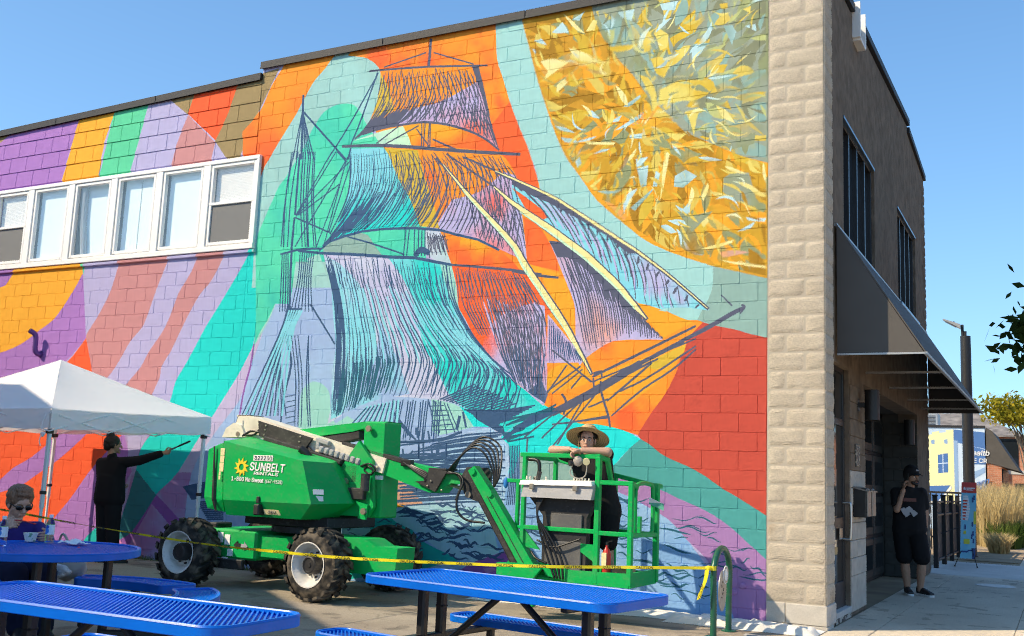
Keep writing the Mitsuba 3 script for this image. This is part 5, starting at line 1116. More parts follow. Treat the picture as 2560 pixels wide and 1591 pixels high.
lo('drive_arrow', cat(prism([(x - 5.57, z + .49) for x, z in arrow], .006, (0, -1.765, 0), un=(0, -1, 0))), 'decal_black', ch); lo('drive_arrow', cat(prism([(-x - 5.56, z + .485) for x, z in arrow][::-1], .006, (0, -1.765, 0), un=(0, -1, 0))), 'lift_grey', ch)
# turret: hood with chamfered lower edge
hy = -2.0
def hull(pts): return tm(m3d.Manifold.hull_points(np.asarray(pts, np.float32)))
hd = lo('engine_hood', hull([(-5.73, hy, 1.66), (-5.67, hy, 1.0), (-4.41, hy, 1.01), (-4.57, hy, 1.47), (-5.70, hy + .10, .83), (-4.62, hy + .10, .835), (-4.50, hy + .32, .84), (-4.17, hy + .42, 1.03), (-4.40, hy + .30, 1.46), (-5.74, hy + .45, 1.73), (-4.62, hy + .55, 1.53), (-5.72, -1.42, .83), (-4.5, -1.42, .84), (-5.74, -1.42, 1.72), (-4.5, -1.42, 1.50), (-4.2, -1.42, 1.05)]), 'lift_green'); tag(hd, 'green engine hood lettered SUNBELT RENTALS')
lo('counterweight', hull([(-6.02, -1.93, 1.56), (-6.03, -1.93, 1.02), (-5.99, -1.90, .89), (-5.76, -1.97, 1.64), (-5.70, -1.98, 1.0), (-5.73, -1.9, .86), (-6.02, -.55, 1.56), (-6.03, -.55, 1.0), (-5.99, -.6, .89), (-5.74, -.5, 1.64), (-5.72, -.5, .86), (-5.88, -1.9, 1.63), (-5.88, -.6, 1.63)]), 'lift_green')
lo('hood_gap', hull([(-5.90, -1.978, 1.60), (-5.875, -1.985, 1.60), (-5.855, -1.99, 1.0), (-5.83, -1.99, 1.0), (-5.80, -1.95, .86), (-5.83, -1.95, .87)]), 'lift_black')
lo('far_hood', hull([(-5.73, -.48, 1.60), (-5.67, -.48, 1.0), (-4.41, -.48, 1.01), (-4.57, -.48, 1.45), (-5.7, -.58, .83), (-4.5, -.58, .84), (-5.73, -.95, 1.62), (-4.5, -.95, 1.5), (-5.7, -.95, .83), (-4.5, -.95, .84)]), 'lift_green')
lo('hood_rail', bar((-5.55, -1.50, 1.72), (-4.40, -1.50, 1.47), .10, .05, .008), 'lift_black', hd)
lo('exhaust', tube(curve([(-4.75, -1.62, 1.47), (-4.80, -1.66, 1.56), (-4.86, -1.70, 1.61)], 5), .045, 10), 'lift_black', hd, smooth=40)
# lettering and decals on the hood side
sd = (1, 0, -.02)
lo('lettering', text_on('SUNBELT', .088, (-5.315, hy - .004, 1.345), sd, (0, 0, 1), .004, width=.50, slant=.12), 'decal_white', hd)
lo('lettering', text_on('RENTALS', .032, (-5.25, hy - .004, 1.298), sd, (0, 0, 1), .004, width=.35, slant=.12), 'decal_white', hd)
lo('lettering', text_on('1-800 No Sweat', .046, (-5.57, hy - .004, 1.222), sd, (0, 0, 1), .004, width=.47), 'decal_white', hd)
lo('lettering', text_on('(667-9328)', .040, (-5.075, hy - .004, 1.212), sd, (0, 0, 1), .004, bold=False, width=.245), 'decal_white', hd)
sun = []
for i in range(10):
    a = 2 * math.pi * i / 10; q = [(.058 * math.cos(a), .058 * math.sin(a)), (.105 * math.cos(a + .15), .105 * math.sin(a + .15)), (.058 * math.cos(a + .62), .058 * math.sin(a + .62))]; sun.append(Polygon(q).buffer(.002))
sun = shapely.unary_union(sun + [shapely.Point(0, 0).buffer(.064)]).difference(shapely.Point(0, 0).buffer(.036))
lo('sun_emblem', prism(sun, .004, (-5.43, hy - .004, 1.375), un=(0, -1, 0)), 'decal_yellow', hd)
lo('number_plate', bx(-5.265, -4.985, hy - .006, hy, 1.452, 1.515), 'decal_white', hd)
lo('number', text_on('822230', .044, (-5.25, hy - .007, 1.461), (1, 0, 0), (0, 0, 1), .003, bold=False, width=.25), 'decal_black', hd)
for z0, z1, m in ((1.50, 1.58, 'decal_cream'), (1.42, 1.495, 'decal_cream'), (1.315, 1.415, 'decal_cream'), (1.27, 1.31, 'decal_cream'), (1.225, 1.265, 'decal_cream')): lo('warning_label', hull([(-5.765 - .0, hy - .0, z0), (-5.70 if z1 - z0 > .05 else -5.735, hy - .006, z0), (-5.765, hy - .004, z1), (-5.70 if z1 - z0 > .05 else -5.735, hy - .006, z1), (-5.70 if z1 - z0 > .05 else -5.735, hy, z1), (-5.765, hy + .004, z0)]), m, hd)
lo('latch', cat(bx(-5.17, -5.125, hy - .02, hy, .985, 1.06, .006), bx(-5.19, -5.11, hy - .035, hy + .09, .855, .975, .012)), 'lift_black', hd)
lo('model_label', hull([(-5.08, hy + .035, .868), (-4.86, hy + .035, .868), (-5.08, hy + .012, .925), (-4.86, hy + .012, .925), (-5.08, hy + .06, .868), (-4.86, hy + .06, .868)]), 'decal_cream', hd)
lo('model_number', text_on('3213', .030, (-5.02, hy + .018, .882), (1, 0, 0), (0, .42, .9), .014, squeeze=1.1), 'decal_black', hd)
for z in (1.115, 1.045): lo('warning_label', hull([(-4.42, hy + .035, z), (-4.34, hy + .12, z), (-4.43, hy + .035, z + .055), (-4.35, hy + .12, z + .055), (-4.42, hy + .06, z), (-4.43, hy + .06, z + .055)]), 'decal_white', hd)
# tower, links and arms behind the hood
mast = lo('tower', cat(bx(-4.20, -3.90, -1.42, -1.10, .88, 1.94, .015), prism([(-4.46, 1.37), (-4.20, 1.72), (-4.0, 1.50), (-3.95, 1.0), (-4.02, .89), (-4.40, .89), (-4.30, 1.12)], .05, (0, -1.50, 0), un=(0, 1, 0)), prism([(-4.46, 1.37), (-4.20, 1.72), (-4.0, 1.50), (-3.95, 1.0), (-4.02, .89), (-4.40, .89)], .05, (0, -1.08, 0), un=(0, 1, 0))), 'lift_green')
lo('brace_plate', prism([(-4.02, .86), (-4.0, 1.02), (-4.17, 1.06), (-4.10, .99), (-4.12, .87)], .03, (0, -1.54, 0), un=(0, 1, 0)), 'lift_green', mast)
lo('tower_arm', cat(prism([(-5.5, 1.81), (-4.25, 1.95), (-3.95, 1.95), (-4.45, 1.83), (-5.5, 1.70)], .30, (0, -1.30, 0), un=(0, 1, 0))), 'lift_green')
lo('inner_arm', bar((-5.2, -1.2, 1.66), (-4.35, -1.2, 1.80), .18, .10, .01), 'lift_black')
pins = [(-4.10, -1.45, 1.86), (-4.33, -1.52, 1.26), (-4.03, -1.55, .95)]
lo('pivot_pin', each([cyl((x, y, z), (x, y - .03, z), .035 if i != 1 else .045, sides=14) for i, (x, y, z) in enumerate(pins)]), 'bolt_steel', mast, smooth=30)
lo('valve_block', cat(bx(-4.4, -4.05, -1.56, -1.48, 1.07, 1.20, .01), cyl((-4.02, -1.58, 1.36), (-4.02, -1.58, 1.17), .05), bx(-4.5, -4.2, -1.5, -1.1, 1.25, 1.45, .01)), 'lift_black')
lo('number_plate', bx(-4.0, -3.895, -1.428, -1.421, 1.30, 1.345), 'decal_white', mast)
# main boom
bm = lo('main_boom', cat(prism([(-6.12, 1.82), (-6.06, 1.985), (-5.86, 1.985), (-3.86, 1.535), (-3.90, 1.37), (-4.55, 1.515), (-5.05, 1.615), (-5.94, 1.76)], .26, (0, -1.44, 0), un=(0, 1, 0)), bx(-6.13, -5.9, -1.40, -1.22, 1.97, 2.0, .008)), 'lift_cream')
lo('end_bracket', cat(prism([(-6.27, 1.72), (-6.22, 1.83), (-6.10, 1.90), (-5.98, 1.87), (-5.90, 1.73)], .32, (0, -1.47, 0), un=(0, 1, 0))), 'lift_cream', bm)
lo('end_cap', cat(prism([(-6.135, 1.80), (-6.075, 1.995), (-5.88, 1.995), (-5.88, 1.98), (-6.065, 1.98), (-6.12, 1.80)], .24, (0, -1.43, 0), un=(0, 1, 0))), 'lift_black', bm)
lo('slot', bx(-5.985, -5.97, -1.445, -1.43, 1.84, 1.93), 'lift_grey', bm)
cv_ = lo('cover_panel', cat(prism([(-5.69, 1.925), (-4.86, 1.735), (-4.98, 1.585), (-5.66, 1.745)], .03, (0, -1.50, 0), un=(0, 1, 0))), 'lift_black', bm)
lo('cover_bolt', each([sph((x, -1.503, z), .012, sub=1) for x, z in ((-5.56, 1.87), (-5.57, 1.82), (-5.58, 1.76), (-5.03, 1.75), (-5.04, 1.69), (-5.05, 1.63))]), 'bolt_steel', cv_)
lo('hose_tray', cat(bar((-4.86, -1.47, 1.545), (-4.10, -1.47, 1.375), .03, .06, .005), bar((-4.6, -1.46, 1.585), (-3.95, -1.46, 1.44), .02, .02)), 'lift_cream', bm)
lo('cable_chain', each([obox((-4.72 + .075 * i, -1.49, 1.61 - .0172 * i), (.066, .05, .075), frame((1, 0, -.23)), .012) for i in range(8)] + [cyl((-4.72 + .075 * i, -1.52, 1.61 - .0172 * i), (-4.72 + .075 * i, -1.513, 1.61 - .0172 * i), .02, sides=10) for i in range(8)]), 'lift_grey', bm)
lo('chain_carrier', cat(obox((-4.72, -1.47, 1.70), (.20, .06, .05), frame((1, 0, -.23)), .01), obox((-4.78, -1.47, 1.66), (.06, .06, .10), None, .01)), 'lift_grey', bm)
lo('boom_hose', each([tube(curve([(-5.0 + .01 * k, -1.47, 1.72 - .02 * k), (-4.88, -1.48, 1.60 - .008 * k), (-4.75, -1.49, 1.54)], 5), .009, 6) for k in range(4)] + [tube(curve([(-4.12, -1.50, 1.46), (-4.02, -1.53, 1.44), (-3.96, -1.52, 1.38), (-4.02, -1.50, 1.355), (-4.10, -1.50, 1.40), (-4.04, -1.50, 1.45)], 6), .011, 6), tube(curve([(-4.15, -1.50, 1.44), (-4.0, -1.55, 1.47), (-3.93, -1.53, 1.41), (-3.98, -1.52, 1.37)], 6), .011, 6), tube(curve([(-5.95, -1.46, 1.74), (-5.8, -1.49, 1.80), (-5.66, -1.49, 1.79)], 5), .014, 6), tube(curve([(-5.93, -1.47, 1.76), (-5.76, -1.48, 1.76), (-5.66, -1.48, 1.84)], 5), .012, 6)]), 'hose', bm, smooth=True)
lo('lower_wedge', prism([(-4.62, 1.50), (-4.30, 1.43), (-4.45, 1.36)], .24, (0, -1.43, 0), un=(0, 1, 0)), 'lift_cream', bm)
lo('pivot_hole', cyl((-6.02, -1.475, 1.765), (-6.02, -1.465, 1.765), .03, sides=16), 'bolt_steel', bm)
# fly boom
fb = lo('fly_boom', cat(prism([(-4.05, 1.545), (-3.90, 1.545), (-3.08, 1.42), (-2.96, 1.40), (-2.72, 1.36), (-2.72, 1.28), (-3.02, 1.30), (-3.10, 1.26), (-3.16, 1.19), (-3.30, 1.19), (-4.05, 1.40)], .20, (0, -1.41, 0), un=(0, 1, 0))), 'lift_green')
lo('hose_track', cat(bar((-4.5, -1.37, 1.685), (-3.62, -1.37, 1.505), .10, .05, .006)), 'lift_black', fb)
lo('bracket', cat(prism([(-3.28, 1.45), (-3.05, 1.425), (-3.19, 1.20), (-3.45, 1.30), (-3.30, 1.315)], .03, (0, -1.46, 0), un=(0, 1, 0)), bx(-3.28, -3.06, -1.46, -1.22, 1.43, 1.452, .004)), 'lift_black', fb)
lo('fittings', cat([tube(curve([(-3.62, -1.42 - .01 * k, 1.50), (-3.45, -1.45, 1.45 - .015 * k), (-3.30, -1.45, 1.39 - .02 * k), (-3.33, -1.46, 1.33 - .01 * k)], 5), .010, 6) for k in range(4)] + [bx(-3.66, -3.52, -1.45, -1.38, 1.46, 1.53, .008)]), 'hose', fb, smooth=30)
lo('bracket_bolt', each([sph((x, -1.468, z), .011, sub=1) for x, z in ((-3.24, 1.31), (-3.28, 1.26), (-3.10, 1.22))]), 'bolt_steel', fb)
# knuckle and jib
kn = lo('knuckle_plate', each([prism([(-2.88, 1.38), (-2.82, 1.475), (-2.70, 1.48), (-2.66, 1.42), (-2.66, 1.12), (-2.74, 1.14), (-2.84, 1.20)], .035, (0, y, 0), un=(0, 1, 0)) for y in (-1.44, -1.20)]), 'lift_black')
lo('link_rod', each([cyl((-3.08, -1.32, 1.28), (-2.80, -1.32, 1.22), .018), cyl((-3.0, -1.28, 1.36), (-2.8, -1.28, 1.33), .02)]), 'bolt_steel', kn, smooth=30)
lo('pivot_pin', cat(cyl((-2.78, -1.46, 1.19), (-2.78, -1.44, 1.19), .035, sides=14)), 'bolt_steel', kn, smooth=30)
jp, jq = np.array((-2.715, -1.40, 1.44)), np.array((-2.02, -1.40, .45)); jd = (jq - jp) / np.linalg.norm(jq - jp); jn = np.array((jd[2], 0, -jd[0]))
jb = lo('jib_arm', cat(prism([tuple((jp + jn * -.045 - jd * .03)[[0, 2]]), tuple((jp + jn * .045 - jd * .03)[[0, 2]]), tuple((jq + jn * .045)[[0, 2]]), tuple((jq + jn * -.10)[[0, 2]]), tuple((jp + jn * -.075 + jd * .3)[[0, 2]]), tuple((jp + jn * -.06 + jd * .1)[[0, 2]])], .12, (0, -1.50, 0), un=(0, 1, 0))), 'lift_green')
lo('jib_groove', bar(jp + jd * .32 + jn * -.01 + (0, -.102, 0), jq - jd * .02 + jn * -.01 + (0, -.102, 0), .006, .008), 'lift_black', jb)
lo('jib_cylinder', cat(bar(jp + jn * .10 + jd * .12, jq + jn * .11 - jd * .08, .09, .085, .02), cyl(jp + jn * .08, jq + jn * .16 - jd * .02, .02), bar(jp + jn * .04 + jd * .3, jq + jn * .05 - jd * .04, .10, .05, .01)), 'lift_black')
lo('jib_pin', each([cyl(q + (0, -.12, 0), q + (0, -.09, 0), r, sides=14) for q, r in ((jp + jd * .01, .035), (jp + jd * .32 - jn * .05, .03), (jq - jd * .03, .03))]), 'lift_green', jb, smooth=30)
lo('jib_foot', each([prism([(-2.36, .53), (-2.36, .36), (-1.98, .36), (-1.86, .50), (-1.90, .54), (-2.02, .54)], .05, (0, y, 0), un=(0, 1, 0)) for y in (-1.53, -1.30)]), 'lift_green')
lo('foot_caster', cat(cyl((-2.02, -1.47, .16), (-2.02, -1.38, .16), .06), bx(-2.10, -1.94, -1.46, -1.38, .18, .36, .02)), 'lift_green')
lo('knuckle_hose', each([tube(curve([(-3.08, -1.40 + .03 * k, 1.42), (-2.95, -1.42 + .03 * k, 1.55 + .02 * k), (-2.78 + .015 * k, -1.42 + .03 * k, 1.68 + .03 * k), (-2.62 + .03 * k, -1.42 + .03 * k, 1.62 + .02 * k), (-2.52 + .02 * k, -1.40, 1.42), (-2.50, -1.40, 1.28)], 6), .011, 6) for k in range(5)] + [tube(curve([(-3.06, -1.45, 1.40), (-2.90, -1.48, 1.40), (-2.82, -1.50, 1.32), (-2.87, -1.52, 1.15), (-2.86, -1.52, 1.02), (-2.76, -1.50, .93), (-2.55, -1.48, .91)], 6), .012, 6), tube(curve([(-3.05, -1.44, 1.42), (-2.92, -1.46, 1.39), (-2.86, -1.47, 1.30), (-2.90, -1.5, 1.12)], 6), .012, 6)]), 'hose', smooth=True)
# work platform
pf = lo('platform', cat(bx(-2.08, -1.30, -1.42, -.75, .38, .42, .01), bx(-1.30, -.95, -1.45, -.75, .38, .42, .01), prism([(-1.90, .56), (-1.83, .44), (-1.60, .39), (-.95, .385), (-.95, .52), (-1.55, .51)], .025, (0, -1.475, 0), un=(0, 1, 0)), bx(-.955, -.93, -1.47, -.75, .385, .525), bx(-2.08, -.955, -.77, -.745, .40, .50)), 'lift_green')
def rl(*pts, w=.045): return [bar(a, b, w, w, .006, ext=.02) for a, b in zip(pts[:-1], pts[1:])]
F_, Bk = -1.45, -.76
lo('front_rail', each(rl((-2.15, F_, 1.625), (-1.30, F_, 1.625)) + rl((-2.12, F_, .44), (-2.12, F_, 1.60)) + rl((-1.30, F_, .42), (-1.30, F_, 1.60), w=.055) + rl((-2.12, F_, .895), (-1.30, F_, .895)) + rl((-1.28, F_, .885), (-.95, F_, .885)) + rl((-1.28, F_, 1.375), (-.95, F_, 1.375)) + rl((-.95, F_, .42), (-.95, F_, 1.37), w=.05) + rl((-2.36, F_ + .1, 1.355), (-2.12, F_ + .1, 1.355), w=.04) + rl((-2.24, F_ + .1, .90), (-2.24, F_ + .1, 1.34), w=.04) + rl((-2.24, F_ + .1, .89), (-2.12, F_, .89), w=.03)), 'lift_green', pf)
lo('side_rail', each(rl((-1.30, F_, 1.625), (-1.26, F_ + .12, 1.60), (-1.25, F_ + .2, 1.40)) + rl((-.95, F_, 1.375), (-.94, F_ + .10, 1.345)) + rl((-.94, Bk, .42), (-.94, Bk, 1.37), w=.055) + rl((-.94, F_, .885), (-.94, Bk, .87)) + rl((-.94, Bk + .10, 1.36), (-.94, Bk, 1.36))), 'lift_green', pf)
lo('gate', tube(curve([(-.945, F_ + .10, .90), (-.945, F_ + .10, 1.25), (-.945, F_ + .16, 1.37), (-.945, Bk - .16, 1.37), (-.945, Bk - .10, 1.28), (-.945, Bk - .10, .98), (-.945, Bk - .16, .885), (-.945, F_ + .10, .885)], 6), .022, 8), 'lift_green', pf, smooth=True)
lo('back_rail', each(rl((-2.10, Bk, .42), (-2.10, Bk, 1.60)) + rl((-2.10, Bk, 1.60), (-.94, Bk, 1.36)) + rl((-2.10, Bk, .90), (-.94, Bk, .87)) + rl((-2.12, F_, 1.60), (-2.10, Bk, 1.60)) + rl((-1.40, Bk, .42), (-1.40, Bk, 1.45))), 'lift_green', pf)
lo('gusset', each([prism([(-1.52, .77), (-1.32, .77), (-1.32, .60), (-1.48, .70)], .02, (0, F_ - .01, 0), un=(0, 1, 0)), prism([(-2.10, .87), (-1.92, .68), (-2.10, .70)], .02, (0, F_, 0), un=(0, 1, 0)), bx(-.96, -.93, F_ + .20, F_ + .25, .90, 1.06)]), 'lift_green', pf)
cs = lo('control_box', cat(hull([(-2.10, -1.56, 1.20), (-1.33, -1.56, 1.20), (-2.08, -1.54, 1.33), (-1.31, -1.54, 1.345), (-2.06, -1.34, 1.20), (-1.33, -1.34, 1.20), (-2.06, -1.34, 1.33), (-1.33, -1.34, 1.345)])), 'lift_grey')
lo('lid', hull([(-2.12, -1.57, 1.32), (-1.32, -1.57, 1.335), (-2.11, -1.56, 1.365), (-1.33, -1.56, 1.38), (-2.10, -1.30, 1.33), (-1.33, -1.30, 1.345), (-2.09, -1.30, 1.375), (-1.35, -1.30, 1.39)]), 'white_metal', cs)
lo('clasp', each([bx(x, x + .05, -1.585, -1.565, 1.28, 1.335, .006) for x in (-2.0, -1.52)]), 'bolt_steel', cs)
lo('switch', each([cyl((x, -1.48, 1.375), (x, -1.48, 1.41), .009, sides=6) for x in (-2.08, -2.04, -1.98, -1.86, -1.55, -1.52, -1.49, -1.46, -1.43, -1.39)]), 'lift_cream', cs)
lo('joystick', cyl((-1.955, -1.48, 1.37), (-1.935, -1.48, 1.46), .022, .026, 10), 'lift_black', cs)
lo('console_stand', cat(prism([(-2.06, 1.20), (-1.33, 1.20), (-1.42, 1.02), (-1.42, .48), (-1.90, .47), (-1.90, 1.02)], .10, (0, -1.44, 0), un=(0, 1, 0))), 'lift_black')
lo('console_panel', each([bx(-1.80, -1.46, -1.462, -1.442, .90, 1.05, .006), bx(-1.86, -1.46, -1.462, -1.442, .50, .78, .01)]), 'panel_grey')
lo('platform_hose', each([tube(curve([(-1.94 + .02 * k, -1.50, 1.20), (-1.92, -1.53, 1.02), (-1.88 + .03 * k, -1.52, .84), (-1.80 + .05 * k, -1.51, .62), (-1.72 + .03 * k, -1.5, .42)], 6), .011, 6) for k in range(4)] + [tube(curve([(-1.93, -1.50, .78), (-1.75, -1.51, .72), (-1.55, -1.51, .78), (-1.45, -1.5, .82)], 6), .010, 6), tube(curve([(-2.0, -1.48, .66), (-1.92, -1.52, .60), (-1.80, -1.52, .56)], 6), .012, 6), tube(curve([(-2.08, -1.46, 1.58), (-1.96, -1.47, 1.56), (-1.95, -1.47, 1.42), (-2.0, -1.47, 1.38)], 6), .02, 6)]), 'hose', smooth=True)
lo('foot_switch', cat(bx(-1.75, -1.55, -1.30, -1.1, .42, .50, .02)), 'lift_black')
# things on the platform and the rail
mat('safety_red', (0.55, 0.03, 0.02), rough=0.35); mat('cardboard', (0.42, 0.29, 0.17), rough=0.85)
fe = thing('fire_extinguisher', 'small red fire extinguisher strapped inside the lift platform', 'fire extinguisher')
obj('cylinder', lathe([(0, .001), (0, .04), (.02, .046), (.24, .046), (.29, .03), (.31, .015), (.33, .015), (.33, .001)], (-1.215, -1.40, .44), (-1.215, -1.40, 1), 18), 'safety_red', fe, smooth=40)
obj('valve', cat(cyl((-1.215, -1.40, .76), (-1.215, -1.40, .80), .014), bar((-1.215, -1.40, .80), (-1.15, -1.42, .82), .015)), 'lift_black', fe); obj('label', bx(-1.245, -1.195, -1.452, -1.445, .55, .70), 'decal_cream', fe)
cb = thing('cardboard_tray', 'flat brown cardboard box lying on the lift platform floor', 'box'); obj('side', cat(bx(-1.16, -.99, -1.38, -1.18, .42, .56, .003)), 'cardboard', cb)
obj('flap', obox((-1.075, -1.40, .56), (.17, .06, .004), frame((1, 0, 0), (0, .3, 1))), 'cardboard', cb)
mat('blue_tape', (0.02, 0.19, 0.55), rough=0.7); k = obj('blue_rag', sph((-2.385, -1.36, 1.33), .045, (.6, .5, 1.3)), 'blue_tape', smooth=True); tag(k, 'blue rag tied to the end of the platform rail', 'rag')
mat('tag_paper', lambda p, n, uv: mix((0.75, 0.78, 0.76), (0.1, 0.4, 0.3), smoothstep(1.20, 1.19, p.z)), rough=0.7)
k = obj('rail_tag', grid_mesh(np.array([[(-.93 + .05 * i, -1.0 - .012 * math.sin(i * 1.3 + j), 1.25 - .04 * i * .5 - .035 * j) for j in range(3)] for i in range(4)])), 'tag_paper', smooth=True); tag(k, 'paper inspection tag hanging from the platform gate', 'tag')
# ------------------------------------------------------------------ platform shape fix-ups live in 30; here: canopy tent, tables, tape, rack, cloth
scene['tent_cloth'] = {'type': 'principledthin', 'base_color': rgb((0.93, 0.93, 0.93)), 'roughness': 0.7, 'diff_trans': 0.55, 'spec_trans': 0.0}
mat('pole_white', (0.72, 0.73, 0.74), rough=0.4); mat('plastic_black', (0.02, 0.02, 0.02), rough=0.5)
tent = thing('canopy_tent', 'white pop up canopy tent standing against the striped left part of the mural', 'tent')
C4 = {'FL': (-10.80, -2.72), 'FR': (-7.80, -2.72), 'BR': (-7.52, -.40), 'BL': (-10.62, -.40)}; ZT = {'FL': 1.97, 'FR': 1.97, 'BR': 2.03, 'BL': 1.99}; PEAK = np.array([-9.15, -1.60, 2.70])
order = ['FL', 'FR', 'BR', 'BL']
def canopy():
    ms = []
    for a, b in zip(order, order[1:] + order[:1]):
        A, B = np.array([*C4[a], ZT[a]]), np.array([*C4[b], ZT[b]]); n = 14; P = np.zeros((n + 1, n + 1, 3))
        for i in range(n + 1):
            t = i / n
            for j in range(n + 1):
                s = j / n; e = A * (1 - s) + B * s; e = e - np.array([0, 0, .015 * 4 * s * (1 - s)])
                q = PEAK * (1 - t) + e * t; q[2] -= 0.30 * t * (1 - t) * (0.15 + 1.6 * s * (1 - s)); q[2] += 0.010 * math.sin(9 * s + 7 * t + 3 * i) * t * (1 - t) * 2; P[i, j] = q
        P[0, :, 2] += 0.0; ms.append(grid_mesh(P))
    return cat(ms)
obj('roof', canopy(), 'tent_cloth', tent, smooth=25)
val = []
for a, b in zip(order, order[1:] + order[:1]):
    A, B = np.array([*C4[a], ZT[a]]), np.array([*C4[b], ZT[b]]); L = np.linalg.norm(B - A); n = 40; o = np.cross((B - A) / L, (0, 0, 1)); P = np.zeros((n + 1, 5, 3))
    for i in range(n + 1):
        for j in range(5):
            s, t = i / n, j / 4; P[i, j] = A * (1 - s) + B * s + (0, 0, -.015 * 4 * s * (1 - s) - t * (.235 + .012 * math.sin(16 * s))) + o * (.010 + .016 * t * math.sin(23 * s + 2.5 * t + 5 * math.sin(4 * s)) + .006 * math.sin(7 * t + 31 * s))
    val.append(obj('valance', grid_mesh(P), 'tent_cloth', tent, smooth=True))
for a in order:
    x, y = C4[a]; ix, iy = (0.05 if 'L' in a else -0.05), (0.05 if 'F' in a else -0.05)
    p_ = obj('leg', cat(bar((x + ix, y + iy, 0.02), (x + ix, y + iy, .98), .030, .030, .004), bar((x + ix, y + iy, .80), (x + ix, y + iy, ZT[a] - .02), .042, .042, .004)), 'pole_white', tent)
    obj('clip', bx(x + ix - .03, x + ix + .03, y + iy - .03, y + iy + .03, .96, 1.0, .006), 'plastic_black', p_); obj('foot', bx(x + ix - .05, x + ix + .05, y + iy - .05, y + iy + .05, 0.0, .015, .003), 'pole_white', p_)
    obj('bracket', bx(x + ix - .035, x + ix + .035, y + iy - .035, y + iy + .035, ZT[a] - .30, ZT[a] - .25, .006), 'plastic_black', p_)
for a, b in zip(order, order[1:] + order[:1]):
    A, B = np.array([*C4[a], ZT[a] - .05]), np.array([*C4[b], ZT[b] - .05])
    for k in range(3):
        u, v = A + (B - A) * k / 3, A + (B - A) * (k + 1) / 3; dz = np.array((0, 0, -.22)); obj('truss_bar', bar(u, v + dz, .022, .012), 'pole_white', tent); obj('truss_bar', bar(u + dz, v, .022, .012), 'pole_white', tent)
fr = np.array([C4['FR'][0] - .05, C4['FR'][1] + .02, 0])
obj('tie', cat(tube(curve([fr + (.0, -.03, 1.92), fr + (-.03, -.06, 1.80), fr + (-.02, -.06, 1.70)], 5), .006, 6), *[sph(fr + (-.02 + .018 * k, -.06, 1.665 - .02 * (k % 2)), .02, (1.2, .6, 1)) for k in range(3)], tube(curve([fr + (-.03, -.06, 1.66), fr + (-.05, -.06, 1.58), fr + (-.02, -.06, 1.52)], 5), .006, 6)), 'tent_cloth', tent)
# ------------------------------------------------------------------ blue plastic coated tables
BLUE = lin((0, 100, 205))
def blue_color(p, n, uv): return mi.Color3f(*[float(v) for v in BLUE]) * (0.82 + 0.3 * fbm(p.x * 7.0, p.y * 7.0, p.z * 7.0))
mat('blue_coating', blue_color, rough=0.35, spec=0.35); mat('blue_mesh', lambda p, n, uv: mi.Color3f(*[float(v) * 0.8 for v in BLUE]) * (0.8 + 0.3 * fbm(p.x * 7.0, p.y * 7.0, p.z * 7.0)), rough=0.40, spec=0.5)
mat('black_powder', lambda p, n, uv: mi.Color3f(0.016, 0.016, 0.017) * (0.7 + 0.6 * fbm(p.x * 9.0, p.y * 9.0, p.z * 9.0)), rough=0.35)
def mesh_top(name, outline, z, parent, th=0.045, rib=math.radians(-53), pitch=0.0225, label=None):
    """An expanded-metal panel: rolled rim round a shallow tray of raised strands. outline: shapely polygon in world xy."""
    inner = outline.buffer(-0.028); rim = obj(name, cat(prism(outline.difference(inner), th, (0, 0, z - th), ux=(1, 0, 0), uy=(0, 1, 0)), *[tube([(x, y, z - .003) for x, y in np.asarray(outline.buffer(-.008).exterior.coords)], .0095, 6)], *[tube([(x, y, z - th + .003) for x, y in np.asarray(outline.buffer(-.008).exterior.coords)], .0075, 6)]), 'blue_coating', parent, smooth=40)
    pan = obj('mesh_sheet', prism(inner.buffer(.004), .004, (0, 0, z - .022), ux=(1, 0, 0), uy=(0, 1, 0)), 'blue_mesh', rim)
    d, nn = np.array((math.cos(rib), math.sin(rib))), np.array((-math.sin(rib), math.cos(rib))); c = np.array(inner.centroid.coords[0]); R = 3.0; st = []
    x0, y0, x1, y1 = inner.bounds; H = math.hypot(x1 - x0, y1 - y0) / 2
    for dd, k0, hh, zz in ((d, 1.0, .011, z - .012),):
        nn = np.array((-dd[1], dd[0]))
        for i in range(int(-H / pitch), int(H / pitch) + 1):
            o = c + nn * i * pitch; g = LineString([o - dd * R, o + dd * R]).intersection(inner)
            for s in getattr(g, 'geoms', [g]):
                if s.length > .02:
                    a, b = np.array(s.coords[0]), np.array(s.coords[-1]); st.append(bar((*a, zz), (*b, zz), 0.0075, hh))
    k = obj('strand', cat(st), 'blue_coating', rim); tag(k, kind='stuff')
    return rim
def rr_world(cx, cy, w, h, r, ang):
    g = shapely.affinity.rotate(rrect(w, h, r, 5), math.degrees(ang), origin=(0, 0)); return shapely.affinity.translate(g, cx, cy)
import shapely.affinity
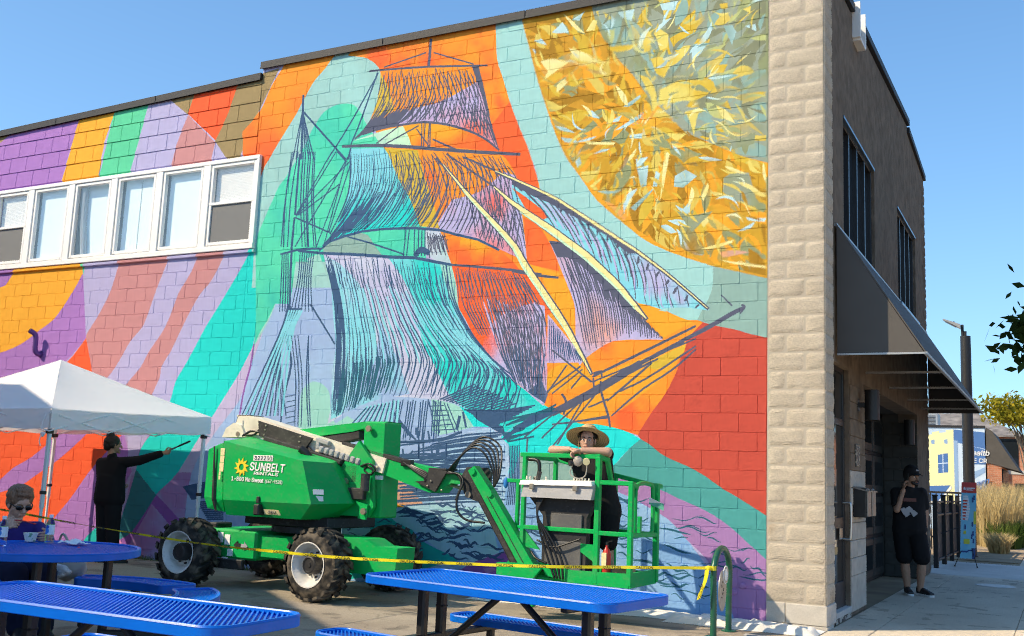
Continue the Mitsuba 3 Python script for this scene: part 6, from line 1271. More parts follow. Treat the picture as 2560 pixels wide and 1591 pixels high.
def picnic(name, label, cx, cy, w, h, ang, bw, boff, zt=0.76, zs=0.45, bl=None):
    t = thing(name, label, 'picnic table', 'blue mesh picnic tables'); bl = bl or w
    mesh_top('tabletop', rr_world(cx, cy, w, h, .11, ang), zt, t); ax, ay = np.array((math.cos(ang), math.sin(ang))), np.array((-math.sin(ang), math.cos(ang))); P = lambda u, v, z: (*(np.array((cx, cy)) + ax * u + ay * v), z)
    for s in (-1, 1): mesh_top('bench', rr_world(*(np.array((cx, cy)) + ay * s * boff), bl, bw, .09, ang), zs, t, th=.04)
    for s in (-1, 1):
        u = s * w * .335
        for v in (-.09, .09):
            l = obj('leg', cat(bar(P(u, v, 0.0), P(u, v, zt - .045), .06, .06, .012, up=(*ax, 0))), 'black_powder', t)
            if v > 0: obj('collar', bar(P(u, v - .0, zt - .20), P(u, v, zt - .18), .066, .066, .01, up=(*ax, 0)), 'black_metal', l)
        obj('cross_beam', bar(P(u, -h * .45, zt - .06), P(u, h * .45, zt - .06), .05, .03, .006), 'black_powder', t)
        obj('seat_beam', bar(P(u, -boff - .1, zs - .06), P(u, boff + .1, zs - .06), .06, .04, .008), 'black_powder', t)
        obj('foot_beam', bar(P(u, -.38, .03), P(u, .38, .03), .06, .06, .01), 'black_powder', t)
        for v in (-1, 1): obj('bench_post', bar(P(u, v * boff, 0.0), P(u, v * boff, zs - .04), .05, .05, .01, up=(*ax, 0)), 'black_powder', t)
        obj('brace', tube([P(s * w * .30, 0, .32), P(s * .04, 0, zt - .05)], .020, 10), 'black_powder', t, smooth=40)
    return t
TR = picnic('picnic_table', 'sunlit blue picnic table with two benches in front of the lift platform', -.185, -5.35, 1.80, .75, math.radians(-8.3), .27, .62, bl=1.80)
TL = picnic('picnic_table', 'blue picnic table nearest the camera, cut off by the left edge', -1.10, -7.53, 1.80, .60, math.radians(2.0), .26, .60)
# round table with three curved seats
rt = thing('round_table', 'round blue mesh table with curved seats where a woman is eating', 'table')
RC = np.array((-3.66, -5.86)); RR = .635
mesh_top('tabletop', shapely.Point(*RC).buffer(RR, quad_segs=14), .76, rt, rib=math.radians(-20))
for i, a in enumerate((55, 145, 235, 325)):
    q = RC + .42 * np.array((math.cos(math.radians(a - 10)), math.sin(math.radians(a - 10))))
    obj('leg', bar((*q, 0), (*q, .72), .055, .055, .01), 'black_powder', rt)
for a0, a1 in ((74, 128), (8, 62), (150, 206)):
    t = np.radians(np.linspace(a0, a1, 14)); o = [RC + 1.22 * np.array((math.cos(x), math.sin(x))) for x in t]; n_ = [RC + .90 * np.array((math.cos(x), math.sin(x))) for x in t[::-1]]
    g = Polygon(o + n_).buffer(-.05).buffer(.05, quad_segs=4); s = mesh_top('seat', g, .45, rt, th=.06, rib=math.radians((a0 + a1) / 2 - 40))
    m_ = math.radians((a0 + a1) / 2); q = RC + 1.05 * np.array((math.cos(m_), math.sin(m_))); obj('seat_post', bar((*q, 0), (*q, .40), .06, .06, .01), 'black_powder', rt); obj('seat_arm', bar((*(RC + .42 * np.array((math.cos(m_), math.sin(m_)))), .18), (*q, .18), .05, .05, .01), 'black_powder', rt)
# things on the round table
scene['bottle_plastic'] = {'type': 'dielectric', 'int_ior': 1.25, 'ext_ior': 1.0}
mat('water_fill', (0.45, 0.50, 0.55), rough=0.1, spec=0.8)
mat('cap_white', (0.8, 0.8, 0.8), rough=0.4)
def bottle(x, y, z, label):
    b = thing('water_bottle', label, 'bottle', 'water bottles on the round table'); prof = [(0, .001), (0, .028), (.006, .031), (.05, .031), (.055, .029), (.06, .031), (.135, .031), (.145, .030), (.175, .018), (.185, .0125), (.198, .0125), (.198, .001)]
    obj('shell', lathe([(t, max(r - .0006, .0008)) for t, r in prof], (x, y, z), (x, y, z + 1), 24), 'bottle_plastic', b, smooth=45)
    def lab(p, n, uv): 
        zz = p.z - z; a = (p.x - x) * 30.0
        c = mix((0.72, 0.78, 0.80), (0.02, 0.08, 0.45), smoothstep(.016, .013, dr.sqrt(dr.square(p.x - x - .004) + dr.square(zz - .118)))); c = mix(c, (0.03, 0.20, 0.62), smoothstep(.026, .022, dr.sqrt(dr.square(p.x - x + .004) + dr.square(zz - .088))))
        return mix(c, (0.18, 0.42, 0.10), smoothstep(.122, .126, zz) * smoothstep(0.0, -.006, p.x - x))
    nm = 'bottle_label_%d' % len(scene); mat(nm, lab, rough=0.35); obj('wrapper', lathe([(.062, .0318), (.134, .0318)], (x, y, z), (x, y, z + 1), 24), nm, b, smooth=45)
    obj('cap', lathe([(.186, .001), (.186, .015), (.206, .015), (.208, .013), (.208, .001)], (x, y, z), (x, y, z + 1), 20), 'cap_white', b)
bottle(-3.905, -6.045, .762, 'water bottle nearer the left edge, in front of the eating woman'); bottle(-3.975, -5.60, .762, 'water bottle on the far side of the round table next to the paper bowl')
mat('bowl_paper', lambda p, n, uv: mix((0.74, 0.74, 0.68), (0.20, 0.38, 0.22), smoothstep(0.66, 0.70, noise(p.x * 60.0, p.y * 60.0, p.z * 60.0))), rough=0.7)
k = obj('paper_bowl', lathe([(0, .001), (0, .036), (.058, .052), (.060, .054), (.063, .052), (.056, .049), (.006, .034), (.006, .001)], (-4.16, -5.62, .762), (-4.16, -5.62, 1.8), 28), 'bowl_paper', smooth=40); tag(k, 'patterned paper bowl of ice cream on the round table', 'bowl')
mat('paper_white', (0.76, 0.80, 0.84), rough=0.8)
def crumple(cx, cy, z, rx, ry, h, seed, n=22):
    u, v = np.meshgrid(np.linspace(-1, 1, n), np.linspace(-1, 1, n), indexing='ij'); q = np.stack([u * 2.2 + seed, v * 2.2, np.full_like(u, seed)], -1); w = meshkit.fbm(q, 4, seed=int(seed)); e = np.clip(1.15 - np.maximum(np.abs(u), np.abs(v)), 0, 1)
    return grid_mesh(np.stack([cx + rx * u * (1 + .25 * (w - .5)), cy + ry * v * (1 + .3 * (w - .5)), z + .004 + h * np.abs(w - .42) * 2 * (0.3 + e)], -1))
k = obj('napkin', crumple(-3.80, -5.52, .762, .10, .07, .055, 5.0), 'paper_white', smooth=20); tag(k, 'crumpled white napkin lying on the round table', 'napkin')
mat('pink_bit', (0.75, 0.12, 0.25), rough=0.5); k = obj('candy_bit', sph((-3.50, -5.72, .765), .009, (1.6, 1, .5)), 'pink_bit', smooth=True); tag(k, 'tiny pink scrap on the round table', 'scrap')
mat('bag_tan', lambda p, n, uv: mix((0.34, 0.31, 0.26), (0.50, 0.47, 0.42), fbm(p.x * 8.0, p.y * 8.0, p.z * 8.0)), rough=0.9); mat('bag_white', (0.58, 0.60, 0.62), rough=0.8); mat('bag_dark', (0.03, 0.04, 0.07), rough=0.8)
def lump(c, r, seed, amp=.25, sub=3):
    m = trimesh.creation.icosphere(subdivisions=sub); v = np.asarray(m.vertices); w = meshkit.fbm(v * 1.6 + seed, 4); return trimesh.Trimesh(np.asarray(c) + v * (1 + amp * (w - .5) * 2)[:, None] * np.asarray(r), m.faces, process=False)
bag = thing('tote_bag', 'tan cloth bag with a white plastic bag beside the seated woman', 'bag'); obj('body', lump((-4.45, -5.02, .56), (.19, .12, .15), 3.0), 'bag_tan', bag, smooth=40); obj('strap', tube(curve([(-4.56, -5.05, .66), (-4.48, -5.07, .78), (-4.38, -5.05, .66)], 6), .010, 6), 'bag_tan', bag)
k = obj('plastic_bag', lump((-4.38, -5.22, .50), (.19, .07, .06), 8.0, .4), 'bag_white', smooth=40); tag(k, 'white plastic bag lying on the seat by the tan bag', 'bag')
k = obj('foot_bag', lump((-3.43, -6.32, .10), (.14, .10, .10), 12.0, .3), 'bag_white', smooth=40); tag(k, 'pale bag on the ground under the near table', 'bag')
# ------------------------------------------------------------------ caution tape
mat('caution_yellow', lambda p, n, uv: mi.Color3f(0.86, 0.72, 0.02) * (0.9 + 0.15 * fbm(p.x * 5.0, p.z * 20.0)), rough=0.35)
tp = thing('caution_tape', 'yellow caution tape strung low across the lot in front of the lift', 'tape')
tpts = curve([(-8.6, -4.4, 1.05), (-7.0, -3.6, .80), (-6.26, -3.2, .685), (-5.21, -2.75, .57), (-4.32, -2.55, .537), (-3.43, -2.4, .527), (-1.84, -2.1, .565), (-.95, -1.7, .597), (-.16, -1.33, .63)], 12); tw = .028
P = np.zeros((len(tpts), 2, 3))
for i, q in enumerate(tpts):
    tl = .9 + .35 * math.sin(i * .35) if i < 36 else (.9 * max(0, 1 - (i - 36) / 14) + .15 * math.sin(i * .5)); P[i, 0] = q + (0, tw / 2 * math.sin(tl), -tw / 2 * math.cos(tl)); P[i, 1] = q - (0, tw / 2 * math.sin(tl), -tw / 2 * math.cos(tl))
obj('ribbon', grid_mesh(P), 'caution_yellow', tp, smooth=True)
arc = np.r_[0, np.cumsum(np.linalg.norm(np.diff(tpts, axis=0), axis=1))]
for s in np.arange(.6, arc[-1] - .35, .34):
    i = int(np.searchsorted(arc, s)); q = tpts[i]; d = tpts[min(i + 3, len(tpts) - 1)] - tpts[max(i - 3, 0)]; d /= np.linalg.norm(d); up = np.array((0, 0, 1.0)); up -= d * (d @ up); up /= np.linalg.norm(up); nrm = np.cross(d, up)
    obj('lettering', text_on('CAUTION', .022, q - up * .011 + nrm * .010 - d * .08, d, up, .0015, squeeze=1.15), 'decal_black', tp)
kn_ = np.array((-.16, -1.36, .63))
obj('knot', cat(lathe([(-.02, .034), (.02, .034)], kn_ + (0, 0, 0), kn_ + (0, 0, 1), 14), lump(kn_ + (-.03, -.045, 0), (.028, .02, .022), 2.0), grid_mesh(np.array([[kn_ + (-.035 - .012 * i + s * .02 + .01 * math.sin(i), -.06 - .004 * i, -.01 - .055 * i + .012 * s) for s in (-1, 1)] for i in range(6)]))), 'caution_yellow', tp)
obj('lettering', text_on('CAUTION', .020, kn_ + (-.088, -.088, -.28), (.22, 0, 1), (-1, 0, .22), .0015), 'decal_black', tp)
# ------------------------------------------------------------------ bicycle rack
mat('rack_green', paint_color(lin((14, 84, 62)), .1), rough=0.32, clearcoat=0.4)
rk = thing('bike_rack', 'dark green inverted U bicycle rack with caution tape knotted to it', 'bicycle rack')
ya, yb = -1.33, -.80; xa, xb = -.155, -.165; zr = .80; ra = .25
arcp = [((xa + xb) / 2, (ya + yb) / 2 - math.cos(t) * (yb - ya) / 2, zr - ra + math.sin(t) * ra) for t in np.linspace(0, math.pi, 17)]
obj('hoop', tube([(xa, ya, 0), (xa, ya, .3), *arcp, (xb, yb, .3), (xb, yb, 0)], .030, 16), 'rack_green', rk, smooth=60)
for y in (ya, yb): obj('foot_plate', lathe([(0, .001), (0, .075), (.008, .075), (.012, .068), (.012, .03)], ((xa + xb) / 2, y, .001), ((xa + xb) / 2, y, 1), 20), 'rack_green', rk)
mat('plate_metal', lambda p, n, uv: mix((0.32, 0.32, 0.32), (0.5, 0.5, 0.5), fbm(p.y * 30.0, p.z * 30.0)), rough=0.35, metallic=0.7)
ym = (ya + yb) / 2 + .03
plate = shapely.unary_union([shapely.affinity.scale(shapely.Point(ym, .40).buffer(1), .125, .19), sbox(ym - .10, .35, ym + .12, .47)])
pl = obj('sign_plate', prism(plate, .008, (-.165, 0, 0), ux=(0, 1, 0), uy=(0, 0, 1)), 'plate_metal', rk); obj('badge', lathe([(0, .001), (0, .085), (.006, .085), (.006, .001)], (-.157, ym + .09, .545), (1, ym + .09, .545), 24), 'decal_white', pl); obj('badge_ring', lathe([(.0062, .060), (.009, .060), (.009, .076), (.0062, .076)], (-.157, ym + .09, .545), (1, ym + .09, .545), 24), 'plate_metal', pl)
obj('plate_mark', each([prism(shapely.affinity.translate(shapely.affinity.rotate(rrect(.03, .012, .005), 40 * i), ym - .03 + .03 * (i % 3), .34 + .035 * i), .003, (-.157, 0, 0), ux=(0, 1, 0), uy=(0, 0, 1)) for i in range(5)]), 'decal_black', pl)
# ------------------------------------------------------------------ drop cloth along the foot of the wall
mat('canvas', lambda p, n, uv: mix((0.62, 0.58, 0.50), (0.78, 0.75, 0.69), fbm(p.x * 6.0, p.y * 6.0)) , rough=0.9)
def cloth(x0, x1, y0, y1, amp, seed, n=110, m=40):
    u, v = np.meshgrid(np.linspace(0, 1, n), np.linspace(0, 1, m), indexing='ij'); x, y = x0 + (x1 - x0) * u, y0 + (y1 - y0) * v
    q = np.stack([x * 2.6 + y * 1.2, y * 5.2 - x * .8, np.full_like(x, seed)], -1); w = meshkit.fbm(q, 4); fold = np.abs(meshkit.fbm(q * .9 + 9, 3) - .5); e = np.minimum(np.minimum(u, 1 - u) * (x1 - x0), np.minimum(v, 1 - v) * (y1 - y0)); e = np.clip(e / .05, 0, 1)
    edge = .10 * (meshkit.fbm(np.stack([x * 1.7, v * 0, np.full_like(x, seed + 3)], -1), 3) - .5)
    return grid_mesh(np.stack([x, y + edge * (1 - v) * 2, .004 + e * (amp * np.clip(.13 - fold, 0, 1) * 6 + amp * .35 * w)], -1))
k = obj('drop_cloth', cat(cloth(-3.3, .25, -.50, -.03, .045, 4.0)), 'canvas', smooth=True); tag(k, 'long rumpled canvas drop cloth on the ground along the mural', 'drop cloth')
k = obj('drop_cloth', cat(cloth(-.9, .62, -.66, -.10, .075, 21.0, 70, 30)), 'canvas', smooth=True); tag(k, 'heaped drop cloth at the foot of the stone corner pier', 'drop cloth')
mat('board_grey', (0.34, 0.33, 0.31), rough=0.8); k = obj('wood_offcut', bx(.05, .52, -1.05, -.97, .0, .022, .003), 'board_grey'); tag(k, 'grey board lying on the paving by the corner pier', 'board')
# vent pipe on the wall
mat('purple_paint', lin((92, 60, 130)).tolist(), rough=0.45)
vp = thing('vent_pipe', 'purple painted gooseneck pipe sticking out of the wall', 'pipe')
obj('pipe', tube(curve([(-11.67, .0, 3.02), (-11.68, -.06, 3.02), (-11.70, -.10, 3.08), (-11.70, -.11, 3.25), (-11.71, -.13, 3.33), (-11.75, -.20, 3.38)], 6), .040, 14), 'purple_paint', vp, smooth=50); obj('flange', lathe([(0, .001), (0, .06), (.02, .06), (.02, .04)], (-11.67, -.002, 3.02), (-11.67, -1, 3.02), 18), 'purple_paint', vp); obj('opening', cyl((-11.752, -.203, 3.381), (-11.756, -.209, 3.385), .033), 'plastic_black', vp)
for x, z in ((-.33, .30), (-.24, .37)):
    k = obj('wall_plug', lathe([(0, .03), (.03, .03), (.035, .02), (.035, .001)], (x, .0, z), (x, -1, z), 14), 'mural_paint', smooth=40); tag(k, ('lower' if z < .35 else 'upper') + ' round stub on the wall behind the bicycle rack', 'pipe stub')
# street side fittings: awning, lamps, letter boxes, plaque
mat('awning_cloth', lambda p, n, uv: mi.Color3f(0.075, 0.068, 0.062) * (0.85 + 0.3 * fbm(p.x * 3.0, p.y * 3.0, p.z * 3.0)), rough=0.65)
aw = thing('awning', 'dark grey shed awning over the shop front on the street side', 'awning'); A0, A1, XO, ZB, ZTp = .55, 9.3, 1.53, 2.86, 4.32
obj('canvas_top', prism([(XF + .01, ZTp), (XO, ZB), (XO, ZB + .02), (XF + .02, ZTp + .02)], A1 - A0, (0, A0, 0), ux=(1, 0, 0), uy=(0, 0, 1), un=(0, 1, 0)), 'awning_cloth', aw)
for y in (A0, A1): obj('end_panel', prism([(XF + .03, ZTp - .03), (XO - .01, ZB), (XF + .03, ZB)], .012, (0, y - .006, 0), ux=(1, 0, 0), uy=(0, 0, 1), un=(0, 1, 0)), 'awning_cloth', aw)
mat('frame_grey', (0.40, 0.40, 0.40), rough=0.4, metallic=0.5)
obj('frame_bar', cat(bar((XF + .03, A0 - .01, ZB), (XO, A0 - .01, ZB), .02, .02)), 'frame_grey', aw); obj('frame_bar', bar((XO, A0, ZB), (XO, A1, ZB), .03, .03), 'frame_grey', aw); obj('frame_bar', bar((XF + .02, A0, ZTp), (XF + .02, A1, ZTp), .03, .03), 'frame_grey', aw)
for y in (2.4, 4.4, 6.4, 8.2): obj('frame_bar', bar((XF + .03, y, ZB), (XO, y, ZB), .025, .025), 'frame_grey', aw)
w = thing('wall_lamp', 'black cylinder wall lamp between the street door and the recess', 'lamp', None); y = 1.95
obj('shade', lathe([(0, .001), (0, .085), (.36, .085), (.36, .075), (.01, .075)], (XF + .17, y, 2.60), (XF + .17, y, 1), 24), 'black_metal', w, smooth=40); obj('arm', bar((XF, y, 2.42), (XF + .10, y, 2.42), .05, .06, .008), 'black_metal', w); obj('wall_plate', bx(XF, XF + .02, y - .06, y + .06, 2.35, 2.49, .004), 'black_metal', w)
w = thing('wall_lamp', 'black wall lamp deep in the recess behind the person on the phone', 'lamp', None)
obj('shade', lathe([(0, .001), (0, .085), (.42, .085), (.42, .075), (.01, .075)], (.50, 7.60, 2.62), (.50, 7.60, 1), 24), 'black_metal', w, smooth=40); obj('arm', bar((.50, 7.79, 2.42), (.50, 7.68, 2.42), .05, .06, .008), 'black_metal', w)
mat('box_black', (0.014, 0.014, 0.015), rough=0.3); mat('box_door', (0.22, 0.20, 0.18), rough=0.35, metallic=0.4)
for i, (y, lab) in enumerate(((1.66, 'nearer black letter box on the pier by the street door'), (2.0, 'farther black letter box on the pier by the street door'))):
    b = thing('letter_box', lab, 'letter box', 'letter boxes'); obj('case', bx(XF + .012, XF + .16, y - .14, y + .14, 1.10, 1.43, .01), 'box_black', b); obj('front', bx(XF + .16, XF + .175, y - .13, y + .13, 1.11, 1.40, .006), 'box_door', b); obj('lid', hull([(XF + .012, y - .145, 1.45), (XF + .012, y + .145, 1.45), (XF + .012, y - .145, 1.43), (XF + .012, y + .145, 1.43), (XF + .19, y - .145, 1.405), (XF + .19, y + .145, 1.405), (XF + .19, y - .145, 1.39), (XF + .19, y + .145, 1.39)]), 'box_door', b); obj('lock', cyl((XF + .175, y, 1.26), (XF + .18, y, 1.26), .01), 'brushed_steel', b)
mat('plaque', lambda p, n, uv: mix((0.06, 0.055, 0.045), (0.30, 0.27, 0.2), smoothstep(.55, .7, noise(p.y * 30.0, p.z * 45.0))), rough=0.5); k = obj('wall_plaque', bx(XF + .012, XF + .03, 1.66, 1.92, 1.68, 1.94, .006), 'plaque'); tag(k, 'small dark house number plaque on the street pier', 'plaque')
# manhole-like bright disc and gum marks on the sidewalk
k = obj('utility_cover', lathe([(0, .001), (0, .30), (.004, .30), (.006, .29), (.006, .001)], (1.76, 7.5, .0), (1.76, 7.5, 1), 30), 'frame_grey'); tag(k, 'round pale utility cover set in the sidewalk', 'cover')
# ------------------------------------------------------------------ grass strip at the foot of the wall
mat('grass_blade', lambda p, n, uv: mix((0.05, 0.10, 0.025), (0.16, 0.20, 0.06), noise(p.x * 9.0, p.y * 9.0)), rough=0.6)
gr = np.random.default_rng(5); n = 2600; gxp = np.r_[gr.uniform(-13.5, -8.0, int(n * .8)), gr.uniform(-8.0, -6.0, n - int(n * .8))]; gyp = -np.abs(gr.normal(0, .045, n)) - .012; h = gr.uniform(.025, .085, n); a = gr.uniform(0, 6.28, n); w = .004
b0 = np.stack([gxp, gyp, np.zeros(n)], 1); sd = np.stack([np.cos(a), np.sin(a), 0 * a], 1) * w; tipv = b0 + np.stack([gr.normal(0, .02, n), gr.normal(-.006, .012, n), h], 1)
V = np.stack([b0 - sd, b0 + sd, tipv], 1).reshape(-1, 3); k = obj('wall_grass', (V, np.arange(3 * n).reshape(-1, 3)), 'grass_blade'); tag(k, 'grass growing along the foot of the painted wall', 'grass', kind='stuff')
# ------------------------------------------------------------------ the neighbouring building behind the camera's left that shades the tables
nb = thing('neighbour_building', 'plain brick building outside the frame on the left that shades the tables', 'building')
mat('plain_brick', lambda p, n, uv: mix((0.30, 0.13, 0.09), (0.40, 0.20, 0.14), noise(p.x * 5.0 + p.y * 5.0, p.z * 14.0)), rough=0.9)
foot = Polygon([(-40, -5.45), (-12.55, -5.45), (-8.0, -9.0), (-7.2, -13.4), (-7.2, -24), (-40, -24)])
obj('wall', prism(foot, 6.0, (0, 0, 0), ux=(1, 0, 0), uy=(0, 1, 0)), 'plain_brick', nb); obj('parapet', prism(foot.difference(foot.buffer(-.3)), .12, (0, 0, 6.0), ux=(1, 0, 0), uy=(0, 1, 0)), 'dark_metal', nb)
# ------------------------------------------------------------------ people: each body one surface hulled along its bones, clothes over it
def bone(a, b, ra, rb, n=10): return m3d.Manifold.hull_points(np.vstack([np.asarray(sph(a, ra, sub=2).vertices), np.asarray(sph(b, rb, sub=2).vertices)]).astype(np.float32))
def blob(c, r, s=(1, 1, 1), R=None):
    v = np.asarray(trimesh.creation.icosphere(subdivisions=2).vertices) * r * np.asarray(s, float)
    if R is not None: v = v @ np.asarray(R).T
    return m3d.Manifold.hull_points((v + np.asarray(c)).astype(np.float32))
def smoothed(m, it):
    v0 = np.asarray(m.vertices, float); v = v0.copy(); e = np.asarray(m.edges_unique); deg = np.maximum(np.bincount(e.ravel(), minlength=len(v)), 1)[:, None]
    for i in range(it):
        a = np.zeros_like(v); np.add.at(a, e[:, 0], v[e[:, 1]]); np.add.at(a, e[:, 1], v[e[:, 0]]); v += (0.5 if i % 2 == 0 else -0.51) * (a / deg - v)
    d = v - v0; L = np.linalg.norm(d, axis=1, keepdims=True); return trimesh.Trimesh(v0 + d * np.minimum(1, .015 / (L + 1e-9)), m.faces, process=False)
def flesh(parts, res=.014, it=10):
    m = parts[0]
    for q in parts[1:]: m = m + q
    m = tm(m.refine_to_length(res)); m = trimesh.Trimesh(m.vertices, m.faces, process=True); return smoothed(m, it)
A3 = lambda v: np.asarray(v, float)
def unit(v): v = A3(v); return v / (np.linalg.norm(v) + 1e-12)
def hand(wrist, d, palm, thumb, curl=.35, s=1.0):
    """palm, four unequal bent fingers and a thumb leaving the palm's side. d: towards the fingers; palm: out of the palm; thumb: towards the thumb side."""
    w, d, pn = A3(wrist), unit(d), unit(palm); t = unit(A3(thumb) - d * (A3(thumb) @ d)); pn = unit(pn - d * (pn @ d) - t * (pn @ t)) if abs(pn @ t) < .9 else unit(np.cross(d, t)); out = []
    k0, k1 = w + d * .030 * s, w + d * .088 * s
    out.append(m3d.Manifold.hull_points(np.vstack([np.asarray(sph(q, r * s, sub=1).vertices) for q, r in ((k0 + t * .018 * s, .017), (k0 - t * .018 * s, .016), (k1 + t * .030 * s, .013), (k1 - t * .030 * s, .012))]).astype(np.float32)))
    for i, (o, L) in enumerate(((.030, .072), (.010, .080), (-.010, .074), (-.029, .058))):
        p0 = k1 + t * o * s; ang = curl * (1 + .12 * i); q = p0
        for j, f in enumerate((.45, .30, .25)):
            dd = d * math.cos(ang * (j + .6)) + pn * math.sin(ang * (j + .6)) + t * (o * .6); q2 = q + unit(dd) * L * f * s; out.append(bone(q, q2, (.0092 - .001 * j) * s, (.0084 - .001 * j) * s)); q = q2
    p0 = k0 + t * .022 * s + d * .005 * s; q = p0 + unit(t + d * .7 + pn * .3) * .034 * s; q2 = q + unit(t * .35 + d + pn * .5) * .034 * s; out += [bone(p0, q, .0135 * s, .0105 * s), bone(q, q2, .0102 * s, .0082 * s)]
    return out
class Head:
    def __init__(self, c, fwd, up=(0, 0, 1), s=1.0):
        """c: middle of the head at eye height."""
        self.f = unit(fwd); self.u = unit(A3(up) - self.f * (A3(up) @ self.f)); self.r = np.cross(self.f, self.u); self.c, self.s = A3(c), s
    def p(self, f=0, r=0, u=0): return self.c + self.s * (self.f * f + self.r * r + self.u * u)
    def R(self): return np.stack([self.r, self.f, self.u], 1)
    def skin(self, neck_to):
        s = self.s; R = self.R(); P = self.p
        pt = [blob(P(-.015, 0, .035), .098 * s, (.80, 1.0, .92), R), m3d.Manifold.hull_points(np.vstack([np.asarray(sph(P(*q), r * s, sub=2).vertices) for q, r in (((.035, 0, .035), .058), ((.030, .030, -.02), .040), ((.030, -.030, -.02), .040), ((.045, 0, -.085), .026), ((.010, .040, -.06), .024), ((.010, -.040, -.06), .024))]).astype(np.float32)),
              bone(P(.088, 0, .012), P(.108, 0, -.028), .009 * s, .0135 * s), bone(P(.100, .010, -.030), P(.100, -.010, -.030), .010 * s, .010 * s), bone(P(.082, .018, -.062), P(.082, -.018, -.062), .011 * s, .011 * s), blob(P(.078, 0, -.098), .018 * s)]
        for q in (-1, 1): pt.append(blob(P(-.005, q * .083, -.005), .034 * s, (.30, .62, 1.0), R)); pt.append(bone(P(.082, q * .015, .022), P(.070, q * .050, .022), .010 * s, .010 * s))
        pt.append(bone(P(-.02, 0, -.05), neck_to, .054 * s, .060 * s)); return pt
    def face(self, t, hairm, eyes=True, brow=True, lips='lips'):
        P, s = self.p, self.s
        if eyes:
            for q in (-1, 1):
                obj('eye', sph(P(.080, q * .032, .004), .0125 * s, (1, 1, .72)), 'eye_white', t, smooth=True); obj('iris', sph(P(.0905, q * .031, .004), .0062 * s), 'eye_dark', t, smooth=True)
        if brow:
            for q in (-1, 1): obj('eyebrow', tube(curve([P(.093, q * .014, .025), P(.091, q * .034, .031), P(.076, q * .052, .024)], 4), .0045 * s, 6), hairm, t, smooth=True)
        obj('mouth', tube(curve([P(.082, -.026, -.060), P(.0945, -.010, -.063), P(.0945, .010, -.063), P(.082, .026, -.060)], 4), [.002 * s, *[.005 * s] * 11, .002 * s], 6), lips, t, smooth=True)
def skinmat(n, c): mat(n, lambda p, nn, uv: mi.Color3f(*[float(v) for v in c]) * (0.90 + 0.18 * fbm(p.x * 45.0, p.y * 45.0, p.z * 45.0)), rough=0.5, spec=0.4)
skinmat('skin_fair', (0.56, 0.33, 0.235)); skinmat('skin_light', (0.52, 0.31, 0.22)); skinmat('skin_tan', (0.42, 0.24, 0.16)); mat('lips', (0.40, 0.15, 0.12), rough=0.45); mat('eye_white', (0.7, 0.68, 0.66), rough=0.2); mat('eye_dark', (0.03, 0.02, 0.015), rough=0.15)
def clothm(n, c, var=.35): mat(n, lambda p, nn, uv: mi.Color3f(*[float(v) for v in c]) * (1 - var / 2 + var * fbm(p.x * 14.0, p.y * 14.0, p.z * 9.0)), rough=0.9, spec=0.2, sheen=0.3, bump=lambda p, nn, uv: 0.012 * fbm(p.x * 13.0 + p.z * 5.0, p.y * 13.0, p.z * 11.0, octaves=3))
clothm('black_cloth', (0.012, 0.012, 0.014)); clothm('black_cotton', (0.018, 0.018, 0.020)); clothm('navy_cloth', (0.035, 0.022, 0.16)); clothm('navy_trousers', (0.012, 0.016, 0.045)); clothm('charcoal_shorts', (0.013, 0.013, 0.015))
def hairm(n, c): mat(n, lambda p, nn, uv: mi.Color3f(*[float(v) for v in c]) * (0.55 + 0.9 * noise(p.x * 160.0, p.y * 160.0, p.z * 28.0)), rough=0.5, spec=0.5, bump=lambda p, nn, uv: 0.004 * noise(p.x * 220.0, p.y * 220.0, p.z * 40.0))
hairm('hair_dark', (0.016, 0.012, 0.010)); hairm('hair_brown', (0.20, 0.105, 0.06))
def hair_cap(H, t, m, pts, res=.012, amp=.010, seed=1):
    g = flesh(pts, res, 4); v = np.asarray(g.vertices); n = np.asarray(g.vertex_normals); w = meshkit.fbm(v * 55 + seed, 3) - .5; n = np.nan_to_num(n); return obj('hair', trimesh.Trimesh(v + n * (amp * 2 * w)[:, None], g.faces, process=False), m, t, smooth=True)
mat('shoe_black', (0.016, 0.016, 0.018), rough=0.5); mat('shoe_white', (0.70, 0.70, 0.70), rough=0.5)
def shoe(t, heel, toe, m='shoe_black', sole='shoe_black', s=1.0):
    h, q = A3(heel), A3(toe); d = unit(q - h); sd = np.cross((0, 0, 1), d); up = np.array((0, 0, 1.0))
    k = obj('shoe', flesh([m3d.Manifold.hull_points(np.vstack([np.asarray(sph(x, r, sub=1).vertices) for x, r in ((h + up * .045, .036), (h + up * .095, .036), (q - d * .03 + sd * .018 + up * .038, .028), (q - d * .03 - sd * .018 + up * .038, .028), (h + d * .10 + up * .075, .038))]).astype(np.float32))], .016, 4), m, t, smooth=True)
    L = np.linalg.norm(q - h); o = shapely.unary_union([shapely.Point(0, 0).buffer(.042), shapely.Point(L - .035, 0).buffer(.048)]).convex_hull
    obj('sole', prism(o, .028, h + up * .001, ux=d, uy=sd, un=(0, 0, 1)), sole, k)
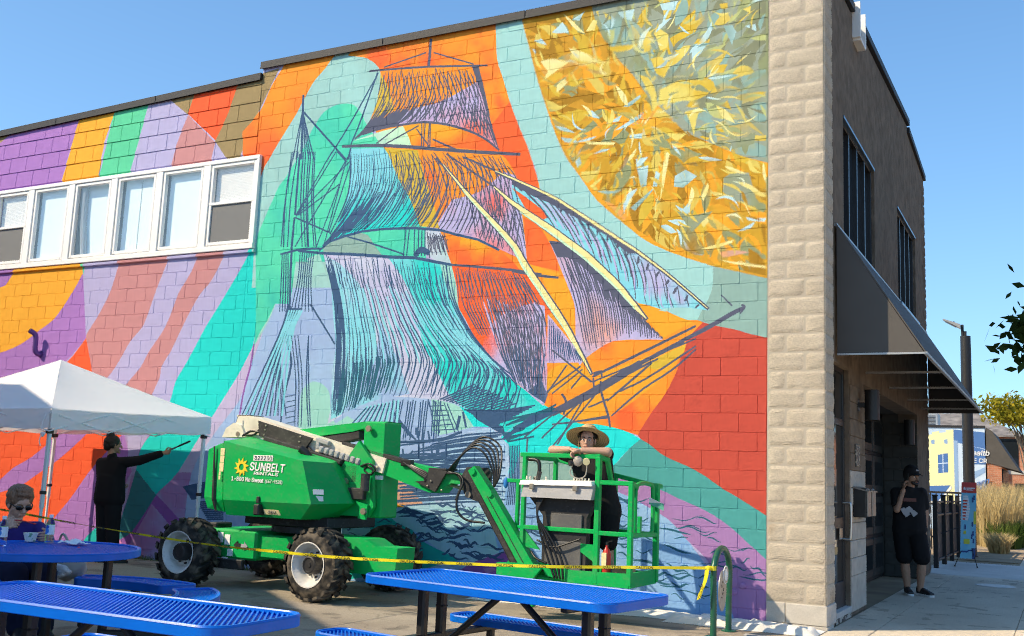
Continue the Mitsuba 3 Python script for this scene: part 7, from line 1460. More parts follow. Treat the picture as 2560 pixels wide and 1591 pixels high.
# --- painter, back to the camera, reaching to the wall with a brush
pt = thing('person', 'person all in black with pinned up dark hair painting the wall under the tent', 'person')
fx = unit((.25, 1, 0)); H = Head((-8.96, -.74, 1.595), unit((.50, .86, .02)), s=1.0)
sL, sR, eL, wL, eR, wR = (-9.17, -.74, 1.34), (-8.76, -.74, 1.36), (-9.24, -.64, 1.10), (-9.07, -.52, 1.05), (-8.58, -.60, 1.40), (-8.34, -.42, 1.515)
bd = H.skin((-8.955, -.76, 1.40)) + [bone(sL, eL, .05, .042), bone(eL, wL, .042, .03), bone(sR, eR, .05, .042), bone(eR, wR, .042, .029), bone((-8.96, -.75, 1.28), (-8.93, -.74, .95), .07, .09)] + hand(wR, (.9, .42, .25), (.3, -.2, -.9), (-.2, .5, .9), .75) + hand(wL, (.8, .4, -.2), (0, .6, -.6), (.2, .2, 1), .5)
for hp, kn, an in (((-9.03, -.74, .90), (-9.0, -.75, .47), (-8.93, -.76, .07)), ((-8.86, -.74, .90), (-8.82, -.74, .47), (-8.78, -.74, .07))): bd += [bone(hp, kn, .085, .055), bone(kn, an, .055, .04)]
obj('body', flesh(bd), 'skin_tan', pt, smooth=True)
hair_cap(H, pt, 'hair_dark', [blob(H.p(-.03, 0, .045), .112, (.88, .98, .90), H.R()), blob(H.p(-.08, 0, .0), .075, (1, .8, 1.1), H.R()), blob(H.p(-.055, 0, .135), .058), blob(H.p(-.03, .06, .0), .045), blob(H.p(-.03, -.06, .0), .045)], seed=2)
H.face(pt, 'hair_dark')
obj('coverall', flesh([m3d.Manifold.hull_points(np.vstack([np.asarray(sph(q, r, sub=2).vertices) for q, r in ((sL, .075), (sR, .072), ((-8.96, -.75, 1.36), .08), ((-9.04, -.75, 1.12), .125), ((-8.86, -.74, 1.12), .125))]).astype(np.float32)), m3d.Manifold.hull_points(np.vstack([np.asarray(sph(q, r, sub=2).vertices) for q, r in (((-9.03, -.75, 1.14), .13), ((-8.86, -.74, 1.14), .13), ((-9.03, -.75, .86), .145), ((-8.85, -.74, .86), .145))]).astype(np.float32)), bone(sL, eL, .078, .068), bone(eL, A3(wL) * .8 + A3(eL) * .2, .068, .050), bone(sR, eR, .078, .066), bone(eR, A3(wR) * .88 + A3(eR) * .12, .066, .050), bone((-9.02, -.75, .84), (-8.99, -.75, .45), .125, .095), bone((-8.99, -.75, .45), (-8.93, -.76, .10), .095, .085), bone((-8.86, -.74, .84), (-8.82, -.74, .45), .125, .095), bone((-8.82, -.74, .45), (-8.78, -.74, .10), .095, .085), bone((-8.955, -.755, 1.40), (-8.955, -.755, 1.45), .075, .062)], .018, 6), 'black_cloth', pt, smooth=True)
shoe(pt, (-8.96, -.82, 0), (-8.86, -.56, 0)); shoe(pt, (-8.80, -.80, 0), (-8.64, -.60, 0))
mat('bristle', (0.03, 0.03, 0.03), rough=0.8); mat('handle_grey', (0.10, 0.13, 0.15), rough=0.5)
br = thing('paint_brush', 'dark paint brush held up to the mural by the person under the tent', 'brush'); b0, b1 = A3((-8.30, -.38, 1.545)), A3((-8.06, -.20, 1.70)); bdv = unit(b1 - b0)
obj('handle', tube([b0 + bdv * .0, b0 + bdv * .08, b0 + bdv * .16], [.010, .014, .010], 8), 'handle_grey', br, smooth=True); obj('bristles', bar(b0 + bdv * .15, b1, .060, .022, .006), 'bristle', br)
# --- seated woman at the round table
wo = thing('person', 'person with short brown hair, sunglasses and a purple top at the round table', 'person')
hc = A3((-4.655, -5.37, 1.015)); H = Head(hc, unit((.93, -.24, -.34)), (0, 0, 1), 1.0)
sR_, sL_ = A3((-4.86, -5.52, .80)), A3((-4.60, -5.22, .81)); eR_, eL_ = A3((-4.74, -5.75, .66)), A3((-4.38, -5.28, .71)); wR_, wL_ = A3((-4.50, -5.62, .855)), A3((-4.20, -5.46, .800))
bd = H.skin((-4.72, -5.36, .84)) + [bone(sR_, eR_, .048, .042), bone(eR_, wR_, .042, .028), bone(sL_, eL_, .048, .042), bone(eL_, wL_, .042, .028), bone((-4.75, -5.36, .70), (-4.80, -5.34, .52), .08, .10), bone((-4.82, -5.42, .50), (-4.40, -5.52, .50), .09, .065), bone((-4.40, -5.52, .50), (-4.36, -5.50, .08), .06, .045), bone((-4.74, -5.22, .50), (-4.30, -5.34, .50), .09, .065), bone((-4.30, -5.34, .50), (-4.26, -5.34, .08), .06, .045)] + hand(wR_, (.75, .35, .25), (-.5, .5, .1), (-.2, .2, .9), .8, .95) + hand(wL_, (.55, -.45, -.02), (-.4, -.6, 0), (0, 0, 1), .6, .95)
obj('body', flesh(bd, .012), 'skin_fair', wo, smooth=True)
hair_cap(H, wo, 'hair_brown', [blob(H.p(-.03, 0, .055), .112, (.90, 1.02, .88), H.R()), blob(H.p(-.06, 0, .0), .085, (1.02, .85, 1.0), H.R()), blob(H.p(.05, 0, .098), .045, (1.5, .8, .7), H.R()), blob(H.p(-.03, .075, .015), .040, (.6, 1, 1.2), H.R()), blob(H.p(-.03, -.075, .015), .040, (.6, 1, 1.2), H.R()), blob(H.p(.02, 0, .125), .05, (1.4, 1, .7), H.R())], seed=5)
H.face(wo, 'hair_brown', eyes=False)
scene['dark_lens'] = {'type': 'twosided', 'bsdf': {'type': 'principled', 'base_color': rgb((0.008, 0.008, 0.008)), 'roughness': 0.06, 'specular': 0.6}}
gl = thing('sunglasses', 'dark sunglasses worn by the person eating at the round table', 'sunglasses')
for q in (-1, 1): obj('lens', sph(H.p(.094, q * .035, .006), .030, (1, 1, 1)) if False else trimesh.Trimesh(H.p(.094, q * .035, .004) + (np.asarray(trimesh.creation.icosphere(subdivisions=2).vertices) * (.031, .010, .021)) @ H.R().T, trimesh.creation.icosphere(subdivisions=2).faces, process=False), 'dark_lens', gl, smooth=True); obj('temple', tube([H.p(.090, q * .064, .010), H.p(.04, q * .084, .012), H.p(-.01, q * .090, .010)], .004, 6), 'plastic_black', gl)
obj('bridge', tube([H.p(.102, -.010, .008), H.p(.104, .010, .008)], .004, 6), 'plastic_black', gl)
obj('top', flesh([m3d.Manifold.hull_points(np.vstack([np.asarray(sph(q, r, sub=2).vertices) for q, r in ((sR_, .068), (sL_, .068), ((-4.77, -5.44, .60), .155), ((-4.72, -5.30, .60), .155), ((-4.80, -5.36, .50), .165))]).astype(np.float32)), bone(sR_, A3(sR_) * .25 + A3(eR_) * .75, .068, .066), bone(sL_, A3(sL_) * .25 + A3(eL_) * .75, .068, .066)], .016, 6), 'navy_cloth', wo, smooth=True)
obj('trousers', flesh([bone((-4.84, -5.42, .48), (-4.40, -5.52, .50), .115, .085), bone((-4.40, -5.52, .50), (-4.36, -5.50, .10), .085, .075), bone((-4.76, -5.22, .48), (-4.30, -5.34, .50), .115, .085), bone((-4.30, -5.34, .50), (-4.26, -5.34, .10), .085, .075), blob((-4.82, -5.33, .47), .16, (1, 1, .7))], .018, 5), 'navy_trousers', wo, smooth=True)
shoe(wo, (-4.40, -5.48, 0), (-4.18, -5.58, 0)); shoe(wo, (-4.30, -5.32, 0), (-4.08, -5.42, 0))
mat('spoon_red', (0.50, 0.03, 0.04), rough=0.4); k = obj('plastic_spoon', cat(tube(curve([(-4.44, -5.58, .905), (-4.36, -5.545, .90), (-4.29, -5.515, .885)], 4), .0045, 6), sph((-4.275, -5.51, .883), .012, (1.3, 1, .6))), 'spoon_red', smooth=True); tag(k, 'red plastic spoon in the hand of the seated person', 'spoon')
# --- artist leaning on the platform rail in a straw hat
ar = thing('person', 'smiling person in a straw hat and black T-shirt leaning on the platform rail', 'person')
H = Head((-1.555, -1.17, 1.795), unit((.30, -1, -.02)), unit((.10, -.15, 1)), .98)
sR_, sL_ = A3((-1.73, -1.04, 1.61)), A3((-1.38, -1.09, 1.63)); eR_, eL_ = A3((-1.86, -1.36, 1.685)), A3((-1.235, -1.38, 1.68)); wR_, wL_ = A3((-1.63, -1.44, 1.69)), A3((-1.47, -1.475, 1.685))
hpR, hpL = A3((-1.54, -.96, 1.12)), A3((-1.37, -.98, 1.12))
bd = H.skin((-1.555, -1.08, 1.62)) + [bone(sR_, eR_, .052, .043), bone(eR_, wR_, .043, .029), bone(sL_, eL_, .052, .043), bone(eL_, wL_, .043, .029), bone((-1.55, -1.03, 1.50), (-1.46, -.97, 1.18), .065, .08)] + hand(wR_, (1, -.12, .02), (0, -.1, -1), (.1, -1, 0), .55) + hand(wL_, (-.95, -.25, -.25), (0, .2, -1), (-.1, -1, .2), .8)
for hp, kn, an in ((hpR, (-1.52, -1.02, .80), (-1.53, -.98, .47)), (hpL, (-1.36, -1.02, .80), (-1.34, -.98, .47))): bd += [bone(hp, kn, .085, .056), bone(kn, an, .056, .040)]
obj('body', flesh(bd, .011), 'skin_light', ar, smooth=True); H.face(ar, 'hair_dark')
hair_cap(H, ar, 'hair_dark', [blob(H.p(-.035, 0, .045), .105, (.86, .96, .86), H.R()), blob(H.p(-.02, .072, -.005), .030, (.6, 1, 1.5), H.R()), blob(H.p(-.02, -.072, -.005), .030, (.6, 1, 1.5), H.R())], seed=8)
obj('t_shirt', flesh([m3d.Manifold.hull_points(np.vstack([np.asarray(sph(q, r, sub=2).vertices) for q, r in ((sR_, .068), (sL_, .068), ((-1.60, -1.03, 1.35), .125), ((-1.43, -1.03, 1.35), .125))]).astype(np.float32)), m3d.Manifold.hull_points(np.vstack([np.asarray(sph(q, r, sub=2).vertices) for q, r in (((-1.59, -1.03, 1.36), .127), ((-1.43, -1.03, 1.36), .127), ((-1.54, -.97, 1.08), .13), ((-1.37, -.98, 1.08), .13))]).astype(np.float32)), bone(sR_, A3(sR_) * .45 + A3(eR_) * .55, .070, .070), bone(sL_, A3(sL_) * .45 + A3(eL_) * .55, .070, .070)], .015, 6), 'black_cotton', ar, smooth=True)
obj('shorts', flesh([bone(hpR, (-1.52, -1.02, .78), .125, .10), bone(hpL, (-1.36, -1.02, .78), .125, .10)], .018, 5), 'black_cloth', ar, smooth=True)
shoe(ar, (-1.55, -.93, .422), (-1.52, -1.18, .422)); shoe(ar, (-1.34, -.93, .422), (-1.31, -1.18, .422))
def straw(p, n, uv):
    r = dr.sqrt(dr.square(p.x + 1.56) + dr.square(p.y + 1.14)); ring = 0.5 + 0.5 * dr.sin(r * 330.0); a = dr.atan2(p.y + 1.14, p.x + 1.56)
    return mix((0.30, 0.20, 0.09), (0.66, 0.49, 0.25), ring * 0.75 + 0.25 * noise(a * 40.0, r * 80.0))
mat('straw', straw, rough=0.8, bump=lambda p, n, uv: 0.003 * dr.sin(dr.sqrt(dr.square(p.x + 1.56) + dr.square(p.y + 1.14)) * 330.0))
ht = thing('straw_hat', 'wide brimmed straw hat on the person in the lift platform', 'hat'); hb, hu = H.p(-.022, 0, .045), unit(H.u + H.f * -.55)
prof = [(.128, .001), (.126, .03), (.112, .066), (.080, .090), (.02, .106), (.005, .110), (.0, .13), (-.006, .17), (-.020, .222), (-.024, .225), (-.012, .17), (-.006, .13), (-.002, .112)]
obj('brim_and_crown', lathe(prof, hb, hb + hu, 44), 'straw', ht, smooth=40); obj('chin_cord', tube(curve([H.p(.02, .085, .03), H.p(.03, .085, -.06), H.p(.045, .07, -.13)], 6), .003, 6), 'tan_card', ht)
mat('mask_grey', (0.33, 0.30, 0.27), rough=0.6)
rs = thing('respirator', 'grey spray mask hanging from the platform rail below the straw hatted person', 'mask'); obj('shell', lump((-1.505, -1.50, 1.575), (.055, .035, .05), 4.0, .15), 'mask_grey', rs, smooth=50); obj('filter', cyl((-1.405, -1.52, 1.575), (-1.395, -1.545, 1.57), .035), 'decal_cream', rs); obj('filter', cyl((-1.565, -1.52, 1.555), (-1.58, -1.54, 1.55), .03), 'lift_black', rs); obj('strap', tube(curve([(-1.56, -1.49, 1.56), (-1.59, -1.49, 1.45), (-1.50, -1.50, 1.405), (-1.42, -1.50, 1.44), (-1.41, -1.49, 1.56)], 6), .006, 6), 'mask_grey', rs)
# --- man on the phone by the street wall
ma = thing('person', 'person in a black cap, T-shirt and shorts talking on a phone by the street wall', 'person')
Y = 4.72; H = Head((.872, Y, 1.625), unit((.80, -.60, -.05)), s=1.02)
sR_, sL_ = A3((.665, Y - .06, 1.395)), A3((.985, Y + .06, 1.405)); eR_, wR_ = A3((.690, Y - .20, 1.16)), A3((.775, Y - .16, 1.435)); eL_, wL_ = A3((1.035, Y + .06, 1.13)), A3((1.035, Y - .0, .93))
bd = H.skin((.84, Y, 1.43)) + [bone(sR_, eR_, .055, .045), bone(eR_, wR_, .045, .030), bone(sL_, eL_, .055, .045), bone(eL_, wL_, .045, .030), bone((.82, Y, 1.33), (.82, Y, .98), .08, .10)] + hand(wR_, (.10, .06, 1), (.7, .3, 0), (.3, -.9, .1), .55) + hand(wL_, (.12, -.10, -1), (-1, 0, 0), (.1, -1, 0), .4)
LG = (((.735, Y, .90), (.76, Y - .03, .46), (.79, Y, .08)), ((.91, Y, .90), (.985, Y - .03, .46), (.955, Y, .08)))
for hp, kn, an in LG: bd += [bone(hp, kn, .09, .060), bone(kn, A3(kn) * .65 + A3(an) * .35, .058, .062), bone(A3(kn) * .65 + A3(an) * .35, an, .062, .038)]
obj('body', flesh(bd, .013), 'skin_tan', ma, smooth=True); H.face(ma, 'hair_dark'); hair_cap(H, ma, 'hair_dark', [blob(H.p(-.04, 0, .02), .098, (.86, .92, .95), H.R())], seed=3)
obj('beard', flesh([bone(H.p(.062, -.045, -.075), H.p(.086, 0, -.098), .022, .026), bone(H.p(.062, .045, -.075), H.p(.086, 0, -.098), .022, .026), bone(H.p(.092, -.026, -.050), H.p(.092, .026, -.050), .009, .009)], .008, 3), 'hair_dark', ma, smooth=True)
obj('t_shirt', flesh([m3d.Manifold.hull_points(np.vstack([np.asarray(sph(q, r, sub=2).vertices) for q, r in ((sR_, .075), (sL_, .075), ((.76, Y, 1.15), .145), ((.90, Y, 1.15), .145))]).astype(np.float32)), m3d.Manifold.hull_points(np.vstack([np.asarray(sph(q, r, sub=2).vertices) for q, r in (((.76, Y, 1.15), .145), ((.90, Y, 1.15), .145), ((.75, Y, .90), .155), ((.91, Y, .90), .155))]).astype(np.float32)), bone(sR_, A3(sR_) * .35 + A3(eR_) * .65, .080, .075), bone(sL_, A3(sL_) * .35 + A3(eL_) * .65, .080, .075), bone((.84, Y, 1.42), (.84, Y, 1.46), .075, .062)], .016, 6), 'black_cotton', ma, smooth=True)
obj('shorts', flesh([bone(hp, (kn[0], kn[1], kn[2] + .06), .14, .115) for hp, kn, an in LG], .018, 5), 'charcoal_shorts', ma, smooth=True)
mat('print_grey', (0.42, 0.42, 0.44), rough=0.8); mat('print_red', (0.16, 0.07, 0.06), rough=0.8); fr_ = unit((.25, -1, 0)); ux_ = unit(np.cross((0, 0, 1), -fr_)); pc = A3((.86, Y - .152, 1.12)) 
obj('shirt_print', each([prism([(.0, .0), (.05, .05), (.10, .02), (.06, -.05)], .02, pc + ux_ * a + (0, -.0, b), ux=ux_, uy=(0, 0, 1), un=fr_) for a, b in ((-.10, .0), (-.04, .05), (.0, -.01), (.03, .03))]), 'print_grey', ma)
obj('shirt_print', prism([(-.08, .16), (.09, .16), (.09, .21), (-.08, .21)], .02, pc, ux=ux_, uy=(0, 0, 1), un=fr_), 'print_red', ma)
shoe(ma, (.77, Y + .05, 0), (.86, Y - .22, 0), sole='shoe_white'); shoe(ma, (.93, Y + .05, 0), (1.13, Y - .16, 0), sole='shoe_white')
cp = thing('baseball_cap', 'black cap worn by the person on the phone', 'cap'); obj('crown', flesh([m3d.Manifold.hull_points(np.vstack([np.asarray(sph(H.p(*q), r, sub=2).vertices) for q, r in (((-.02, 0, .075), .098), ((.01, 0, .07), .09), ((-.03, 0, .05), .10))]).astype(np.float32))], .014, 3), 'black_cotton', cp, smooth=True)
P = np.array([[H.p(.075 + .075 * t * math.cos(a * .9), .085 * math.sin(a), .052 - .012 * t - .018 * abs(math.sin(a)) ** 2 * t) for t in np.linspace(0, 1, 5)] for a in np.linspace(-1.25, 1.25, 13)]); obj('peak', cat(grid_mesh(P), grid_mesh(P + (0, 0, -.006))), 'black_cotton', cp, smooth=True)
obj('emblem', trimesh.Trimesh(H.p(.092, 0, .095) + (np.asarray(trimesh.creation.icosphere(subdivisions=1).vertices) * (.028, .012, .012)) @ H.R().T, trimesh.creation.icosphere(subdivisions=1).faces, process=False), 'print_grey', cp)
ph = thing('phone', 'black phone held to the ear of the person in the black cap', 'phone'); obj('case', obox(H.p(.0, .105, -.02), (.012, .072, .145), frame(H.r, unit((.2, .1, 1))), .004), 'plastic_black', ph)
# ------------------------------------------------------------------ beyond the corner: fence, banner, lamp, planting, buildings
fn = thing('fence', 'black iron fence with dark panels running along the sidewalk', 'fence')
mat('fence_panel', (0.03, 0.028, 0.026), rough=0.6)
f0, f1 = A3((.56, 10.75, 0)), A3((.66, 17.6, 0)); n = 6
for i in range(n):
    q = f0 + (f1 - f0) * i / (n - 1); obj('post', cat(bar(q, q + (0, 0, 1.36), .09, .09, .01, up=(1, 0, 0)), bar(q + (0, 0, 1.36), q + (0, 0, 1.39), .11, .11, .01, up=(1, 0, 0))), 'black_metal', fn)
    if i < n - 1:
        q2 = f0 + (f1 - f0) * (i + 1) / (n - 1); obj('panel', bar(q + (-.03, 0, .68), q2 + (-.03, 0, .68), .01, 1.05, up=(0, 0, 1)), 'fence_panel', fn)
        for z in (.14, 1.25, 1.0): obj('rail', bar(q + (0, 0, z), q2 + (0, 0, z), .04, .04, .005), 'black_metal', fn)
fb2 = thing('fence', 'low black picket fence crossing in front of the pale painted building', 'fence'); g0, g1 = A3((-4.6, 18.6, 0)), A3((.66, 18.0, 0))
for z in (1.15, 1.45): obj('rail', bar(g0 + (0, 0, z), g1 + (0, 0, z), .05, .05), 'black_metal', fb2)
for i in range(40):
    q = g0 + (g1 - g0) * i / 39; obj('picket', bar(q, q + (0, 0, 1.45), .025, .025, up=(1, 0, 0)), 'black_metal', fb2)
# banner on a spring stand
bnr = thing('banner_stand', 'pale blue upright banner with a red head on a thin folding stand', 'banner')
b0, b1 = A3((.90, 11.75, .16)), A3((1.17, 11.85, .16)); bt = A3((.0, .05, 1.58)); ux_, uz_ = b1 - b0, np.array((0.06, .05, 1.50))
def on(u, v, d=0): return b0 + ux_ * u + uz_ * v + A3((.1, -1, 0)) * d
P = np.array([[on(u, v) for v in np.linspace(0, 1, 12)] for u in np.linspace(0, 1, 4)])
mat('banner_blue', lambda p, n, uv: mix((0.10, 0.42, 0.62), (0.30, 0.62, 0.74), fbm(p.x * 8.0, p.z * 3.0, 2.0)), rough=0.6); mat('banner_red', (0.55, 0.05, 0.04), rough=0.6); mat('banner_navy', (0.02, 0.06, 0.22), rough=0.6); mat('banner_pale', (0.72, 0.74, 0.74), rough=0.6); mat('banner_yellow', (0.6, 0.6, 0.06), rough=0.6)
sh = obj('sheet', grid_mesh(P), 'banner_blue', bnr)
def quad(u0, u1, v0, v1, d): return trimesh.Trimesh([on(u0, v0, d), on(u1, v0, d), on(u1, v1, d), on(u0, v1, d)], [(0, 1, 2), (0, 2, 3)], process=False)
obj('head', quad(0, 1, .86, 1.0, .004), 'banner_red', sh); obj('head_mark', each([quad(.32, .9, .915, .93, .008), quad(.32, .8, .895, .905, .008), prism([(0, 0), (.03, .03), (.06, 0), (.05, 0), (.05, -.03), (.01, -.03), (.01, 0)], .004, on(.1, .92, .005), ux=unit(ux_), uy=(0, 0, 1))]), 'banner_pale', sh)
obj('pale_arc', each([quad(.05 + .01 * i, .60 - .03 * abs(i - 4), .50 + .033 * i, .528 + .033 * i, .004) for i in range(10)]), 'banner_pale', sh); obj('red_stroke', each([quad(.12, .30 + .02 * i, .505 + .04 * i, .525 + .04 * i, .008) for i in range(7)]), 'banner_red', sh)
obj('figure', each([quad(u, u + .10, v, v + .06, .008) for u, v in ((.72, .42), (.78, .30), (.70, .26), (.82, .20), (.25, .38), (.72, .74), (.80, .77))] + [quad(.1, .55, .08, .10, .008), quad(.5, .8, .10, .115, .008), quad(.8, 1, .0, .14, .006)]), 'banner_navy', sh); obj('yellow_patch', each([quad(.22, .62, .19, .255, .008), quad(.2, .36, .32, .36, .008), quad(.84, 1, .45, .62, .004)]), 'banner_yellow', sh)
obj('pole', cat(tube([on(.5, .0, -.03), on(.5, .45, -.22)], .010, 6), tube([on(.5, .45, -.22), on(.1, .98, -.01)], .006, 6), tube([on(.5, .45, -.22), on(.9, .98, -.01)], .006, 6)), 'plastic_black', bnr)
for a, b in ((on(.5, .30, -.18), (.82, 11.55, .02)), (on(.5, .30, -.18), (1.22, 11.62, .02)), (on(.5, .45, -.22), (.40, 11.70, .55))): obj('leg', tube([a, b], .009, 6), 'plastic_black', bnr); obj('foot', sph(b, .018, sub=1), 'plastic_black', bnr)
# street lamp
sl = thing('street_lamp', 'tall dark street lamp post with a flat LED head', 'street lamp'); lx, ly = .84, 15.35
obj('post', lathe([(0, .001), (0, .16), (.05, .16), (.06, .13), (5.12, .115), (5.12, .001)], (lx, ly, 0), (lx, ly, 1), 24), 'black_metal', sl, smooth=40)
hd_ = obj('head', hull([(lx - .48, ly - .10, 5.52), (lx - .48, ly + .10, 5.52), (lx - .48, ly - .10, 5.55), (lx - .48, ly + .10, 5.55), (lx - .10, ly - .12, 5.30), (lx - .10, ly + .12, 5.30), (lx - .10, ly - .12, 5.40), (lx - .10, ly + .12, 5.40)]), 'frame_grey', sl); obj('lens', hull([(lx - .44, ly - .07, 5.482), (lx - .44, ly + .07, 5.482), (lx - .20, ly - .07, 5.335), (lx - .20, ly + .07, 5.335), (lx - .44, ly - .07, 5.50), (lx - .20, ly + .07, 5.35)]), 'banner_pale', hd_)
obj('bracket', cat(bar((lx - .06, ly, 5.10), (lx - .06, ly, 5.40), .06, .06, .01), cyl((lx + .0, ly, 5.12), (lx + .0, ly, 5.24), .03), sph((lx - .25, ly, 5.46), .03, sub=1)), 'black_metal', sl)
# painted building beyond the fence
ic = thing('painted_shop', 'low building with a pale yellow and blue painted wall and a black awning', 'building'); YB = 35.0
mat('shop_sky', (0.46, 0.60, 0.78), rough=0.7); mat('shop_yellow', (0.80, 0.76, 0.42), rough=0.7); mat('shop_blue', (0.06, 0.16, 0.42), rough=0.7); mat('shop_pale', (0.52, 0.64, 0.80), rough=0.7); mat('shop_white', (0.74, 0.76, 0.78), rough=0.7); mat('shop_mid', (0.24, 0.38, 0.62), rough=0.7)
def brick_color(p, n, uv):
    z = p.z / .075; row = dr.floor(z); x = (p.x + p.y) / .22 + 0.5 * (row - 2.0 * dr.floor(row / 2.0)); fz, fx = z - row, x - dr.floor(x); m_ = dr.maximum(smoothstep(.86, .90, fz), smoothstep(.95, .965, fx))
    return mix(mix((0.34, 0.12, 0.06), (0.50, 0.20, 0.11), cell_rand(dr.floor(x), row)), (0.42, 0.36, 0.30), m_)
mat('far_brick', brick_color, rough=0.9)
obj('wall', bx(-9.0, .04, YB, YB + 6, 0, 4.13), 'shop_sky', ic); obj('trim', bx(-9.0, .06, YB - .05, YB + .1, 4.13, 4.22), 'dark_metal', ic)
def board(pts, m, lvl): return obj('painted_shape', prism(pts, .004, (0, YB - .004 - .006 * lvl, 0), un=(0, 1, 0)), m, ic)
cren = [(-9, 1.0), (-1.13, 1.0), (-1.13, 4.05), (-1.42, 4.02), (-1.42, 3.93), (-1.68, 3.90), (-1.68, 3.98), (-1.95, 3.93), (-1.95, 3.84), (-2.2, 3.80), (-2.2, 3.88), (-2.5, 3.83), (-2.5, 3.72), (-2.8, 3.66), (-2.8, 3.72), (-9, 2.6)]
board(cren, 'shop_yellow', 0); board([(-1.13, .6), (.04, .6), (.04, 4.1), (-1.13, 4.05)], 'shop_pale', 0); board([(-1.13, 3.55), (.04, 3.28), (.04, 3.95), (-1.13, 4.05)], 'shop_blue', 1); board([(-1.13, .6), (-.98, .6), (-.98, 3.6), (-1.13, 3.6)], 'shop_mid', 2)
for x in (-2.42, -1.55):
    board([(x - .19, 2.25), (x + .19, 2.30), (x + .19, 3.08), (x - .19, 3.0)], 'shop_blue', 1); board([(x - .015, 2.25), (x + .015, 2.25), (x + .015, 3.06), (x - .015, 3.06)], 'shop_pale', 2); board([(x - .19, 2.62), (x + .19, 2.66), (x + .19, 2.70), (x - .19, 2.66)], 'shop_pale', 2)
for x in (-2.9, -2.36, -1.92, -1.42): board([(x - .06, 3.45 + .05 * (x + 2)), (x + .06, 3.42 + .05 * (x + 2)), (x + .06, 3.62 + .06 * (x + 2)), (x - .08, 3.58 + .06 * (x + 2))], 'shop_mid', 1)
board([(-3.6, 1.10), (-1.75, 1.12), (-1.28, 1.78), (-1.5, 1.76), (-3.6, 1.62)], 'shop_blue', 1); board([(-3.6, .98), (-1.72, 1.02), (-1.72, 1.12), (-3.6, 1.08)], 'shop_white', 2); board([(-1.72, 1.02), (-1.24, 1.66), (-1.24, 1.78), (-1.78, 1.10)], 'shop_white', 3); board([(-3.6, .2), (-1.5, .2), (-1.5, .9), (-3.6, .9)], 'shop_pale', 1)
board([(-.42, 2.05), (.02, 2.35), (.02, 2.55), (-.40, 2.35)], 'shop_mid', 2); board([(-.42, 1.45), (.02, 1.75), (.02, 1.85), (-.42, 1.58)], 'shop_blue', 2)
obj('lettering', text_on('ealtb', .20, (-.46, YB - .03, 3.02), (1, 0, 0), (0.2, 0, 1), .004), 'shop_white', ic); obj('lettering', text_on('E CR', .17, (-.42, YB - .03, 2.72), (1, 0, 0), (0, 0, 1), .004), 'shop_white', ic); board([(-.5, 2.66), (.04, 2.66), (.04, 3.25), (-.5, 3.40)], 'shop_blue', 2)
obj('lettering', text_on('ern', .26, (-.40, YB - .035, 1.72), (1, 0, .35), (0.25, 0, 1), .004), 'shop_blue', ic)
obj('awning', prism([(.08, 4.15), (.30, 4.02), (1.28, 2.42), (.08, 2.75)], 5, (0, YB, 0), un=(0, 1, 0)), 'awning_cloth', ic)
obj('brick_front', bx(.08, .62, YB + .05, YB + 5, 0, 2.75), 'far_brick', ic); obj('shop_front', bx(.62, .66, YB + .2, YB + 5, 0, 2.5), 'dark_frame', ic)
# shingled roof and brick building behind
bb = thing('brick_building', 'brick building with a grey shingled roof behind the painted shop', 'building'); Y2 = 56.0
mat('shingle', lambda p, n, uv: mix((0.11, 0.10, 0.10), (0.24, 0.22, 0.21), noise(p.x * 3.0, p.z * 9.0)), rough=0.9)
obj('wall', bx(-14, 6, Y2, Y2 + 10, 0, 5.0), 'far_brick', bb); obj('roof', hull([(-14, Y2 - .3, 4.95), (.9, Y2 - .3, 4.95), (-11, Y2 + 5, 6.5), (-1.9, Y2 + 5, 6.6), (-14, Y2 + 10, 4.95), (.9, Y2 + 10, 4.95), (-14, Y2 - .3, 4.85), (.9, Y2 - .3, 4.85)]), 'shingle', bb)
obj('window', bx(-.55, .55, Y2 - .05, Y2 + .02, 3.05, 4.75), 'dark_glass', bb); obj('window', bx(1.2, 2.4, Y2 - .05, Y2 + .02, 3.05, 4.75), 'dark_glass', bb); obj('band', bx(-3, 6, Y2 - .06, Y2, 2.72, 2.95), 'new_concrete', bb); obj('signboard', bx(-.75, -.05, Y2 - .25, Y2 - .2, 2.35, 3.5), 'shop_white', bb)
for i in range(3): obj('ground_window', bx(.3 + 1.7 * i, 1.6 + 1.7 * i, Y2 - .05, Y2 + .02, .7, 2.2), 'dark_glass', bb)
acu = thing('rooftop_unit', 'grey air conditioning box on the roof of the painted shop', 'air conditioner'); obj('case', bx(-3.1, -1.9, 37, 38, 4.22, 4.85, .02), 'frame_grey', acu); obj('grille', each([bx(-3.0, -2.0, 36.985, 37.0, 4.30 + .06 * i, 4.33 + .06 * i) for i in range(8)]), 'dark_metal', acu)
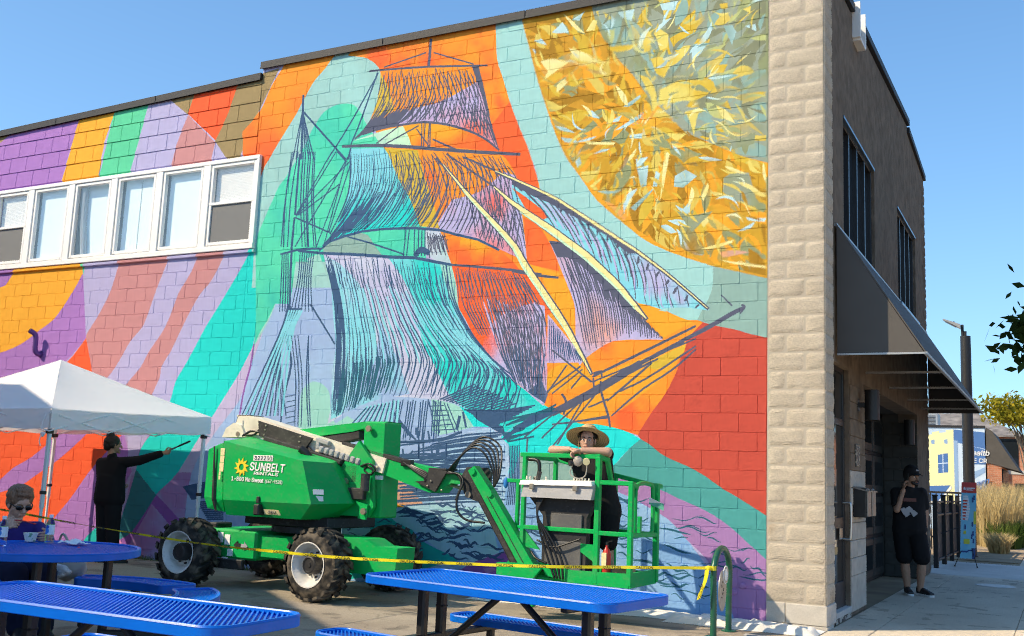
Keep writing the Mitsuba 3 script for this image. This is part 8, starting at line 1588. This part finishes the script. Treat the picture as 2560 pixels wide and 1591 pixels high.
# trees and planting
mat('bark', lambda p, n, uv: mix((0.13, 0.10, 0.075), (0.30, 0.26, 0.21), noise(p.x * 14.0, p.y * 14.0, p.z * 5.0)), rough=0.9)
def leafmat(n, a, b): scene[n] = {'type': 'principledthin', 'base_color': proc(lambda p, nn, uv: mix(a, b, noise(p.x * 2.3, p.y * 2.3, p.z * 2.3))), 'roughness': 0.6, 'diff_trans': 0.7}
leafmat('leaf_yellow', (0.14, 0.17, 0.02), (0.42, 0.32, 0.03)); leafmat('leaf_dark', (0.025, 0.05, 0.015), (0.06, 0.10, 0.03)); leafmat('straw_grass', (0.46, 0.34, 0.15), (0.66, 0.53, 0.28)); leafmat('green_grass', (0.05, 0.10, 0.02), (0.16, 0.20, 0.05)); leafmat('leaf_mid', (0.05, 0.09, 0.02), (0.12, 0.16, 0.04))
def leaves(cs, size, r_, tri=2):
    n = len(cs); d = r_.normal(size=(n, 3)); d /= np.linalg.norm(d, axis=1, keepdims=True); e = np.cross(d, r_.normal(size=(n, 3))); e /= np.linalg.norm(e, axis=1, keepdims=True); s = size * r_.uniform(.6, 1.4, (n, 1))
    V = np.stack([cs - d * s, cs + e * s * .45, cs + d * s, cs - e * s * .45], 1).reshape(-1, 3); i = np.arange(n)[:, None] * 4; return trimesh.Trimesh(V, np.vstack([i + [0, 1, 2], i + [0, 2, 3]]), process=False)
def tree(label, base, h, crown, leafm, size, nl, seed, trunk_r=.09, spread=1.0, nclump=26, extra=()):
    r_ = np.random.default_rng(seed); t = thing('tree', label, 'tree'); b = A3(base); top = b + (r_.normal(0, .15), r_.normal(0, .15), h); limbs = [tube(curve([b, b + (top - b) * .5 + (r_.normal(0, .08), r_.normal(0, .08), 0), top], 6), np.linspace(trunk_r, trunk_r * .35, 13), 10)]; cl = []
    for i in range(nclump):
        st = b + (top - b) * r_.uniform(.45, .95); dv = unit((r_.normal(), r_.normal(), r_.uniform(-.1, .9))); q = b + A3(crown[0]) + dv * A3(crown[1]) * r_.uniform(.35, 1.0); limbs.append(tube(curve([st, (st + q) / 2 + (0, 0, .12), q], 4), np.linspace(trunk_r * .35, .012, 9), 6)); cl.append(q)
    for st, q in extra: limbs.append(tube(curve([A3(st), (A3(st) + A3(q)) / 2 + (0, 0, .2), A3(q)], 4), np.linspace(trunk_r * .4, .01, 9), 6)); cl += [A3(q), A3(q) * .8 + A3(st) * .2, A3(q) * .6 + A3(st) * .4]
    obj('trunk', cat(limbs), 'bark', t, smooth=60); cs = np.vstack([q + r_.normal(size=(nl // len(cl), 3)) * spread * A3((.30, .30, .16)) for q in cl]); k = obj('foliage', leaves(cs, size, r_), leafm, t); tag(k, kind='stuff'); return t
tree('thin street tree with yellow green leaves beside the sidewalk', (1.62, 31.6, 0), 4.6, ((.1, 0, 4.2), (1.6, 1.5, 1.1)), 'leaf_yellow', .10, 2600, 4, .075, 1.0, 22)
tree('dark leaved tree at the right edge of the frame', (4.0, 3.6, 0), 4.6, ((0, 0, 4.3), (1.35, 1.5, 1.2)), 'leaf_dark', .085, 5200, 9, .10, .85, 26, extra=[((3.6, 3.3, 3.7), (2.62, 2.7, 3.40)), ((3.5, 3.3, 3.5), (2.68, 2.75, 3.20))])
for i, (x, y, h) in enumerate(((9.0, 48, 8.0), (14.0, 70, 11.0), (-9.0, 75, 10.0), (18.0, 40, 9.0), (11.0, 95, 12.0))):
    tree(['broad green tree across the road', 'tall green tree far down the road', 'green tree behind the brick building', 'green tree outside the frame on the right', 'tallest far green tree'][i], (x, y, -.1), h, ((0, 0, h * .72), (h * .34, h * .34, h * .3)), 'leaf_mid', .22, 5000, 30 + i, .2, 2.2, 30)
def tuft(name, label, cx, cy, rx, ry, n, h, m, seed, lean=.35, w=.012):
    r_ = np.random.default_rng(seed); a = r_.uniform(0, 6.28, n); q = np.sqrt(r_.uniform(0, 1, n)); b = np.stack([cx + rx * q * np.cos(a), cy + ry * q * np.sin(a), np.zeros(n)], 1); hh = h * r_.uniform(.55, 1.1, n); dv = np.stack([r_.normal(0, lean, n), r_.normal(0, lean, n), np.ones(n)], 1); mid = b + dv * hh[:, None] * (.3, .3, .6); tip = b + dv * hh[:, None]; s = np.stack([np.cos(a * 7), np.sin(a * 7), 0 * a], 1) * w
    V = np.stack([b - s, b + s, mid - s * .9, mid + s * .9, tip], 1).reshape(-1, 3); i = np.arange(n)[:, None] * 5; k = obj(name, trimesh.Trimesh(V, np.vstack([i + [0, 1, 2], i + [1, 3, 2], i + [2, 3, 4]]), process=False), m); return tag(k, label, 'grass', kind='stuff')
tuft('ornamental_grass', 'tall dry straw coloured grass beside the sidewalk', 1.0, 27.0, .85, 6.5, 5200, 1.75, 'straw_grass', 1, .16); tuft('low_planting', 'green lower planting at the foot of the dry grass', 1.25, 23.2, .60, 3.2, 3200, .75, 'green_grass', 2, .3, .016); tuft('rust_shrub', 'small rusty dry shrub beside the banner', 1.30, 18.0, .22, .5, 900, .50, 'straw_grass', 3, .4, .012)
k = obj('planting_bed', bx(.3, 1.88, 14.0, 52.0, -.05, .015), 'dirt'); tag(k, kind='structure')
for i in range(4): # far side of the road
    hsx = thing('house', ['red brick house across the road nearest the corner', 'orange brick house across the road', 'dark house across the road', 'farthest house across the road'][i], 'house'); x, y = 17.0, 6 + 26 * i; obj('wall', bx(x, x + 9, y, y + 14, -.13, 5.5 + i % 2), ['plain_brick', 'far_brick', 'recess_stone', 'far_brick'][i], hsx); obj('roof', hull([(x - .4, y - .4, 5.5 + i % 2), (x + 9.4, y - .4, 5.5 + i % 2), (x - .4, y + 14.4, 5.5 + i % 2), (x + 9.4, y + 14.4, 5.5 + i % 2), (x + 4.5, y + 2, 8.2), (x + 4.5, y + 12, 8.2)]), 'shingle', hsx)
    for j in range(4): obj('window', bx(x - .03, x + .02, y + 1.6 + 3.2 * j, y + 2.8 + 3.2 * j, 1.2, 2.8), 'dark_glass', hsx)
